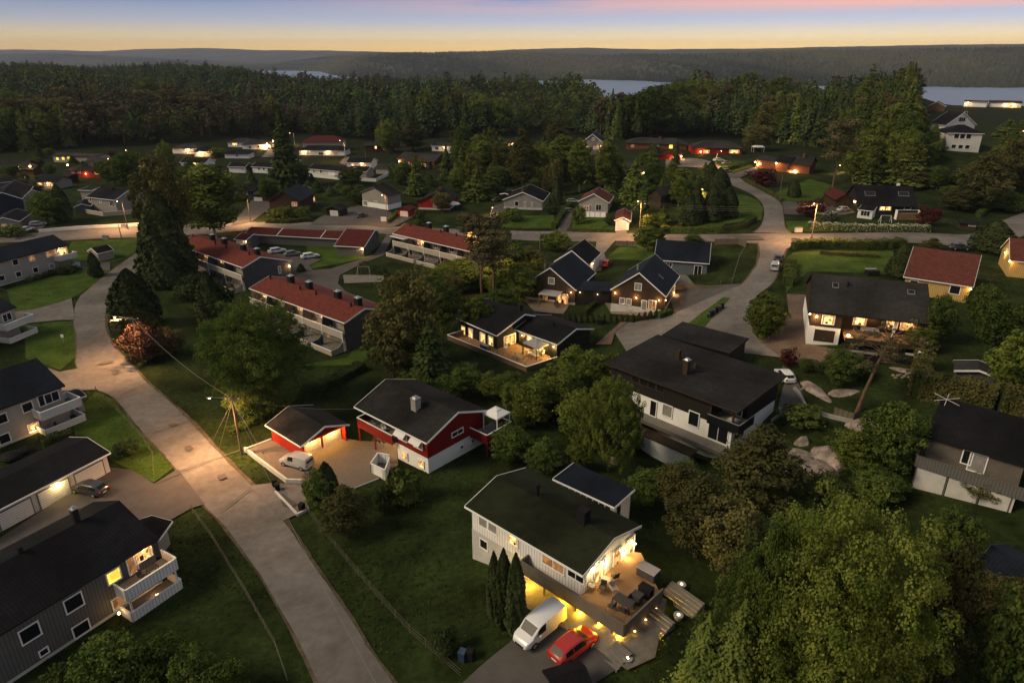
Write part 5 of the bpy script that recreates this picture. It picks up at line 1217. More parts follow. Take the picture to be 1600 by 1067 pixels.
# ---- twin brown houses
tA = House('twin_house', 'left of the twin brown gabled houses, with a pergola on its terrace', zH(1265,488), zH(1388,378), zH(1105,348), 'L', ze=3.1, wall='brown_boards', roof='roof_navy', oh=.25, plinth=.2, vents=[(*zH(1330,400),.1,.2)])
tA.win('l', *zH(1113,430), 1.2, 1.2, CU, 1); tA.win('l', *zH(1075,520), .9, 2.0, LD, name='glass_door'); tA.win('l', *zH(1180,540), 2.4, 2.0, LT, 3, name='glass_door')
for q in ((993,490), (1235,500)): tA.lamp('l', *zH(*q), 32, 'bulb', .09)
tA.lb('chimney', 'galv', (tA.L*.3-.15, tA.L*.3+.15, tA.W*.72, tA.W*.72+.3, 4.5, 6.6))
tAr = House('rear_wing', 'rear wing with black roof and white gable edge behind the left twin house', zC(870,925), zC(945,850), zC(845,765), 'R', ze=3.4, wall='white_boards', roof='roof_black', oh=.25, cat='house wing')
tAr.lamp('f', *zC(890,915), 45, 'bulb', .1)
xx, yy = tA.loc(*zH(1150,560), 0); pg = local_thing(tA, 'pergola', 'timber pergola with pale canopy on the terrace of the left twin house', 'pergola', -1.9, tA.W*.42, .0)
for a in (-1.6, 1.6):
    for b in (-1.9, 1.9): MB().box(a-.07, a+.07, b-.07, b+.07, -.5, 2.4).build('post', 'wood', pg)
MB().box(-1.8, 1.8, -2.1, 2.1, 2.405, 2.46).build('canopy', 'cloth_grey', pg); MB().box(-1.75, 1.75, -1.96, -1.84, 2.25, 2.4).box(-1.75, 1.75, 1.84, 1.96, 2.25, 2.4).build('beam', 'wood', pg)
sofa_at(tA, -1.9, tA.W*.30, .05, 1.9, .3, 'dark outdoor sofa under the pergola of the left twin house', 'cloth_dark')
lamp_light('lamp_light', tuple(tA.wl(-1.9, tA.W*.42, 2.1)), 35, (1,.6,.25), .1, None)
tB = House('twin_house', 'right of the twin brown gabled houses, roof window and wall lamps on its gable', zI(635,408), zI(720,280), zI(470,260), 'L', ze=3.1, wall='brown_boards', roof='roof_navy', oh=.25, plinth=.2, sky=[(*zI(605,285),.5,1.1,'glass')])
tB.lb('chimney', 'galv', (tB.L*.35-.15, tB.L*.35+.15, tB.W*.62, tB.W*.62+.3, 4.8, 7.2))
wins(tB, zI, [('l',463,348,1.2,1.3,CU,2), ('l',365,435,.9,1.1,CU), ('l',405,440,.9,1.1,CU), ('l',500,463,.9,1.9,CU,1), ('l',550,463,1.3,1.9,LD,2), ('f',685,350,1.0,1.2,LT,1)])
for q in ((323,385), (452,415), (592,430)): tB.lamp('l', *zI(*q), 38, 'bulb', .09)
tB.lamp('f', *zI(680,385), 60, 'bulb', .09); tB.lamp('f', *zI(628,430), 60, 'bulb', .09)
p = P(*zI(325,485)); gs = thing('covered_grill', 'grill under a pale cover at the corner of the right twin house', 'grill', tuple(p)); MB().ball((0,0,.75), .85, .95, 12, 8).build('cover', 'cloth_grey', gs)
p = P(*zI(500,505)); 
for k, (dx, lab) in enumerate(((-2.6, 'white lounger on the terrace of the right twin house'), (.3, 'pale armchair on the terrace in front of the right twin house'), (1.6, 'second pale armchair by the corner lamp of the right twin house'))):
    q = dup(FUR[('c','cloth_white')], p+Vector((dx, .6, 0)), 1.0+k, lab)
cn = House('link_building', 'low flat black building joining the twin brown houses', zH(1265,485), zH(1480,495), zH(1540,420), 'R', ze=3.0, wall='black_boards', roof='roof_navy', mono=True, pitch=3, oh=.1, trim='dark', W=5.5, cat='annex')
cn.lamp('f', *zH(1398,512), 8, 'bulb_white', .07); cn.lamp('f', *zH(1290,500), 8, 'bulb_white', .07)
# ---- grey-blue bungalow
gb_ = House('bungalow', 'grey-blue bungalow with white double doors and fenced terrace by the junction', zI(560,180), zI(903,205), zI(930,78), 'R', ze=3.3, wall='blue_grey', roof='roof_navy', oh=.35, pitch=26)
gb_.win('f', *zI(832,248), 1.5, 2.1, DK, 2, name='double_door'); gb_.win('f', *zI(655,212), 1.1, .9, DK, 2)
x, y = gb_.loc(*zI(965,355), .9); x2, y2 = gb_.loc(*zI(1020,140), .9)
gb_.deck([(2, y+.2), (x, y), (x2, y2), (gb_.L-.3, y2), (gb_.L-.3, .36), (2, .36)], .25, .3, 'deck_grey', .9, 'fence_wood', skip=(3,4,5), top=None, name='terrace')
x, y = gb_.loc(*zI(925,225), .3); sofa_at(gb_, x, y, .25, 1.8, -1.2, 'dark outdoor sofa on the fenced terrace of the grey-blue bungalow', 'cloth_dark')
# ---- big black flat-roofed house
bh = House('flat_roof_house', 'large black and white house with broad flat roof above the rocks', zO(178,265), zO(1000,570), zO(1290,325), 'R', ze=5.8, wall='black_boards', roof='roof_felt', mono=True, pitch=2.5, oh=.7, trim='brown_boards', plinth=0, zb=2.3, cat='house',
   chim=[(*zO(678,330),.75,2.0,'brown_boards','steel'), (*zO(632,240),.55,1.4,'brown_boards',None), (*zO(735,295),.4,.7,'brown_boards',None)])
for c in list(bh.root.children):
    if c.name.startswith('wall'): bpy.data.objects.remove(c)
L, W_ = bh.L, bh.W; xb = L*.80
MB().box(.7, xb, .7, W_-.7, 2.75, 5.5).build('wall', 'black_boards', bh.root); MB().box(xb, L-.7, 4.2, W_-.7, 2.75, 5.5).build('wall', 'black_boards', bh.root)
MB().box(.75, L-.75, .75, W_-.75, -2.5, 2.74).build('wall', 'white', bh.root); bh.wb = (.7, L-.7, .7, W_-.7)
for x, y in ((L-.85, .85), (xb+.1, .85)): MB().box(x-.12, x+.12, y-.12, y+.12, 2.75, 5.5).build('post', 'brown_boards', bh.root)
bh.deck([(xb, .3), (L+.3, .3), (L+.3, 4.2), (xb, 4.2)], 2.95, .2, 'deck_grey', .95, 'glass', skip=(2,3), top='galv', name='balcony')
for i in range(4): bh.win('f', 0, 0, L*.055, .8, DK, 1, fm='brown_boards', xyz=(L*(.24+.066*i), .7, 4.7))
bh.lb('awning_scallop', 'cloth_white', (L*.20, L*.47, .45, .62, 5.3, 5.38))
for q, w, hh, k in (((565,560),1.4,1.6,CU), ((728,610),1.4,1.9,DK), ((478,545),.9,2.2,DK)): bh.win('f', *zO(*q), w, hh, k, 1, fm='white')
bh.win('f', 0, 0, L*.13, 2.0, DK, 2, xyz=(L*.875, .75, 1.45)); bh.win('r', 0, 0, 2.6, 1.9, DK, 2, xyz=(L-.7, 2.6, 1.5)); bh.win(f'f4.2', 0, 0, L*.12, 2.0, DK, 2, xyz=(L*.87, 4.2, 4.1))
y3 = bh.loc(*zO(1000,850), .4)[1]; print('bh walk', y3, L, W_)
bh.deck([(L*.02, -1.3), (L*1.02, -1.3), (L*1.02, .74), (L*.02, .74)], .15, .25, 'deck_grey', .12, 'rail_grey', skip=(2,), name='walkway', top=None)
bh.lb('retaining_wall', 'white', (L*.34, L*.80, -3.4, -2.9, -4, -.55), (L*.1, L*.34, -2.4, -1.9, -4, -.35))
bh.lb('planter_roof', 'brown_boards', (L*.34, L*.82, -3.6, -1.7, -.545, -.40))
x, y = bh.loc(*zO(1080,590), 3.0); r = local_thing(bh, 'patio_heater', 'pale covered lounge seat on the glass-railed balcony of the flat-roofed house', 'furniture', L-1.2, 1.6, 2.95); MB().box(-.6,.6,-.5,.5,0,.8).build('cover', 'cloth_grey', r); MB().ball((0,0,.8),.55,.4,10,6).build('hood', 'cloth_grey', r)
bg = House('garage', 'black flat-roofed garage tucked behind the broad-roofed house', zO(535,92), zO(950,205), zO(950,160), 'R', ze=3.0, wall='black_boards', roof='roof_felt', mono=True, pitch=2, W=7, oh=.3, trim='dark', cat='garage', zb=bh.zb+1.4)
# ---- brown house with garage and terrace
br = House('brown_house', 'brown house with white garage wall, brown corrugated roof and furnished terrace', zJ(260,500), zJ(1012,580), zJ(1018,325), 'R', ze=4.9, wall='brown_boards', roof='roof_grey', trim='dark', oh=.3, plinth=0, pitch=27,
   vents=[(*zJ(492,345),.18,.7)], sky=[(*zJ(418,340),.8,1.0,'glass'), (*zJ(885,382),.9,.8,'glass')])
for c in list(br.root.children):
    if c.name.startswith('wall'): bpy.data.objects.remove(c)
L, W_ = br.L, br.W; xg = L*.285; zt = lambda y: br.zroof(y)-.19; Dq = 2.4
def bg_(ya, za, zb): return [(ya, za), (W_-.3, za), (W_-.3, zt(W_-.3)), (br.w, zt(br.w)), (ya, zt(ya))]
MB().ext(bg_(.3, 2.45, 0), .3, xg).build('wall', 'brown_boards', br.root); MB().ext(bg_(Dq, 2.45, 0), xg, L-.3).build('wall', 'brown_boards', br.root)
MB().box(.26, xg+.04, .26, W_-.3, -1.5, 2.445).build('garage_wall', 'white', br.root); MB().box(xg+.041, L-.3, Dq+.05, W_-.3, -1.5, 2.44).build('wall', 'brown_boards', br.root); br.wb = (.3, L-.3, .3, W_-.3)
br.gdoor('f', 0, 0, xg*.62, 2.0, 'brown_boards', xyz=(xg*.56, .26, 1.0))
br.win('f', *zJ(373,552), 1.7, 1.4, LB, 2)
br.lamp('f', *zJ(300,530), 90, 'bulb', .16, (1,.55,.2)); br.lamp('l', 0, 0, 45, 'bulb', .13, (1,.6,.25), xyz=(.3, .8, 4.2))
fz = 1.9
for q, w, k in (((567,560),1.8,LB), ((762,600),1.5,LT), ((865,608),2.2,LT)): 
    x, y, z = br.hit(f'f{Dq}', *zJ(*q)); br.win('f', 0, 0, w, 1.5, k, 2, xyz=(x, Dq, fz+1.6))
br.lamp('f', 0, 0, 34, 'bulb', .09, xyz=(L*.70, Dq, fz+2.4)); br.lamp('f', 0, 0, 34, 'bulb', .09, xyz=(L*.82, Dq, fz+2.3)); br.lamp('f', 0, 0, 20, 'bulb', .07, xyz=(L*.55, Dq, fz+2.4))
br.lb('porch_post', 'white', (L*.715, L*.735, .5, .62, fz, 4.7))
ya = br.loc(*zJ(985,800), .6)[1]; print('br deck', ya, br.loc(*zJ(985,800), .6), L)
br.deck([(xg+.5, -2.6), (L*.98, -2.6), (L*.98, Dq), (xg+.5, Dq)], fz, .3, 'deck', .3, 'brown_boards', skip=(2,3), top=None, name='upper_terrace')
lo = br.loc(*zJ(500,740), .3); hi = br.loc(*zJ(995,800), .3)
br.deck([(xg+.3, -6.2), (L*.99, -6.6), (L*.99, -2.65), (xg+.3, -2.65)], .35, .3, 'deck_grey', .9, 'dark', skip=(2,), top='dark', name='lower_terrace', rt=.05)
sofa_at(br, L*.54, 1.4, fz, 2.6, 0, 'long pale bench on the upper terrace of the brown house', 'cloth_grey'); chair_at(br, L*.42, .9, fz, .5, 'dark chair left of the bench on the terrace of the brown house')
table_at(br, L*.54, .1, fz, 2.0, .8, 'dark table in front of the bench on the brown house terrace'); table_at(br, L*.85, -3.6, .35, 1.5, .9, 'grey table on the lower terrace of the brown house', 'cloth_grey')
q = dup(FUR[('c','cloth_white')], br.wl(L*.93, -4.0, .35), br.rz+1.9, 'large white armchair at the end of the lower terrace', None, 1.7)
p = P(*zJ(480,735)); gl = thing('garden_lamp', 'glowing globe lamp at the foot of the terrace beside the brown garage door', 'lamp', tuple(p)); MB().bar((0,0,-.3),(0,0,2.2),.05,.05,6).build('post', 'dark', gl); MB().ball((0,0,2.35),.22,1,10,8).build('bulb', 'bulb', gl); lamp_light('lamp_light', (0,0,2.8), 45, (1,.6,.25), .2, gl)
# ---- yellow house
yh = House('yellow_house', 'yellow house with rust-red roof right of the hedged lawn', zJ(838,285), zJ(1270,350), zJ(1335,155), 'R', ze=3.2, wall='ochre', roof='roof_rust', trim='white', oh=.35, pitch=27)
yh.win('f', *zJ(1155,368), 1.5, 1.4, DK, 1); yh.lamp('f', *zJ(1255,362), 30, 'bulb', .12); yh.win('f', *zJ(900,330), 1.2, 1.2, DK, 1)
yh2 = House('yellow_house', 'yellow gable with white trim and two wall lamps at the right picture edge', zJ(1495,185), zJ(1800,215), zJ(1490,45), 'L', ze=3.4, wall='ochre', roof='roof_rust', oh=.3, pitch=32)
yh2.lamp('f', *zJ(1490,190), 70, 'bulb', .13); yh2.lamp('l', *zJ(1472,138), 60, 'bulb', .13)
# ---- house at the right edge, lower
eh = House('brown_house', 'grey-brown boarded house with white balcony door at the right edge', zP(878,430), zP(1450,600), zP(1405,325), 'R', ze=5.2, wall='rail_grey', roof='roof_black', trim='dark', oh=.3, plinth=2.4, pitch=24)
eh.win('f', *zP(1108,548), .8, 1.5, DK, 1); eh.win('f', *zP(1165,580), 1.4, 2.0, CU, name='balcony_door'); 
eh.deck([(-.2,-1.6), (eh.L+1,-1.6), (eh.L+1,.26), (-.2,.26)], 2.5, .25, 'deck_grey', .95, 'grey_boards', skip=(2,), name='balcony', posts=[(.1,-1.4), (eh.L*.33,-1.4), (eh.L*.66,-1.4), (eh.L*.95,-1.4)], top='rail_grey')
for q in range(3): eh.lb('wall_panel', 'plinth', (eh.L*.33*q+.15, eh.L*.33*(q+1)-.1, -1.45, -1.35, -1.5, 2.1))
p = eh.wl(.4, eh.w*.8, eh.ze+.3); an = thing('antenna', 'white rod antenna on the roof corner of the grey-brown house', 'antenna', tuple(p)); MB().bar((0,0,-.5),(.2,0,2.6),.04,.03,6).build('mast', 'galv', an)
for a_ in (0, .9, 2.1): MB().bar((.2-1.4*math.cos(a_), -1.4*math.sin(a_), 2.3),(.2+1.4*math.cos(a_), 1.4*math.sin(a_), 2.6),.022,.022,5).build('rod', 'white', an)
sh = House('garden_shed', 'grey-roofed garden shed with white edge behind the tall clipped hedge', zJ(1452,917), zJ(1437,852), zJ(1305,866), 'L', ze=2.4, wall='grey_dark', roof='roof_grey', cat='shed', pitch=13)
sh2 = House('garden_shed', 'dark blue-roofed shed in deep shade at the lower right edge', zQ(1350,385), zQ(1560,500), zQ(1540,290), 'R', ze=2.6, wall='grey_dark', roof='roof_navy', trim='grey_boards', cat='shed', pitch=22)
# ---- left-hand blocks
b1 = House('apartment_block', 'pale block with lit corner balcony beside the white-edged road, upper left', zA(-240,965), zA(422,800), zA(338,722), 'R', ze=5.4, wall='beige_clad', roof='roof_navy', trim='dark', oh=.3, plinth=.2, pitch=23)
wins(b1, zA, [('f',93,908,1.2,1.2,DK,1), ('f',195,884,1.2,1.2,LD,1), ('f',300,858,1.2,1.2,LD,1), ('f',385,840,2.2,1.5,LB,2), ('f',113,982,1.1,1.1,DK,1), ('f',218,955,1.1,1.1,DK,1), ('f',318,932,1.0,1.0,CU,1), ('f',10,1006,1.1,1.1,DK,1)])
b1.lamp('f', *zA(365,835), 40, 'bulb', .08)
for z_ in (2.7, 0): b1.deck([(b1.L-4.2,-1.7), (b1.L+.5,-1.7), (b1.L+.5,.28), (b1.L-4.2,.28)], z_, .2, 'deck_grey', .95, 'white_clad', skip=(2,), name='balcony', rt=.1)
b2 = House('apartment_block', 'second block down at the left edge, only its corner balconies in view', zF(-420,500), zF(98,312), zF(22,205), 'R', ze=5.4, wall='beige_clad', roof='roof_navy', trim='dark', oh=.3, pitch=22)
for z_ in (2.7, 0): b2.deck([(b2.L-4.5,-2.0), (b2.L+1.2,-2.0), (b2.L+1.2,.28), (b2.L-4.5,.28)], z_, .2, 'deck_grey', .95, 'white_clad', skip=(2,), name='balcony', rt=.1)
b2.win('f', 0, 0, 1.6, 1.3, DK, 2, xyz=(b2.L-2, .3, 4.0))
b3 = House('apartment_block', 'pale block with two corner balconies beside the orange-lit bend', zF(-240,1030), zF(398,797), zF(207,640), 'R', ze=5.4, wall='beige_clad', roof='roof_navy', trim='dark', oh=.35, plinth=.3, pitch=23)
wins(b3, zF, [('f',168,932,1.2,1.2,DK,1), ('f',8,1005,1.2,1.2,DK,1), ('f',255,893,.7,1.5,DK,1), ('f',318,872,1.8,1.3,DK,2)])
wins(b3, zK, [('f',28,595,1.2,1.2,DK,1), ('f',215,520,1.3,1.1,LT,1)])
for z_ in (2.7, 0): b3.deck([(b3.L-4.6,-1.9), (b3.L+.7,-1.9), (b3.L+.7,1.6), (b3.L-.34,1.6), (b3.L-.34,.28), (b3.L-4.6,.28)], z_, .2, 'deck_grey', .95, 'white_clad', skip=(3,4), name='balcony', rt=.1)
b3.lamp('f', *zK(215,530), 22, 'bulb', .06); chair_at(b3, b3.L-2.6, -.9, 0, .6, 'dark chair on the ground-floor balcony beside the orange-lit bend')
r = local_thing(b3, 'trampoline', 'black covered garden furniture on the pale terrace above the garage row', 'furniture', b3.L-10, -4.2, 0); MB().ball((0,0,.5),1.3,.45,12,6).build('cover', 'dark', r); MB().ball((1.7,.3,.4),.9,.5,12,6).build('cushion', 'dark', r)
gr = House('garage_row', 'row of pale garages with long black roof at the lower left', zK(-300,1200), zK(706,684), zK(566,580), 'R', ze=2.8, wall='plinth', roof='roof_black', trim='white', oh=.35, cat='garage', pitch=14)
n_ = 0; 
for i in range(6):
    x = gr.L-.35-.6-(i+.5)*4.3+.3
    if x > 1: gr.gdoor('f', 0, 0, 3.5, 2.15, 'white_clad', 'grey_boards', xyz=(x, .35, 1.08))
gr.lamp('f', *zK(362,882), 75, 'bulb', .16, (1,.7,.25))
ll = House('apartment_block', 'large dark block with one yellow window and stacked balconies, bottom left', zL(-120,860), zL(885,255), zL(690,25), 'R', ze=5.3, wall='grey_boards', roof='roof_black', trim='dark', oh=.4, plinth=.3, pitch=22,
   chim=[(*zL(428,150),.5,1.5,'chimney_black','steel'), (*zL(115,330),.35,.6,'dark',None)])
wins(ll, zL, [('f',167,785,1.4,1.3,DK,1), ('f',413,615,1.4,1.3,DK,1), ('f',455,760,1.3,1.1,DK,1), ('f',672,605,1.3,1.1,LD,1), ('f',637,465,1.15,1.15,LY,1), ('f',800,340,1.6,1.3,LT,2), ('f',245,890,.6,.5,DK,1)])
ll.win('f', *zL(740,395), .8, 2.0, LD, name='balcony_door'); ll.lamp('f', *zL(800,310), 34, 'bulb', .07); 
for z_ in (2.7, 0.1): ll.deck([(ll.L-4.9,-2.0), (ll.L+.2,-2.0), (ll.L+.2,.38), (ll.L-4.0,.38), (ll.L-4.9,-.3)], z_, .2, 'deck_grey', .95, 'white_boards', skip=(2,3), name='balcony', rt=.1, posts=[(ll.L-.1,-1.9), (ll.L-4.6,-1.8)])
p = ll.wl(ll.L-1.8, -1.0, .15); r = thing('candle_lantern', 'small glowing lantern on the lower balcony of the dark block', 'lantern', tuple(p)); MB().bar((0,0,0),(0,0,.3),.12,.12,8).build('bulb', 'bulb', r); MB().bar((0,0,.31),(0,0,.36),.14,.05,8).build('lid', 'dark', r); lamp_light('lamp_light', (0,0,.8), 6, (1,.5,.2), .1, r)
chair_at(ll, ll.L-2.6, -.8, 2.7, .4, 'dark chair on the lit upper balcony of the dark block'); table_at(ll, ll.L-1.6, -.9, 2.7, 1.0, .7, 'dark table on the lit upper balcony of the dark block')
p = P(*zL(680,722)); r = thing('garden_lamp', 'small bright lamp at the foot of the balcony stair, dark block', 'lamp', tuple(p)); MB().bar((0,0,0),(0,0,.9),.04,.04,6).build('post', 'dark', r); MB().ball((0,0,1.0),.12,1,8,6).build('bulb', 'bulb', r); lamp_light('lamp_light', (0,0,1.5), 8, (1,.6,.25), .1, r)
en = House('entrance_porch', 'small black-roofed porch with white edges at the road end of the dark block', zL(890,262), zL(965,158), zL(820,125), 'L', ze=2.6, wall='beige_clad', roof='roof_black', cat='annex', pitch=20, W=4)
ex = House('entrance_porch', 'small porch lit orange beside the bend, joined to the pale block', zK(472,345), zK(550,318), zK(445,320), 'L', ze=2.6, wall='beige_clad', roof='roof_navy', cat='annex', pitch=12, W=3.5)
s1 = House('garden_shed', 'little white shed with black roof on the lawn by the upper left road', zA(600,855), zA(702,832), zA(668,795), 'R', ze=2.2, wall='beige_clad', roof='roof_black', cat='shed', pitch=25, oh=.15)
s1.win('l', 0, 0, .8, 1.7, DK, xyz=(.15, s1.W*.5, .95), name='door', door=True)
# ------------------------------------------------------------ the rows of houses further off
def far(name, label, z, A, B, R, end, ze=2.8, wall='white_boards', roof='roof_black', w=(), lamps=(), door=(), gd=(), group=None, cat='house', **k):
    k.setdefault('oh', .4); h = House(name, label, z(*A), z(*B), z(*R), end, ze=ze, wall=wall, roof=roof, cat=cat, group=group, **k)
    for r in w: h.win(r[0], *z(r[1], r[2]), *r[3:])
    for r in gd: h.gdoor(r[0], *z(r[1], r[2]), *r[3:])
    for r in lamps: h.lamp(r[0], *z(r[1], r[2]), *r[3:])
    return h
far('house', 'black cabin with two roof windows and white bay above the flowering hedge', zE, (368,822), (755,835), (760,690), 'R', 2.6, 'black_boards', 'roof_black', [('f',530,842,1.4,1.1,LB,1), ('f',566,842,1.4,1.1,LB,1), ('f',690,842,1.6,.7,DK,1)],
    [('l',352,800,55,'bulb',.2), ('f',352,800,30,'bulb',.2)], trim='dark', pitch=33, chim=[(*zE(636,672),.7,1.3,'white',None)], sky=[(*zE(450,750),2.6,1.6), (*zE(665,752),2.6,1.6)])
far('bay_annex', 'low white bay with black flat roof on the front of the black cabin', zE, (370,850), (472,862), (480,822), 'R', 2.3, 'white_boards', 'roof_black', [('f',420,875,2.2,1.4,DK,3)], trim='white', mono=True, pitch=8, W=4, oh=.15, cat='annex')
far('barn', 'dark red-brown barn with steep gable beside the white vans', zE, (150,745), (225,790), (150,742), 'L', 2.4, 'brown_boards', 'roof_maroon', trim='dark', pitch=33, W=5.6, cat='barn')
far('house', 'long brown brick house with red chimney and lit porch behind the purple shrub', zD, (515,272), (640,290), (540,225), 'L', 3.2, 'brick', 'roof_grey', [('f',545,300,1.2,.9,LT,1)], [('f',517,290,34,'bulb',.15), ('f',532,305,34,'bulb',.15)], trim='brown_boards', pitch=20)
far('house', 'right half of the brick house with glowing porch windows', zD, (700,300), (860,312), (890,238), 'R', 3.2, 'brick', 'roof_grey', [('f',735,355,2.2,1.6,LB,2), ('f',830,375,1.6,1.2,LT,1), ('f',760,355,1.0,1.6,LB,1)], [('f',645,297,50,'bulb',.16), ('f',640,370,40,'bulb',.15), ('f',765,350,40,'bulb',.15)], trim='brown_boards', pitch=22, W=12, chim=[(*zD(815,262),.9,1.6,'brick_chimney',None)])
far('house', 'middle section of the brick house with black tiled roof', zD, (630,290), (720,300), (740,215), 'R', 3.4, 'brick', 'roof_black', trim='brown_boards', pitch=24, W=9)
far('house', 'red house with hipped dark roof and two bright windows, above the winding street', zD, (118,200), (440,208), (340,152), 'R', 2.8, 'red_boards', 'roof_grey', [('f',213,226,2.4,1.2,LB,2), ('f',385,225,4.2,1.4,LB,4)], [('f',178,226,40,'bulb',.15)], trim='brown_boards', hip=6, pitch=22, W=13)
far('house', 'low hipped grey-brown house with brick chimney and one yellow window', zC, (1095,172), (1480,182), (1380,138), 'R', 2.8, 'brick', 'roof_grey', [('f',1377,195,1.6,1.6,LY,1), ('f',1280,188,3.4,.5,CU,1), ('f',1140,190,1.2,1.0,LD,1)], trim='brown_boards', hip=5.5, pitch=20, W=12, chim=[(*zC(1310,150),1.0,1.4,'brick_chimney',None)])
far('garage', 'red double garage with two lamps in front of the hipped brick house', zC, (1288,243), (1450,240), (1410,215), 'R', 2.5, 'red_boards', 'roof_maroon', lamps=[('f',1392,262,40,'bulb',.18), ('f',1440,255,40,'bulb',.18)], trim='brown_boards', pitch=15, W=7, cat='garage')
far('house', 'red house with lamps at the right of the double garage, mostly behind trees', zC, (1500,195), (1600,196), (1560,165), 'R', 2.6, 'red_bright', 'roof_grey', lamps=[('f',1565,230,50,'bulb',.2)], trim='brown_boards', pitch=15, W=9)
far('gable_house', 'white-trimmed gabled house with two lamps at the edge of the wood', zC, (965,175), (1000,140), (898,118), 'L', 4.4, 'blue_grey', 'roof_navy', [('l',897,148,1.1,1.1,CU,1), ('l',915,202,2.2,1.2,CU,3)], [('l',842,196,36,'bulb',.2), ('l',950,200,36,'bulb',.2)], trim='white', pitch=36, W=11.5, L=14)
far('cross_gable', 'small front gable with three-pane window on the white-trimmed gabled house', zC, (968,192), (985,178), (912,152), 'L', 3.2, 'blue_grey', 'roof_navy', [('l',915,203,2.0,1.1,LT,3)], trim='white', pitch=36, W=6, oh=.2, cat='annex')
far('house', 'dark red bungalow behind the spruces with white garage end', zC, (870,315), (1215,330), (1225,272), 'R', 2.6, 'red_boards', 'roof_grey', [('f',1080,338,.9,.9,LD,1), ('f',1130,343,.9,.9,CU,1)], [('f',1200,325,20,'bulb',.12)], trim='brown_boards', pitch=20, W=9)
far('bungalow', 'taupe bungalow with broad gable towards the street and small white-posted porch', zC, (588,532), (630,480), (466,486), 'L', 2.9, 'grey_clad', 'roof_black', [('l',424,547,1.3,1.5,DK,1), ('l',476,552,.5,1.8,CU,1), ('l',520,562,.4,2.4,CU,1)], [], trim='white', pitch=22, W=14, plinth=.5, chim=[(*zC(459,465),.6,1.0,'brick_chimney',None)])
far('carport', 'little white-edged carport on the left of the taupe bungalow', zC, (384,490), (420,470), (345,502), 'L', 2.4, 'dark', 'roof_black', trim='white', pitch=10, W=4, cat='carport')
far('cottage', 'cottage with rust-red gable roof and white picket porch facing the street', zC, (996,542), (1025,500), (900,492), 'L', 3.0, 'beige_clad', 'roof_rust', [('l',855,570,1.4,1.1,LD,2), ('l',880,575,.8,2.0,CU,1), ('l',930,570,1.6,1.8,DK,2)], trim='white', pitch=28, W=10, chim=[(*zC(905,465),.5,.9,'brick_chimney',None)])
p = P(*zC(905,632)); fence([zC(838,628), zC(975,632)], 1.6, 'white railing closing the porch of the rust-roofed cottage', 'white_boards', 'white')
far('garage', 'tiny garage with rust-red gable roof and pale door at the roadside', zC, (1128,655), (1135,600), (1070,632), 'L', 2.4, 'white_boards', 'roof_rust', gd=[('l',1072,682,2.5,2.0)], trim='white', pitch=26, W=4.6, cat='garage')
far('chalet', 'dark chalet with steep brown roof and pale porch near the lane of conifers', zC, (1320,500), (1440,470), (1432,395), 'R', 3.8, 'brown_boards', 'roof_grey', [('f',1390,530,2.4,1.6,CU,2), ('f',1385,600,1.6,1.6,CU,1)], trim='dark', pitch=38)
far('house', 'low dark house glowing warmly between the far trees, right of centre', zC, (345,172), (470,172), (440,130), 'R', 2.8, 'beige_clad', 'roof_grey', [('f',368,186,2.6,1.6,LB,2), ('f',410,190,1.6,1.6,LB,1)], [('f',395,176,80,'bulb',.2)], trim='brown_boards', pitch=18, W=9)
far('house', 'flat low house with one tiny lamp between the far birches', zC, (535,182), (640,186), (620,155), 'R', 2.6, 'brown_boards', 'roof_grey', lamps=[('f',628,182,34,'bulb',.2)], trim='dark', pitch=16, W=9)
far('cabin', 'dark cabin with a lit porch gable at the wood edge, white fence below', zC, (18,182), (170,178), (130,130), 'R', 3.0, 'brown_boards', 'roof_black', [('f',88,168,3.2,.8,LB,1), ('f',140,170,1.6,.9,LB,1)], trim='dark', pitch=22, W=10)
far('porch', 'small glazed white porch glowing on the front of the dark cabin', zC, (52,190), (120,190), (88,178), 'R', 2.2, 'white_boards', 'roof_grey', [('f',72,205,1.1,1.2,LT,1), ('f',100,205,1.1,1.2,LT,1)], trim='white', pitch=20, W=3, oh=.15, cat='annex')
far('red_house', 'bright red house with black gable roof behind the white parasol', zB, (1395,540), (1470,478), (1300,487), 'L', 2.7, 'red_bright', 'roof_felt', [('l',1308,552,1.6,1.6,CU,2)], trim='dark', pitch=24, W=11.5, L=14, plinth=.6, chim=[(*zB(1335,460),.9,.9,'brick_chimney',None)])
far('garage', 'small red garage with white door by the hedge at the road', zB, (1142,590), (1190,570), (1105,565), 'L', 2.3, 'red_bright', 'roof_maroon', gd=[('l',1112,615,2.5,2.0)], trim='dark', pitch=20, W=4.6, cat='garage')
far('house', 'taupe house with broad blank gable and white basement above the parked dark car', zB, (1008,500), (1100,480), (915,468), 'L', 4.8, 'grey_clad', 'roof_felt', [('l',873,543,2.0,1.5,CU,1), ('l',938,537,1.3,.5,CU,1), ('l',880,588,.7,.5,DK,1), ('l',940,592,.7,.5,DK,1)], trim='grey_boards', pitch=20, W=13, plinth=1.7, pl_mat='white')
far('garage', 'black-gabled garage with white door and lamp beside the long hedge', zB, (720,585), (770,565), (690,562), 'L', 2.4, 'black_boards', 'roof_felt', gd=[('l',680,610,2.6,2.0)], trim='brown_boards', pitch=20, W=6, cat='garage')
far('chalet', 'brown chalet with deep balcony and blue-black roof behind the round shrubs', zB, (470,530), (600,455), (395,465), 'L', 4.2, 'brown_boards', 'roof_navy', [('l',435,550,1.6,1.2,LD,2), ('f',555,520,1.4,1.4,LT,2)], [('f',560,598,40,'bulb',.2)], trim='brown_boards', pitch=30, W=11, L=15, sky=[(*zB(527,447),.9,1.1,'glass')])
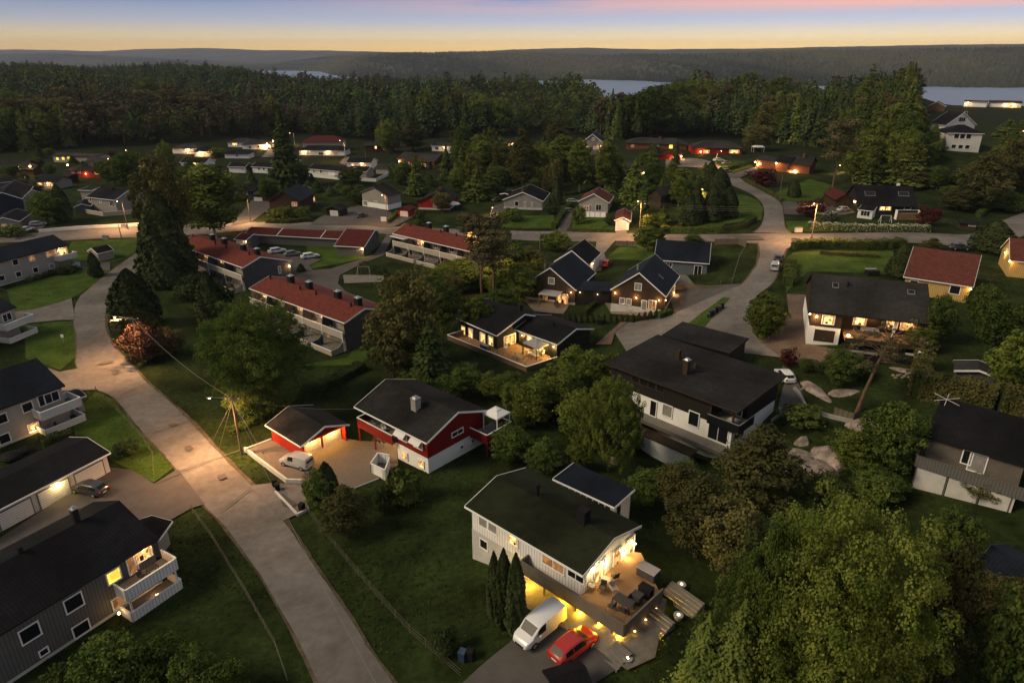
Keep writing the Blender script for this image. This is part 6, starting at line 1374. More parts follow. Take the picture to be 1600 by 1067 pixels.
far('navy_house', 'navy-blue house with two small white windows behind the weeping birch', zB, (20,465), (185,470), (150,415), 'R', 2.9, 'navy', 'roof_black', [('f',77,482,1.4,1.2,CU,1), ('f',132,480,1.4,1.2,CU,1)], trim='dark', pitch=22, W=9)
far('garage', 'brown-roofed garage with white door beside the navy-blue house', zB, (175,492), (290,495), (270,455), 'R', 2.4, 'brown_boards', 'roof_grey', gd=[('f',212,528,2.8,2.2)], trim='dark', pitch=18, W=6, cat='garage')
far('white_house', 'long white house with black roof and white fence on the slope', zB, (510,330), (765,352), (790,300), 'R', 3.0, 'white_clad', 'roof_black', [('f',555,345,1.3,1.2,CU,1), ('f',598,347,1.0,1.2,DK,1), ('f',665,358,3.6,1.6,'white',1)], trim='white', pitch=18, W=9, plinth=.2)
far('white_house', 'lower right wing of the long white house with grey gable', zB, (760,345), (880,350), (920,312), 'R', 2.9, 'grey_clad', 'roof_black', [('f',830,362,3,1.2,DK,2)], trim='white', pitch=22, W=8)
far('house', 'small brown-gabled house at the right end of the white fence', zB, (930,325), (1015,330), (1045,297), 'R', 2.6, 'grey_clad', 'roof_grey', trim='grey_boards', pitch=20, W=7)
far('white_house', 'pair-left white bungalow with black roof below the lit villas', zB, (20,318), (130,320), (180,265), 'R', 2.7, 'white_boards', 'roof_black', trim='white', pitch=20, W=8)
far('white_house', 'pair-right white bungalow with black roof below the lit villas', zB, (165,318), (320,325), (360,278), 'R', 2.7, 'white_boards', 'roof_black', [('f',215,330,.9,1.1,DK,1), ('f',245,332,.9,1.1,DK,1), ('f',275,335,.9,1.1,DK,1)], trim='white', pitch=20, W=8)
far('villa', 'white villa with dark hipped roof and lit bay, left of the orange driveway', zB, (15,168), (180,168), (110,122), 'R', 2.8, 'white_boards', 'roof_grey', [('f',65,180,3,1.3,LB,3)], trim='brown_boards', hip=5, pitch=20, W=10)
far('villa', 'white villa with dark hipped roof and orange-lit garage side', zB, (105,182), (290,180), (230,128), 'R', 2.8, 'white_boards', 'roof_grey', [('f',160,198,1.2,1.1,DK,1), ('f',212,195,1.0,1.0,DK,1)], [('f',265,178,120,'bulb',.2), ('f',245,190,60,'bulb',.16), ('r',300,160,90,'bulb',.18)], trim='brown_boards', hip=5, pitch=20, W=10)
far('garage', 'small white hip-roofed garage in front of the white villas', zB, (-5,238), (155,238), (110,205), 'R', 2.4, 'white_boards', 'roof_black', [('f',80,250,.9,.9,DK,1)], trim='dark', hip=3, pitch=18, W=8, cat='garage')
far('villa', 'broad white house with dark red hipped roof and two street lamps', zB, (455,215), (745,218), (700,172), 'R', 2.7, 'white_boards', 'roof_black', [('f',510,232,2.2,1.2,LT,2), ('f',598,238,2.4,1.2,DK,2), ('f',690,235,2.0,1.2,LD,2)], [('f',500,228,30,'bulb',.15), ('f',640,228,20,'bulb',.13)], trim='brown_boards', hip=4, pitch=18, W=11)
far('villa', 'dark red hipped roof rising behind the broad white house', zB, (478,168), (740,165), (670,112), 'R', 4.6, 'beige_clad', 'roof_maroon', trim='brown_boards', hip=6, pitch=24, W=13)
far('house', 'brown flat-looking house with two small lit windows by the wood', zB, (858,190), (1040,190), (1020,150), 'R', 3.6, 'brown_boards', 'roof_grey', [('f',937,200,.9,1.2,LB,1), ('f',935,245,1.2,.8,LT,1)], [('f',935,240,45,'bulb',.16)], trim='dark', pitch=16, W=9)
far('house', 'brown two-level house with white front windows and a glowing garage below', zB, (1068,268), (1300,285), (1330,232), 'R', 3.6, 'brick', 'roof_grey', [('f',1120,302,.8,1.4,CU,1), ('f',1142,302,.8,1.4,CU,1), ('f',1275,355,2.6,1.8,LB,1)], [('f',1083,285,26,'bulb',.15), ('f',1278,340,80,'bulb',.2)], trim='grey_boards', pitch=22, W=12)
far('bungalow', 'white bungalow with grey roof and bright lights, far left of centre', zA, (1055,205), (1220,208), (1200,162), 'R', 2.8, 'white_boards', 'roof_grey', [('f',1010,225,2,1.6,LB,1), ('f',1165,220,2.4,1.4,LB,2)], [('f',1005,215,70,'bulb',.18), ('f',1160,212,50,'bulb',.15)], trim='brown_boards', hip=4, pitch=20, W=10)
far('bungalow', 'second white bungalow with floodlit windows, nearer the dark conifers', zA, (1190,225), (1320,222), (1270,185), 'R', 2.8, 'white_boards', 'roof_black', [('f',1250,245,2.0,1.6,LB,1), ('f',1300,240,1.2,1.4,LB,1)], [('f',1245,235,70,'bulb',.16), ('f',1305,232,70,'bulb',.16)], trim='brown_boards', hip=4, pitch=20, W=10)
far('bungalow', 'dark bungalow with three square lit windows at the foot of the wood', zA, (315,250), (610,258), (600,208), 'R', 3.2, 'beige_clad', 'roof_grey', [('f',355,270,1.4,1.2,LY,1), ('f',390,268,1.4,1.2,LY,1), ('f',424,266,1.4,1.2,LY,1)], trim='brown_boards', pitch=14, W=8)
far('red_house', 'dark red cottage with lit porch and low black roof, upper left', zA, (415,340), (635,345), (610,295), 'R', 3.0, 'red_bright', 'roof_felt', [('f',450,350,1.0,1.0,CU,1), ('f',488,350,1.0,1.0,CU,1), ('f',600,358,2.2,.9,LT,2)], [('f',530,362,10,'bulb',.1), ('f',418,308,30,'bulb',.18)], trim='dark', pitch=16, W=8)
far('house', 'black flat-roofed house with a narrow tall lit window, upper left', zA, (205,385), (415,385), (395,352), 'R', 3.0, 'black_boards', 'roof_felt', [('f',262,412,.9,2.4,LB,1)], [('f',408,388,34,'bulb',.18)], trim='dark', pitch=9, W=8)
far('house', 'low house with two lamps at the upper left picture edge', zA, (-40,330), (200,335), (180,300), 'R', 2.6, 'brown_boards', 'roof_felt', lamps=[('f',118,322,60,'bulb',.2), ('f',186,316,60,'bulb',.2)], trim='dark', pitch=14, W=8)
far('house', 'grey house with low roof and one eave lamp at the upper left edge', zA, (-60,420), (150,405), (190,352), 'R', 3.2, 'grey_boards', 'roof_black', lamps=[('r',195,362,18,'bulb',.16)], trim='white', pitch=16, W=8)
far('house', 'large dark house with white gable edges and a lit window band, upper left edge', zA, (135,515), (205,440), (5,450), 'L', 5.2, 'navy', 'roof_black', [('f',180,490,1,1,DK,1)], trim='white', pitch=26, W=10)
far('house', 'grey wing with lit balcony below the white gable at the upper left edge', zA, (-60,505), (135,512), (140,440), 'R', 5.0, 'grey_clad', 'roof_black', [('f',20,492,.8,.8,LT,1), ('f',85,555,4.2,.7,LB,4)], trim='white', pitch=24, W=9)
far('house', 'grey house with white eaves, pale fence and glazed bay above the road, left', zA, (525,505), (708,525), (780,465), 'R', 4.6, 'grey_clad', 'roof_black', [('f',558,520,.8,1.2,DK,1), ('f',620,530,1.0,1.1,CU,1), ('f',690,545,2.0,1.8,DK,3), ('r',830,515,1.2,1.2,CU,1)], trim='white', pitch=22, W=12, chim=[(*zA(697,462),.6,.8,'dark',None)])
far('annex', 'flat grey side annex of the house with the pale fence', zA, (480,462), (560,465), (572,445), 'R', 5.0, 'grey_clad', 'roof_felt', trim='white', mono=True, pitch=4, W=5, cat='annex')
far('garage', 'dark garage with white-edged gable behind the two white cars, left edge', zA, (120,655), (200,600), (40,628), 'L', 2.6, 'grey_clad', 'roof_black', [('l',25,680,1.2,.6,LD,1), ('l',78,680,.9,.6,LD,1)], trim='white', pitch=20, W=8, cat='garage')
far('garage', 'small dark garage with white edge behind the leafy trees, left', zA, (560,560), (580,530), (495,542), 'L', 2.4, 'grey_boards', 'roof_black', trim='white', pitch=20, W=5, cat='garage')
# white houses on the ridge at the right
far('white_house', 'white two-storey house with three windows above three, on the ridge at the right', zE, (945,360), (1185,365), (1060,285), 'R', 6.4, 'white_clad', 'roof_black', [('f',1005,380,1.5,1.6,DK,1), ('f',1043,382,1.5,1.6,DK,1), ('f',1083,383,1.5,1.6,DK,1), ('f',986,447,1.4,1.2,DK,1), ('f',1030,449,1.4,1.2,DK,1), ('f',1073,450,1.4,1.2,DK,1)], trim='white', hip=5, pitch=22, W=12)
wr = far('white_house', 'white chalet with black roof and big white-edged gable on the ridge', zE, (832,300), (933,312), (1070,200), 'R', 4.0, 'white_boards', 'roof_black', [('r',1040,275,3.0,1.6,DK,3), ('r',1065,232,1.2,1.0,DK,1)], trim='white', pitch=33, W=15)
far('white_house', 'long low white house with lit right end behind the ridge chalet', zE, (1215,165), (1430,170), (1400,130), 'R', 2.8, 'white_boards', 'roof_grey', [('f',1375,190,4.0,1.2,LB,3), ('f',1325,182,1.2,1.1,LT,1)], [('f',1322,180,60,'bulb',.22), ('f',1370,185,60,'bulb',.22)], trim='brown_boards', pitch=14, W=9)
far('white_house', 'flat white house with a glowing doorway beside the ridge street lamp', zE, (1050,160), (1205,165), (1200,140), 'R', 3.0, 'white_boards', 'roof_grey', [('f',1078,178,1.6,1.6,LB,1)], [('f',1076,170,60,'bulb',.2)], trim='white', pitch=10, W=9)
far('barn', 'orange-brown gabled barn left of the ridge houses', zE, (935,190), (960,165), (885,140), 'L', 3.0, 'wood', 'roof_grey', [], trim='white', pitch=28, W=9, cat='barn', L=10)
far('house', 'half-hidden house with lit upper windows among the tall trees at the right', zE, (325,225), (430,232), (420,192), 'R', 4.6, 'beige_clad', 'roof_grey', [('f',362,248,1.6,1.3,LT,1), ('f',400,246,2.0,1.4,LB,2)], trim='brown_boards', pitch=18, W=9)
far('carport', 'low rust-brown lean-to with glowing bench in the garden corner, far right', zE, (1020,935), (1150,945), (1160,885), 'R', 1.8, 'brown_boards', 'roof_felt', [('f',1105,950,1.4,.5,CU,1)], trim='dark', pitch=10, W=4, cat='shelter')
# parasol, pergola, sundries further off
p = P(*zB(1420,585)); r = thing('parasol', 'white parasol open beside the bright red house', 'parasol', tuple(p)); MB().bar((0,0,0),(0,0,2.5),.04,.04,6).build('pole', 'galv', r); mb = MB()
for i in range(8): a0, a1 = i*PI/4, (i+1)*PI/4; mb.poly([(2.2*math.cos(a0),2.2*math.sin(a0),2.1),(2.2*math.cos(a1),2.2*math.sin(a1),2.1),(0,0,2.9)]); mb.poly([(2.2*math.cos(a1),2.2*math.sin(a1),2.1),(2.2*math.cos(a0),2.2*math.sin(a0),2.1),(2.2*math.cos(a0),2.2*math.sin(a0),1.9),(2.2*math.cos(a1),2.2*math.sin(a1),1.9)])
mb.build('canopy', 'cloth_white', r)
p = P(*zD(528,228)); r = thing('gazebo', 'white garden tent at the right end of the red hipped house', 'gazebo', tuple(p)); 
for a in (-2.4, 2.4): 
    for b in (-1.5, 1.5): MB().box(a-.05,a+.05,b-.05,b+.05,0,2.3).build('post', 'white', r)
MB().poly([(-2.6,-1.7,2.3),(2.6,-1.7,2.3),(1.8,0,3.0),(-1.8,0,3.0)]).poly([(2.6,1.7,2.3),(-2.6,1.7,2.3),(-1.8,0,3.0),(1.8,0,3.0)]).poly([(2.6,-1.7,2.3),(2.6,1.7,2.3),(1.8,0,3.0)]).poly([(-2.6,1.7,2.3),(-2.6,-1.7,2.3),(-1.8,0,3.0)]).build('canopy', 'cloth_white', r)
p = P(*zE(545,935)); r = thing('garden_swing', 'white tubular swing frame behind the flowering hedge', 'swing', tuple(p))
MB().bar((-1.5,-.6,0),(-1.3,0,1.9),.05).bar((-1.5,.6,0),(-1.3,0,1.9),.05).bar((1.5,-.6,0),(1.3,0,1.9),.05).bar((1.5,.6,0),(1.3,0,1.9),.05).bar((-1.3,0,1.9),(1.3,0,1.9),.05).build('frame', 'white', r); MB().box(-.8,.8,-.3,.3,.5,.56).build('seat', 'cloth_dark', r)
p = P(*zE(690,915)); r = thing('woodpile', 'long stack of pale firewood under a white-railed frame by the black cabin', 'woodpile', tuple(p), -.03)
MB().box(-3.2,3.2,-.5,.5,0,1.7).build('logs', 'deck', r); MB().box(-3.4,-3.3,-.6,.6,0,2.6).box(2.6,2.7,-.6,.6,0,2.6).box(-3.4,2.7,-.62,-.52,2.6,2.7).build('frame', 'white', r)
p = P(*zG(1260,400)); r = thing('swing_set', 'metal A-frame swing on the playground sand', 'swing', tuple(p))
MB().bar((-1.6,-.9,0),(-1.3,0,2.3),.05).bar((-1.6,.9,0),(-1.3,0,2.3),.05).bar((1.6,-.9,0),(1.3,0,2.3),.05).bar((1.6,.9,0),(1.3,0,2.3),.05).bar((-1.3,0,2.3),(1.3,0,2.3),.05).build('frame', 'galv', r)
for q in (-.6, .6): s_ = MB().box(q-.22,q+.22,-.1,.1,.5,.54).build('seat', 'tyre', r); MB().bar((q-.2,0,.54),(q-.2,0,2.3),.012,.012,4).bar((q+.2,0,.54),(q+.2,0,2.3),.012,.012,4).build('chain', 'galv', s_)
p = P(*zJ(640,275)); r = thing('hot_tub', 'black box with pale tilted lid behind the brown house', 'tub', tuple(p)); MB().box(-1.1,1.1,-.9,.9,0,1.0).build('body', 'dark', r); MB().box(-1.1,1.1,.3,1.0,1.01,1.15).build('lid', 'cloth_grey', r)
# ------------------------------------------------------------ kerb walls, fences, bins
def kerb(pts, h, label, m='plinth', t=.25, top='concrete', px=True): return fence(pts, h, label, m, None, px, 4, t, 'low_wall', 'wall', kerb_=True)
kerb([(383,705), (449,755), (472,756)], .65, 'low pale wall round the corner of the paved yard by the silver van', 'plinth')
kerb([(430,770), (465,806), (483,797)], .35, 'low pale kerb wall beside the driveway mouth with the wheelie bins', 'plinth')
kerb([(554,764), (592,749)], .2, 'thin stone edging on the lawn side of the paved yard', 'concrete', .2)
kerb([(382,704), (424,688)], .3, 'low pale edging behind the red double garage', 'plinth')
r = fence([zM(868,600), zM(942,636), zM(965,570)], 1.5, 'white garden screen standing on the paved yard by the red house', 'white_boards', 'white', gap=3, name='garden_screen', cat='screen')
fence([zM(868,600), zM(905,545), zM(965,555)], 1.5, 'white rear panels of the garden screen on the paved yard', 'white_boards', 'white', gap=3, name='garden_screen', cat='screen')
kerb([(61,364), (121,358.5), (180,355.5), (236,352)], 1.0, 'long white concrete wall along the far side of the upper left road', 'white', .3)
fence([zA(490,600), zA(640,625), zA(820,612)], 1.3, 'pale board fence in front of the grey house with white eaves', 'beige_clad', 'white')
fence([zB(508,378), zB(700,398), zB(940,412), zB(1015,375)], 1.3, 'white fence zigzagging in front of the long white house', 'white_boards', 'white')
fence([zC(-10,235), zC(160,235), zC(300,262)], 1.1, 'white fence below the dark cabin at the wood edge', 'white_boards', 'white')
fence([zC(1030,805), zC(1100,808), zC(1165,812)], 1.3, 'brown board fence along the road above the bright green lawn', 'fence_wood')
fence([zI(935,88), zI(1080,85), zI(1128,105)], 1.4, 'brown board fence behind the grey-blue bungalow beside the road', 'fence_wood')
fence([zI(1128,105), zI(1090,170), zI(1040,330), zI(1005,355)], 1.3, 'wire mesh fence on posts down the grass verge by the junction', 'galv', open_=True)
fence([zI(842,385), zI(760,440), zI(690,505)], 1.3, 'wire mesh fence between the dark yard and the lane by the right twin house', 'galv', open_=True)
fence([(151,613), (190,650), (225,690), (240,715), (241,745)], 1.0, 'wire fence round the inside of the lawn beside the orange-lit bend', 'galv', open_=True)
fence([(300,800), (330,840), (385,930), (430,1010), (450,1068)], 1.0, 'wire fence along the lawn at the bottom left beside the street', 'galv', open_=True)
fence([(480,800), (560,900), (640,990), (720,1060)], 1.0, 'wire fence following the footpath right of the street, bottom', 'galv', open_=True)
fence([zJ(500,745), zJ(830,765)], .5, 'dark timber edging under the lower terrace of the brown house', 'dark', None)
kerb([zJ(160,985), zJ(185,1010), zP(215,290), zP(345,330), zP(470,360)], .5, 'curved low stone wall along the sunken path below the white hatchback', 'concrete', .35)
kerb([zP(20,355), zP(80,310), zP(60,285)], .4, 'short pale kerb at the corner of the dark path', 'concrete', .3)
r = fence([zP(365,320), zP(470,355), zP(505,330)], 1.3, 'weathered board screen beside the leaning pine', 'fence_wood', None)
def bin_(px, py, label, m='dark', group=None, z=None):
    p = P(px, py); r = thing('wheelie_bin', label, 'bin', tuple(p), rng.uniform(-.5, .5), group)
    MB().ext([(-.26,.08),(.26,.08),(.32,1.0),(-.32,1.0)], -.27, .27).build('body', m, r); MB().ext([(-.34,1.005),(.34,1.005),(.34,1.05),(0,1.12),(-.34,1.05)], -.3, .3).build('lid', m, r)
    for q in (-.25, .25): MB().bar((q,.26,.1),(q+.05,.26,.1),.1,.1,8).build('wheel', 'tyre', r)
    return r
bin_(*zM(365,668), 'black wheelie bin at the end of the low pale wall by the street'); bin_(*zM(380,690), 'second wheelie bin, nearest the street, at the pale wall')
bin_(*zM(508,795), 'dark waste bin on the lawn corner below the driveway mouth'); bin_(*zI(222,580), 'left bin of the pair by the row of little thujas'); bin_(*zI(238,583), 'right bin of the pair by the row of little thujas')
bin_(*zN(125,965), 'blue-lidded dark bin at the edge of the bottom driveway', 'paint_blue'); bin_(*zN(160,960), 'dark bin behind the blue-lidded bin, bottom driveway')
for i in range(6): bin_(*zI(895+i*17, 545-i*12), 'dark bin in the long row on the grass island of the fork', 'dark' if i % 2 else 'paint_dark', 'waste bins lined up at the fork')
p = P(*zK(806,100)); hy = thing('hydrant', 'small yellow hydrant on the verge at the bend', 'hydrant', tuple(p)); MB().bar((0,0,0),(0,0,.8),.16,.16,10).build('body', 'ochre', hy); MB().ball((0,0,.82),.18,.7,10,6).build('cap', 'ochre', hy)
p = P(*zF(393,535)); r = thing('road_sign', 'small white mark post on the lawn in the fork', 'sign', tuple(p)); MB().bar((0,0,0),(0,0,1.4),.05).build('post', 'galv', r); MB().box(-.25,.25,-.02,.02,1.0,1.6).build('panel', 'white', r)
p = P(*zD(780,722)); r = thing('utility_box', 'pale utility cabinet on the verge of the junction', 'cabinet', tuple(p)); MB().box(-.9,.9,-.35,.35,0,1.1).build('cabinet', 'plinth', r); MB().box(-.95,.95,-.4,.4,1.105,1.18).build('lid', 'concrete', r)
p = P(*zB(988,672)); r = thing('notice_board', 'white board on posts beside the driveway hedge, north of the terraces', 'sign', tuple(p)); MB().box(-.9,.9,-.05,.05,.8,2.2).build('panel', 'white', r); MB().box(-.8,-.7,-.04,.04,0,.8).box(.7,.8,-.04,.04,0,.8).build('post', 'galv', r)
for q, lab in ((zA(655,768), 'grey cabinet beside the leaning pole, upper left road'), (zA(768,697), 'grey cabinet in front of the white wall at the lamp post')):
    p = P(*q); r = thing('utility_box', lab, 'cabinet', tuple(p)); MB().box(-.8,.8,-.3,.3,0,1.2).build('cabinet', 'concrete', r); MB().box(-.85,.85,-.35,.35,1.205,1.27).build('lid', 'galv', r)
# ------------------------------------------------------------ vehicles
car('van', 'paint_white', zN(545,775), zN(400,915), 'white delivery van nose-down on the driveway under the lit deck')
car('parked_car', 'paint_red', zN(580,965), zN(672,880), 'red hatchback with open boot window parked beside the white van')
car('small_van', 'paint_silver', zM(535,575), zM(425,545), 'silver compact van in the paved yard of the red house')
car('wagon', 'paint_dark', zK(660,960), zK(500,925), 'dark saloon with pale roof in front of the garage row, lower left')
gcar = 'cars in the terrace car park'
car('wagon', 'paint_white', zB(290,858), zB(370,845), 'white estate car, leftmost of three in the terrace car park'); car('parked_car', 'paint_gray', zB(390,875), zB(460,866), 'grey hatchback, middle of three in the terrace car park')
car('wagon', 'paint_white', zB(492,890), zB(575,878), 'white estate car, rightmost of three in the terrace car park')
car('parked_car', 'paint_dark', zB(815,640), zB(885,625), 'dark hatchback on the forecourt of the taupe house'); car('parked_car', 'paint_red', zI(248,242), zI(282,195), 'red hatchback in the driveway behind the left twin house')
car('small_van', 'paint_silver', zI(1295,280), zI(1318,205), 'silver van facing away on the lane below the junction'); car('parked_car', 'paint_dark', zI(1318,215), zI(1338,165), 'dark car parked ahead of the silver van on the lane')
car('parked_car', 'paint_white', zJ(140,960), zJ(60,880), 'white hatchback half hidden behind the broad flat roof')
car('wagon', 'paint_silver', zA(190,690), zA(280,680), 'pale estate car further from the road at the left edge garage'); car('wagon', 'paint_white', zA(130,728), zA(200,708), 'white estate car nearest the road at the left edge garage')
car('parked_car', 'paint_blue', zD(440,378), zD(495,360), 'dark blue car in the side drive of the winding street'); car('wagon', 'paint_white', zD(250,288), zD(325,285), 'white car on the lawn edge below the red hipped house')
car('wagon', 'paint_dark', zD(300,362), zD(375,350), 'black car by the hedge on the winding street'); car('parked_car', 'paint_gray', zD(305,308), zD(365,302), 'grey car beside the white car below the red hipped house')
car('van', 'paint_white', zE(215,815), zE(292,810), 'large white van beside the dark barn'); car('wagon', 'paint_white', zE(285,790), zE(345,800), 'white car behind the large white van at the black cabin')
car('parked_car', 'paint_silver', zE(250,868), zE(310,862), 'pale small car on the gravel in front of the black cabin'); car('wagon', 'paint_gray', zB(60,535), zB(115,532), 'grey car in front of the navy-blue house')
car('parked_car', 'paint_dark', zB(270,215), zB(305,210), 'dark car on the orange-lit driveway, far left'); car('wagon', 'paint_gray', zC(735,605), zC(770,598), 'grey car on the narrow drive beside the rust-roofed cottage')
car('parked_car', 'paint_dark', zC(285,535), zC(322,528), 'dark car under the white-edged carport'); car('wagon', 'paint_silver', zC(752,545), zC(790,540), 'pale car behind the rust-roofed cottage')
car('wagon', 'paint_silver', zJ(1530,240), zJ(1600,245), 'pale car under the lamps of the yellow gable, right edge'); car('parked_car', 'paint_dark', zJ(1150,120), zJ(1215,122), 'dark car behind the yellow house beside the road')
# ------------------------------------------------------------ poles and wires
PO = {}
PO[1] = pole(*zF(882,668), zF(0,375)[1], 'wooden pole with wires at the bend, beside the pink shrub', (-2.4,-.2,.1), 650, True, 1.1)
PO[2] = pole(*zM(192,500), zM(0,200)[1], 'stayed wooden pole with many wires at the corner of the paved yard', (-2.2,-.6,.25), 800, True, 1.0, stays=((-4.5,-2.2),(-3.5,1.0),(4.2,-2.0),(5.0,-3.0)), r=.17)
PO[3] = pole(*zA(790,705), zA(0,530)[1], 'lamp post lit orange in front of the long white wall', (-.9,-.3,.0), 650, True)
PO[4] = pole(*zB(165,665), zB(0,497)[1], 'lamp post at the road end of the garage row', (-.8,-.3,.0), 650, True)
PO[5] = pole(*zC(1180,735), zC(0,525)[1], 'wooden pole with fanning wires by the tiny garage', (-.9,-.8,.0), 700, True, 1.0)
PO[6] = pole(*zD(858,782), zD(0,540)[1], 'leaning wooden pole in the verge of the junction', (-.9,-.6,.0), 900, True, .9)
PO[7] = pole(843,421, 361, 'bare grey post in the shrubs left of the twin houses', None, 0, True)
PO[8] = pole(*zB(437,185), zB(0,110)[1], 'far street lamp beside the tall spruce above the orange drive', (-1.6,-.4,.1), 420, False)
PO[9] = pole(*zB(752,285), zB(0,155)[1], 'street lamp in front of the white house with the red hipped roof', (-1.6,-.5,.0), 420, False)
PO[10] = pole(*zB(1398,210), zB(0,98)[1], 'pole with splayed wires beside the dark cabin at the wood edge', None, 0, True, 1.2, stays=((-4,-1),(4,-1)))
PO[11] = pole(*zD(665,500), zD(0,368)[1], 'slim wooden pole on the lawn below the brick house', None, 0, True)
PO[12] = pole(*zD(268,325), zD(0,220)[1], 'pole rising beside the white car on the winding street', (1.2,-.5,0), 500, True)
PO[13] = pole(*zE(1112,165), zE(0,120)[1], 'street lamp on the ridge among the white houses', (.8,-.2,.0), 500, False)
PO[14] = pole(*zB(1008,675), zB(0,490)[1], 'wooden pole in the hedge before the blank taupe gable', (-.6,-.3,0), 200, True)
PO[15] = pole(*zA(750,765), zA(0,665)[1], 'short leaning pole on the road edge, upper left lawn', None, 0, True)
PO[16] = pole(*zB(875,265), zB(0,195)[1], 'dark pole by the far brown house', None, 0, True)
PO[17] = pole(*zF(1385,290), zF(0,190)[1], 'short post between the dark conifers by the first terrace', (-.6,-.4,.1), 60, False)
PO[18] = pole(*zB(1560,1090), zB(0,705)[1], 'tall slim mast with white lamp head in front of the third terrace', (-.8,-.3,.0), 350, True)
PO[19] = pole(*zH(708,490), zH(0,140)[1], 'second slim mast with lamp head in front of the third terrace', (.9,-.3,.0), 350, True)
PO[20] = pole(*zD(100,738), zD(0,672)[1], 'thin post in the hedge by the road, centre right', None, 0, True, r=.06)
PO[21] = pole(*zA(697,340), zA(0,268)[1], 'far street lamp glowing beside the dark red cottage', (-.5,-.5,0), 500, False)
PO[22] = pole(*zA(800,270), zA(0,215)[1], 'farther street lamp at the foot of the wood, left', (-.5,-.4,0), 400, False)
PO[23] = pole(*zE(1395,420), zE(0,345)[1], 'lamp glowing among the bushes at the far right edge', (.5,-.4,0), 300, False)
PO[24] = pole(*zC(1545,560), zC(0,455)[1], 'lamp post between the clipped conifers by the chalet', (.4,-.4,0), 400, False)
PO[25] = pole(*zE(235,620), zE(0,565)[1], 'small lamp among the trees left of the black cabin', (.3,-.4,0), 120, False)
PO[26] = pole(*zC(268,615), zC(0,568)[1], 'low lamp post by the drive of the taupe bungalow', (.2,-.2,0), 90, True, r=.05)
def T(i): return PO[i][1]-Vector((0,0,.2))
wire(T(1), T(2), 1.2, 'pale wire from the pole at the bend to the stayed pole', .03)
for k, (q, lab) in enumerate(((P(-60,490,9), 'upper wire running left from the pole at the bend'), (P(-60,502,9), 'middle wire running left from the pole at the bend'), (P(-60,430,9), 'lower wire running left from the pole at the bend'))):
    wire(T(1)-Vector((0,0,.12*k)), q, 1.0, lab, .016)
wire(T(2), rh.wl(.3,.5,4.6), .6, 'service wire from the stayed pole to the dark red house'); wire(T(2), PO[17][1], 1.2, 'wire crossing the big lawn behind the pink shrub')
wire(T(2), P(600,1090,7), 1.5, 'wire over the street towards the bottom of the picture')
for k, q in enumerate((T(6), T(6)+Vector((0,0,-.3)), T(6)+Vector((0,.5,-.6)))): wire(T(5)-Vector((0,0,.3*k)), q, 1.2+.2*k, 'wire strung between the two wooden poles over the garden hedge', .02, 'wires between the two roadside poles')
wire(T(5), P(985,330,6), .3, 'short wire from the fanning pole to the tiny garage'); wire(T(9), T(10), 1.5, 'far wire passing in front of the wood'); wire(T(12), T(11), .8, 'wire above the winding street')
# roofs showing only as slivers between the far trees
for x, y, w_, lab, wl_, rf_ in ((150, 262, 40, 'low dark roof with one lamp left of the floodlit bungalows', 'brick', 'roof_grey'), (215, 262, 36, 'brown house sliver left of the floodlit bungalows, lit end window', 'brown_boards', 'roof_felt'), (12, 268, 46, 'dark bungalow with lit windows at the far left edge of the village', 'beige_clad', 'roof_felt'),
      (70, 292, 34, 'small grey house under the bungalow with three lit windows', 'grey_clad', 'roof_black'), (560, 262, 40, 'white bungalow tucked under the far brown house', 'white_boards', 'roof_black'), (690, 236, 34, 'white-walled house with a lit window right of the far brown house', 'white_boards', 'roof_grey'),
      (655, 262, 30, 'pale cottage behind the slender spruce with a porch lamp', 'beige_clad', 'roof_maroon'), (300, 262, 40, 'white bungalow behind the tall dark conifers, lamp on its front', 'white_boards', 'roof_black'), (1000, 276, 44, 'dark red house behind the rust-roofed cottage with a lit door', 'red_boards', 'roof_grey'),
      (775, 268, 40, 'grey house between the centre birches with two lit windows', 'grey_clad', 'roof_grey'), (440, 262, 34, 'white cottage by the lone tall spruce with a yellow window', 'white_boards', 'roof_black'), (600, 232, 34, 'brown house at the wood edge with a bright window', 'brown_boards', 'roof_grey')):
    I1 = lambda a, b: (a, b)
    far('house', lab, I1, (x-w_/2, y-8), (x+w_/2, y-7), (x+w_/2+1, y-14), 'R', 2.8, wl_, rf_, [('f',x-w_*.22,y-4,1.8,1.2,LB if int(x) % 3 else DK,2), ('f',x+w_*.05,y-4,1.2,1.2,CU,1), ('f',x+w_*.28,y-4,1.4,1.2,LT,2)], [('f',x+w_*.14,y-6,14,'bulb',.12)], trim='white' if 'white' in wl_ else 'brown_boards', pitch=20, W=9)
# ------------------------------------------------------------ trees and shrubs one can tell apart
def V_(*rows):
    for r in rows: plant(*r)
def pl(kind, b, ty, w, label, group=None): plant(kind, b[0], b[1], ty, label, group, w)
# big ones, left half
pl('giant', (394,645), 462, 142, 'great round green tree beside the second terrace')
pl('thuja', (205,512), 421, 68, 'dark cone-shaped conifer left of the pole at the bend'); pl('pink', (226,562), 506, 66, 'pink flowering shrub behind the pole at the bend')
pl('olive', (262,556), 515, 40, 'olive shrub right of the pink flowering shrub')
pl('thuja', (252,440), 300, 78, 'tall dark conifer where the two roads meet, upper left'); pl('olive', (270,400), 245, 72, 'dark leafy tree standing behind the tall conifer, upper left'); pl('thuja', (252,448), 372, 46, 'shorter dark conifer at the foot of the tall ones by the path')
pl('birch', (337,372), 255, 82, 'weeping birch at the end of the garage row'); pl('thuja', (327,510), 425, 44, 'narrow dark conifer in front of the first terrace'); pl('shrub_dark', (355,506), 444, 34, 'rounded dark conifer right of the narrow one, first terrace')
pl('shrub_dark', (300,460), 428, 40, 'dark bush below the first terrace balconies'); pl('shrub_dark', (290,470), 445, 30, 'low dark bush nearest the lawn by the first terrace')
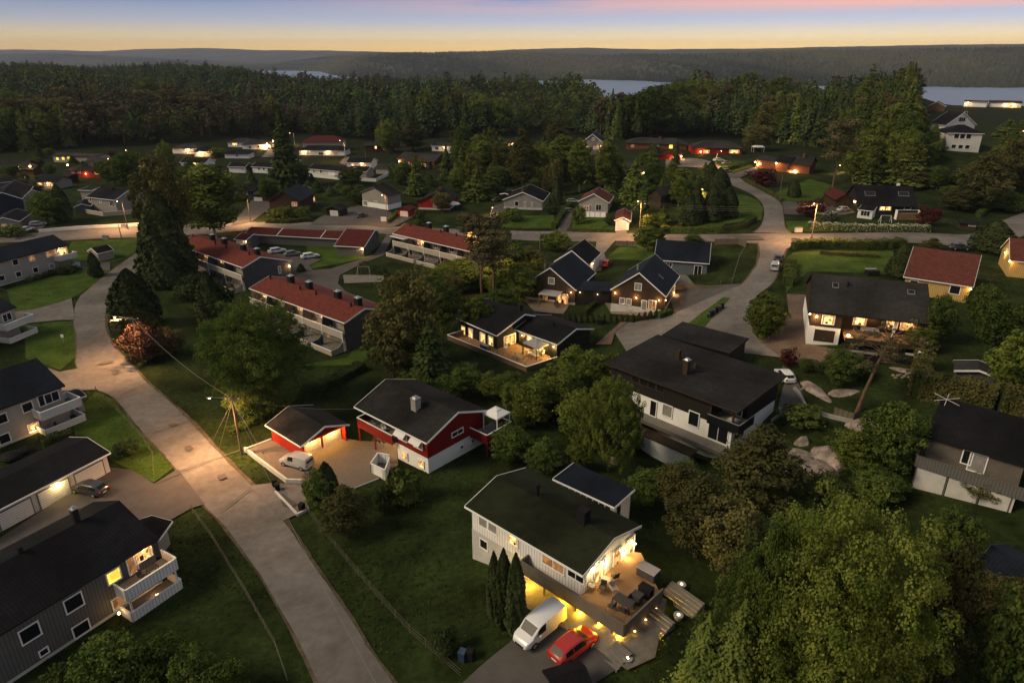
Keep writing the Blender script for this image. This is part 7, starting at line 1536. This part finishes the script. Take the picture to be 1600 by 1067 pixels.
pl('thuja', (145,432), 394, 20, 'small dark thuja in front of the little white shed'); pl('shrub_dark', (100,428), 412, 24, 'dark bush at the balcony corner of the upper left block'); pl('shrub_dark', (113,424), 414, 14, 'smaller dark bush next to the upper left block balcony')
for i in range(5): pl('bush_small', (45+i*13, 440-i*4), 432-i*4, 13, 'low bush along the wall of the upper left block', 'low bushes at the upper left block')
pl('thuja', (510,792), 722, 40, 'upright dark thuja at the corner of the paved yard'); pl('tree', (498,800), 738, 44, 'leafy dark bush left of the upright thuja by the yard'); pl('bronze', (538,840), 762, 62, 'bronze-brown bush in front of the upright thuja')
pl('shrub', (632,785), 735, 52, 'round dark-green bush below the white yard screen'); pl('shrub_dark', (598,800), 758, 30, 'small bush between the bronze bush and the round bush')
pl('thuja', (787,975), 858, 34, 'left column of the dark thuja group by the white house'); pl('thuja', (806,985), 865, 34, 'middle column of the dark thuja group by the white house'); pl('thuja', (772,962), 862, 26, 'rear column of the dark thuja group by the white house')
pl('shrub_dark', (698,1025), 975, 34, 'rounded bush at the edge of the bottom driveway'); pl('shrub_dark', (140,730), 700, 36, 'dark round bush on the lawn beside the garage row roof'); pl('shrub_dark', (195,712), 688, 30, 'small dark tree on the lawn inside the wire fence')
for i, (x, y, t, w) in enumerate(((170,1100,1000,90), (240,1085,1005,80), (300,1095,1020,70), (110,1110,1040,60), (350,1100,1035,60))): pl('tree', (x, y), t, w, 'dim leafy bush along the bottom left edge', 'bushes along the bottom left edge')
# middle belt: between the terraces and the deck house
mid = [('olive',(642,572),422,84,'tall brownish tree between the second terrace and the deck house'), ('olive',(610,590),470,70,'dark tree at the right end of the second terrace'), ('spruce',(672,612),500,58,'dark spruce below the wooden deck, left'),
 ('tree',(690,520),440,50,'green tree behind the chimney of the deck house'), ('pine',(752,462),330,72,'big pine with spreading crown over the third terrace roof'), ('pine',(770,470),352,70,'second pine beside the slim mast'),
 ('tree_light',(815,470),410,52,'light green tree left of the pergola terrace'), ('tree',(800,430),378,56,'green tree below the bare grey post'), ('tree_light',(870,392),362,38,'round tree beside the road behind the left twin house'), ('shrub_dark',(852,378),366,14,'small dark bush on the verge by the road'),
 ('shrub_dark',(792,378),358,14,'dark bush by the road beside the pine'), ('tree',(780,500),450,50,'leafy tree above the deck house roof'), ('tree_light',(745,520),462,44,'pale green bush behind the deck house roof'), ('olive',(825,430),386,44,'olive tree between the masts and the left twin house'),
 ('tree',(725,612),566,50,'leafy tree right below the wooden deck'), ('tree_light',(762,618),585,46,'light leafy tree below the middle of the wooden deck'), ('tree_light',(640,640),585,60,'pale tree behind the black roof of the red house'),
 ('tree',(700,632),585,46,'round tree between the red house and the deck'), ('tree_light',(805,645),598,46,'light bush at the right end below the wooden deck')]
for r in mid: pl(*r)
right = [('tree_light',(868,635),572,66,'light green tree between the deck house and the broad roof'), ('tree_light',(905,610),545,70,'bright green tree beside the left corner of the broad roof'), ('birch',(835,665),590,48,'green tree left of the tall rocks'),
 ('big',(955,735),592,100,'large light-green tree in front of the broad-roofed house'), ('birch',(905,700),610,60,'green tree left of the large light-green one'), ('birch',(880,655),580,44,'small green tree behind the big light-green one'),
 ('bronze',(1190,800),672,112,'bronze-brown tree below the glass balcony'), ('bronze',(1095,870),745,95,'brownish tree right of the white annex'), ('olive',(1140,900),780,90,'olive tree between the deck steps and the great bright tree'), ('olive',(1060,800),725,60,'thin tree behind the white annex'),
 ('tree',(1010,790),735,54,'dark tree over the flat roof of the white annex'), ('shrub_dark',(985,705),660,40,'dark bush under the walkway of the broad-roofed house'), ('tree',(850,740),690,46,'dark tree above the white house roof'), ('tree',(800,720),670,60,'dark leafy tree right of the red house'), ('tree_light',(900,735),695,40,'small light tree beside the pale rock'),
 ('tree_light',(1197,530),460,52,'willow-like light tree on the gravel of the brown house'), ('birch',(1205,528),468,34,'thin birch beside the willow-like tree'), ('purple',(1232,572),548,24,'dark purple bush by the gravel drive'), ('tree',(1262,580),560,22,'green bush right of the dark purple one'), ('shrub_dark',(1283,582),566,18,'small dark bush by the gravel drive'),
 ('tree',(1318,600),550,54,'round green tree under the terrace of the brown house'), ('tree',(1345,590),560,30,'green bush beside the terrace foot'), ('tree_light',(1440,550),512,40,'leafy bush at the terrace end of the brown house'), ('shrub',(1258,660),636,58,'round bush above the pink rocks'), ('tree_light',(1342,735),672,66,'bright green bush beside the pale rock'),
 ('tree',(1400,745),625,80,'tall leafy tree left of the grey-brown house'), ('tree',(1570,560),470,70,'big green tree at the right edge behind the shed'), ('tree_light',(1590,620),520,70,'light green tree at the right edge'), ('tree',(1540,520),440,46,'green tree behind the yellow house'), ('tree',(1470,540),460,40,'dark tree between brown house and yellow house'),
 ('giant_light',(1312,1140),765,245,'great bright tree filling the lower right'), ('round',(1195,1110),805,110,'left crown of the great bright tree, lower right'), ('bronze',(1475,1110),850,80,'dull olive tree right of the great bright one'), ('spruce_fine',(1150,1140),940,110,'spruce at the lower edge below the great bright tree'), ('tree',(1590,1150),935,100,'leafy tree at the bottom right corner'),
 ('spruce_fine',(1100,1110),960,80,'small spruce beside the little white sail'), ('tree',(1500,900),800,60,'dim tree below the grey-brown house')]
for r in right: pl(*r)
for x, y, t, w in ((1125,1060,960,80),(1290,790,745,60),(1370,780,735,70),(1250,830,790,60),(1540,780,745,50),(1560,1000,900,80),(1180,720,690,40),(1070,760,725,50)): pl('tree' if x % 20 else 'olive', (x, y), t, w, 'shaded undergrowth tree on the lower right slope', 'undergrowth trees on the lower right slope')
# further gardens
farr = [('birch',(1010,392),352,34,'little round tree on the bright green lawn by the fence'), ('tree',(1026,390),356,24,'dark round tree behind the little one on the lawn'), ('tree',(1083,378),367,24,'low crown over the grey-blue bungalow roof'), ('thuja',(1550,392),345,56,'dark round conifer at the right roadside'),
 ('thuja',(1412,432),380,36,'dark tree at the end of the hedge by the yellow house'), ('bronze',(1455,392),372,24,'bronze bush by the road behind the yellow house'), ('tree_light',(1015,366),335,26,'golden little spruce below the fanning pole'), ('spruce_light',(1035,352),322,22,'light spruce left of the chalet hedge'),
 ('thuja',(1075,352),302,30,'clipped conifer left of the lamp by the chalet'), ('thuja',(1085,350),290,24,'narrow conifer by the chalet lamp'), ('thuja',(1112,345),290,34,'clipped dark conifer right of the chalet lamp'), ('thuja',(1135,340),292,32,'broad dark conifer on the bend of the winding street'), ('thuja',(1122,305),262,34,'dark conifer at the top of the winding street'), ('thuja',(1108,300),252,28,'taller conifer at the top of the winding street'),
 ('purple',(1192,290),266,40,'purple-red shrub in front of the brick house'), ('thuja',(1240,308),280,18,'bright narrow thuja on the lawn below the brick house'), ('purple',(1265,338),316,44,'deep red maple in front of the dark barn'), ('purple',(1450,352),326,30,'red-brown shrub right of the woodpile'),
 ('pine',(1298,308),180,52,'very tall reddish pine between the brick house and the black cabin'), ('bronze',(1528,330),238,60,'bare brownish larch at the right edge of the cabin garden'), ('olive',(1575,300),215,50,'thin birch-like tree at the far right'), ('shrub',(1580,330),312,36,'pale bush at the far right road'),
 ('birch',(905,300),216,34,'light birch between the far houses, centre'), ('spruce_light',(990,316),245,32,'light spruce behind the rust-roofed cottage'), ('bronze',(817,300),200,40,'tall bronze pine in the middle of the village'), ('birch',(878,285),210,44,'broad light birch left of the rust-roofed cottage'), ('birch',(748,275),208,30,'slim light birch in front of the glowing far house'), ('tree_light',(735,262),232,30,'light tree at the white fence'),
 ('bronze',(868,255),185,36,'reddish pine left of the white-trimmed gabled house'), ('spruce',(845,290),250,34,'dark spruce in the centre gardens'), ('birch',(945,300),218,32,'birch right of the white-trimmed gabled house'), ('tree_light',(960,280),240,26,'light tree by the dark red bungalow'), ('spruce',(698,282),228,20,'slender spruce by the long white house'), ('spruce_light',(652,305),240,26,'light spruce in front of the brown two-level house'),
 ('tree',(632,290),250,24,'round tree left of the brown two-level house'), ('bronze',(645,235),190,42,'spreading brown pine at the wood edge'), ('spruce',(450,292),168,42,'tall dark spruce standing alone above the white bungalows'), ('tree',(470,290),258,30,'round tree beside the lone tall spruce'), ('tree_light',(606,240),185,30,'bright tree at the wood edge'),
 ('shrub',(800,345),325,30,'light green bush on the lawn of the taupe bungalow'), ('shrub_dark',(862,335),318,22,'dark bush beside the taupe bungalow'), ('shrub',(904,350),322,20,'bush at the cottage porch'), ('shrub_dark',(955,352),336,20,'bush left of the tiny garage'), ('thuja',(870,320),280,16,'narrow conifer beside the narrow drive'),
 ('tree',(180,290),248,30,'round tree in front of the far lamps, left'), ('tree',(205,295),235,40,'dark tree left of the big conifers'), ('tree_light',(262,262),220,20,'small tree by the floodlit bungalow'), ('tree',(75,350),300,42,'dark leafy tree beside the grey house, left'), ('thuja',(100,345),288,26,'dark conifer beside the grey house, left'), ('tree',(165,280),250,24,'bush above the road at the dark red cottage'),
 ('shrub',(20,370),352,36,'bush beside the two white cars'), ('shrub',(448,340),322,22,'round shrub below the brown chalet, middle'), ('shrub',(430,340),325,20,'round shrub below the brown chalet, left'), ('shrub',(475,340),322,24,'round shrub below the brown chalet, right'), ('tree',(620,285),255,22,'small tree near the white fence end'), ('shrub_dark',(655,348),330,16,'dark bush by the small red garage'), ('shrub',(654,353),342,12,'bright ball bush behind the third terrace'),
 ('tree',(550,290),262,34,'bush behind the long white house'), ('tree',(560,318),295,30,'tree above the blank taupe gable'), ('spruce',(395,300),268,24,'small spruce before the white bungalow pair'), ('tree',(420,315),280,26,'dark tree between bungalows and brown chalet'), ('thuja',(470,425),412,0.1+12,'tiny bush in the terrace car park'), ('olive',(690,330),300,26,'tree by the white parasol'),
 ('tree',(1020,250),225,18,'conifer before the hipped brick house'), ('spruce',(1055,258),215,12,'slim spruce at the hipped brick house'), ('olive',(1180,235),195,40,'pale garden tree behind the red hipped house'), ('birch',(790,262),228,24,'birch by the glowing far house'), ('tree',(780,290),258,30,'green tree in the centre gardens'), ('tree_light',(720,300),262,34,'pale tree in the centre gardens')]
for r in farr: pl(*r)
r_ = np.random.default_rng(5)
for k in range(70):   # the wooded strip of gardens in the middle distance
    x = r_.uniform(715, 880); y = r_.uniform(252, 312)
    if x > 770 and y > 290 and x < 855: continue
    kk = ['tree', 'birch', 'spruce_light', 'olive', 'tree_light', 'spruce'][int(r_.integers(6))]; pl(kk, (x, y), y-r_.uniform(26, 62), r_.uniform(18, 34), 'garden tree in the wooded strip between the middle rows of houses', 'trees of the wooded garden strip')
for k in range(46):
    x = r_.uniform(905, 1100); y = r_.uniform(262, 325)
    if 1040 < x and y < 285: continue
    if 900 < x < 1000 and y > 300: continue
    kk = ['tree', 'birch', 'spruce_light', 'spruce'][int(r_.integers(4))]; pl(kk, (x, y), y-r_.uniform(24, 50), r_.uniform(16, 30), 'garden tree behind the rust-roofed cottage and the chalet', 'trees behind the cottage and the chalet')
for k in range(66):   # wood on the slope between brick house, black cabin and the ridge
    x = r_.uniform(1330, 1430); y = r_.uniform(215, 288); 
    kk = ['tree', 'tree_light', 'spruce_light', 'birch', 'olive'][int(r_.integers(5))]; pl(kk, (x, y), max(128, y-r_.uniform(45, 85)), r_.uniform(26, 48), 'tall leafy tree on the wooded slope behind the black cabin', 'trees on the slope behind the black cabin')
for k in range(30):
    x = r_.uniform(1490, 1620); y = r_.uniform(262, 330)
    kk = ['tree', 'olive', 'bronze', 'tree'][int(r_.integers(4))]; pl(kk, (x, y), y-r_.uniform(15, 35), r_.uniform(24, 44), 'bush on the slope under the ridge houses', 'bushes under the ridge houses')
for k in range(30):
    x = r_.uniform(380, 700); y = r_.uniform(262, 300)
    if 470 < x < 620 and y < 290: y = 305
    kk = ['tree', 'tree_light', 'olive', 'spruce'][int(r_.integers(4))]; pl(kk, (x, y), y-r_.uniform(9, 20), r_.uniform(14, 22), 'dark garden tree among the middle houses on the left', 'garden trees among the middle left houses')
for k in range(44):
    x = r_.uniform(-10, 340); y = r_.uniform(238, 330)
    if 110 < x < 240 and y > 280: continue
    kk = ['tree', 'tree_light', 'olive', 'spruce'][int(r_.integers(4))]; pl(kk, (x, y), y-r_.uniform(9, 22), r_.uniform(14, 24), 'dark garden tree among the upper left houses', 'garden trees among the upper left houses')
for k in range(34):
    x = r_.uniform(1548, 1625) if k % 2 else r_.uniform(1405, 1470); y = r_.uniform(205, 268) if k % 2 else r_.uniform(232, 300)
    kk = ['tree', 'olive', 'spruce_light', 'birch'][int(r_.integers(4))]; pl(kk, (x, y), y-r_.uniform(22, 42), r_.uniform(20, 34), 'tree close beside the white houses on the ridge', 'trees beside the ridge houses')
for k in range(46):   # thicket between the terraces, the deck house and the rocks
    t_ = r_.random(); x = 560+t_*420+r_.normal(0, 26); y = 560+t_*110+r_.normal(0, 24)
    if 545 < x < 790 and y > 590 or x < 628: continue
    if 690 < x < 935 and y < 618: continue
    kk = ['birch', 'tree_light', 'birch', 'tree'][int(r_.integers(4))]; pl(kk, (x, y), y-r_.uniform(34, 64), r_.uniform(24, 42), 'leafy thicket tree between the deck house and the red house', 'thicket between deck house and red house')
for k in range(34):
    x = r_.uniform(620, 850); y = r_.uniform(425, 500)
    if y > 470 and x > 700 or x < 690 and y < 470: continue
    kk = ['tree', 'tree_light', 'olive', 'olive'][int(r_.integers(4))]; pl(kk, (x, y), y-r_.uniform(24, 46), r_.uniform(28, 46), 'thicket tree between the third terrace and the deck house', 'thicket between third terrace and deck house')
for i in range(18): x, y = zI(0+i*36, 560-max(0, i-12)*8); pl('thuja', (x, y+2), y-11, 7, 'little clipped thuja in the row before the twin houses', 'row of little thujas before the twin houses')
# hedges
hd = [([zI(130,530), zI(160,495), zI(205,460)], 1.0, .8, 'short clipped hedge between the twin house gardens', 'leaf_dark'), ([zD(745,825), zD(900,815), zD(1200,825), zD(1430,812)], 1.9, 2.2, 'long clipped hedge along the main road on the right', 'leaf_hedge'),
 ([zD(720,1060), zD(728,930)], 1.7, 2.2, 'clipped hedge running down the lane beside the silver van', 'leaf_hedge'), ([zB(265,665), zB(400,668), zB(530,655)], 1.3, 2.2, 'bright green clipped hedge beside the main road, centre left', 'leaf_hedge'),
 ([zC(740,716), zC(880,722), zC(1020,720)], .9, 1.6, 'low hedge in front of the cottage lawn', 'leaf_hedge'), ([zC(345,705), zC(500,712), zC(655,710)], .6, 1.0, 'low hedge along the road at the taupe bungalow', 'leaf_dark'), ([zC(655,700), zC(750,560)], 1.5, 1.6, 'tall hedge between the taupe bungalow and the narrow drive', 'leaf_green'),
 ([zB(1015,668), zB(1075,610)], 1.3, 1.3, 'hedge beside the small red garage', 'leaf_hedge'), ([zD(0,725), zD(150,728), zD(300,720)], 1.4, 1.6, 'lumpy hedge along the main road below the chalet', 'leaf_hedge'), ([zD(300,722), zD(420,700), zD(510,650)], 1.2, 1.6, 'dark hedge round the corner garden of the winding street', 'leaf_dark'),
 ([zD(305,352), zD(420,320), zD(500,300)], 1.3, 1.5, 'hedge above the side drive of the winding street', 'leaf_dark'), ([zD(450,410), zD(600,480), zD(680,530)], .8, 1.2, 'low hedge on the right verge of the winding street', 'leaf_olive'),
 ([zP(835,215), zP(1060,255), zP(1245,285)], 3.4, 2.6, 'tall clipped hedge behind the grey-brown house', 'leaf_olive'), ([zP(1270,300), zP(1420,320)], 3.4, 2.6, 'tall clipped hedge block at the right edge', 'leaf_olive'), ([zP(835,215), zP(850,60)], 3.0, 2.2, 'clipped hedge turning towards the garden shed', 'leaf_olive'),
 ([zE(1140,900), zE(1200,850), zE(1340,820)], 1.2, 1.6, 'hedge at the far right road bend', 'leaf_green'), ([zG(1255,355), zG(1300,385), zG(1390,400)], 1.7, 1.8, 'dark hedge between the car park and the third terrace', 'leaf_dark'), ([zM(520,190), zM(700,120), zM(820,50)], 1.2, 2.0, 'dark clipped hedge across the lawn behind the red garage', 'leaf_dark'),
 ([zJ(320,145), zJ(500,160), zJ(690,170)], .7, 1.0, 'pale flower bed along the lawn inside the long hedge', 'leaf_olive'), ([zM(120,400), zM(200,370), zM(290,320)], .8, 1.6, 'low bushes behind the stayed pole', 'leaf_green'), ([zA(300,975), zA(480,958)], .6, .8, 'low plants along the block at the upper left', 'leaf_dark'), ([zK(280,660), zK(470,590)], 1.4, 1.6, 'dark hedge above the garage row roof', 'leaf_dark'),
 ([zH(255,385), zH(400,420), zH(500,455)], 1.6, 2.0, 'dark hedge below the terraces of the third terrace row', 'leaf_dark'), ([zI(590,545), zI(665,520)], 1.2, 1.2, 'low bushes at the corner of the right twin house', 'leaf_green')]
for pts, h_, w_, lab, m_ in hd: hedge(pts, h_, w_, lab, m_, s=.24 if h_ < 3 else .3)
hedge([zD(840,700), zD(1000,708), zD(1200,715), zD(1581,718)], 1.5, 2.4, 'white flowering hedge along the road in front of the black cabin', 'leaf_light', dens=170, name='flowering_hedge', flower=True)
hedge([zD(900,660), zD(1000,640)], 2.0, 2.0, 'white blossoming shrub by the deep red maple', 'leaf_light', dens=170, name='flowering_shrub', cat='bush', flower=True)
# leaning pine on the rocks: bare limbs, thin flat crown
def bare_pine():
    b = P(*zP(490,300)); o = thing('pine_tree', 'leaning half-bare pine with spreading limbs in front of the brown house terrace', 'tree', tuple(b)); t = MB(); H = hgt(b, zP(0,-60)[1])+1.5
    top = Vector((3.2, 1.0, H)); pts = [Vector((0,0,-.4)), Vector((.7,.2,H*.3)), Vector((1.7,.5,H*.65)), top]
    for i in range(3): t.bar(pts[i], pts[i+1], .27-.06*i, .21-.06*i, 8)
    Vs = []
    for k in range(26):
        f = r_.uniform(.45, 1); p = pts[1]+(top-pts[1])*f; a = r_.uniform(0, 6.28); L = r_.uniform(1.6, 4.4); e = p+Vector((L*math.cos(a), L*math.sin(a)*.8, r_.uniform(-.3, 1.1))); m_ = (p+e)/2+Vector((0,0,r_.uniform(.1,.5)))
        t.bar(p, m_, .08, .05, 5); t.bar(m_, e, .05, .02, 4)
        for q in range(3): e2 = e+Vector(rdir(1)[0])*r_.uniform(.5, 1.3); t.bar(m_+(e-m_)*.6, e2, .025, .012, 4); Vs.append(clump(np.array(e2), r_.uniform(.35, .7), 34, .26, .45))
    t.build('trunk', 'bark_pine', o); me = fin(np.concatenate(Vs), 'crown', 'leaf_pine'); me.materials.append(M['leaf_pine']); link('crown', me, None, o)
bare_pine()
# rocks
for i, (q, w, d, h_, lab) in enumerate(((zP(200,600),8.5,5.5,1.5,'pinkish rock outcrop below the round bush'), (zP(350,560),6.5,6.0,1.9,'cracked pink rock face at the right of the outcrop'), (zP(300,625),7.5,4.0,1.1,'grey slab at the foot of the pink rocks'), (zP(150,540),5,3.6,1.3,'grey boulder left in the rock outcrop'),
   (zP(560,385),6.5,3.6,1.8,'long pale whaleback rock above the bright green bush'), (zP(270,180),9,2.6,.5,'flat pale rock sheet beside the dark path'), (zP(440,190),7,2.2,.5,'flat pale rock sheet under the leaning pine'), (zO(580,800),5,3,2.2,'dark cracked rock under the white retaining wall'),
   (zO(680,880),4.5,3,2.0,'dark boulder pile under the planter roof'), (zN(560,65),4.2,2.6,1.4,'pale flat rock behind the white annex'), (zN(1080,55),7,3.5,1.2,'grey rock face below the broad-roofed house'), (zO(230,880),3,1.6,.8,'small pale stone under the light-green tree'), (zO(1400,760),2.6,2,1.3,'brown boulder on top of the rock outcrop'),
   (zJ(860,870),5,2,.4,'flat stone below the lower terrace of the brown house'), (zM(1290,175),4,1.2,.4,'pale rock sheet in the thicket behind the red house'))): rock(*q, w, d, h_, lab, rz=rh.rz*(i % 3), seed=i)
for i in range(16): q = zJ(160+i*14, 985+math.sin(i)*12) if i < 6 else zJ(690+i*14, 900+math.sin(i*2)*10); rock(*q, .7, .5, .35, 'small rounded stone edging the garden beds near the leaning pine', group='stones edging the beds', seed=i)
p = P(*zQ(190,700)); r = thing('shade_sail', 'small white pointed sail beside the spruce, bottom', 'sail', tuple(p)); MB().ext([(-.5,0),(.5,0),(.0,2.3)], -.03, .03).build('cloth', 'cloth_white', r); MB().bar((0,0,-.2),(0,0,2.4),.04,.04,6).build('pole', 'galv', r)
sr = House('garden_shed', 'dark shed roof cut off by the bottom edge below the red hatchback', (868,1088), (926,1070), (945,1034), 'R', ze=2.4, wall='grey_dark', roof='roof_black', trim='dark', cat='shed', pitch=20)
forest(); far_woods()
def tufts():
    from mathutils.bvhtree import BVHTree
    vs = []; fs = []
    for o in sc.objects:
        if o.type == 'MESH' and o.get('kind') == 'structure' and o.name.split('.')[0] not in ('ground', 'lawn', 'lake', 'hills', 'haze', 'verge'):
            k = len(vs); vs += [tuple(v.co) for v in o.data.vertices]; fs += [tuple(k+i for i in p.vertices) for p in o.data.polygons]
    T = BVHTree.FromPolygons(vs, fs); n = 110000; Y = 22+130*rng.random(n)**1.3; X = rng.uniform(-.95, .95, n)*Y; q = np.sin(X*.35)+np.sin(Y*.31+X*.12)+rng.normal(0, .8, n)
    ok = [i for i in range(n) if q[i] > -.2 and T.ray_cast(Vector((X[i], Y[i], 60)), Vector((0, 0, -1)))[0] is None]; X, Y = X[ok], Y[ok]; n = len(X)
    C = np.stack([X, Y, terr(X, Y)+.05], 1); Nn = rng.normal(size=(n, 3)); Nn[:, 2] = np.abs(Nn[:, 2])*1.2+.5; me = fin(quads(C, Nn, rng.uniform(.12, .32, n), 1.5), 'grass_tufts', 'leaf_hedge')
    o = link('grass_tufts', me, 'leaf_grass'); tag(o, 'rough grass and weeds over the lawns and verges of the village', 'grass', kind='stuff')
tufts()
# ------------------------------------------------------------ evening haze
ext = 14500
hz = MB().box(-12000, 12000, -400, ext, -200, 300).build('haze', None); hz['kind'] = 'stuff'
def haze_mat():
    m = bpy.data.materials.new('haze'); m.use_nodes = True; nt = m.node_tree; nt.nodes.remove(nt.nodes['Principled BSDF'])
    v = nt.nodes.new('ShaderNodeVolumePrincipled'); v.inputs['Color'].default_value = (.66,.74,1,1); v.inputs['Density'].default_value = 5e-5; v.inputs['Anisotropy'].default_value = .0
    nt.links.new(v.outputs[0], nt.nodes['Material Output'].inputs['Volume']); hz.data.materials.append(m)
haze_mat()
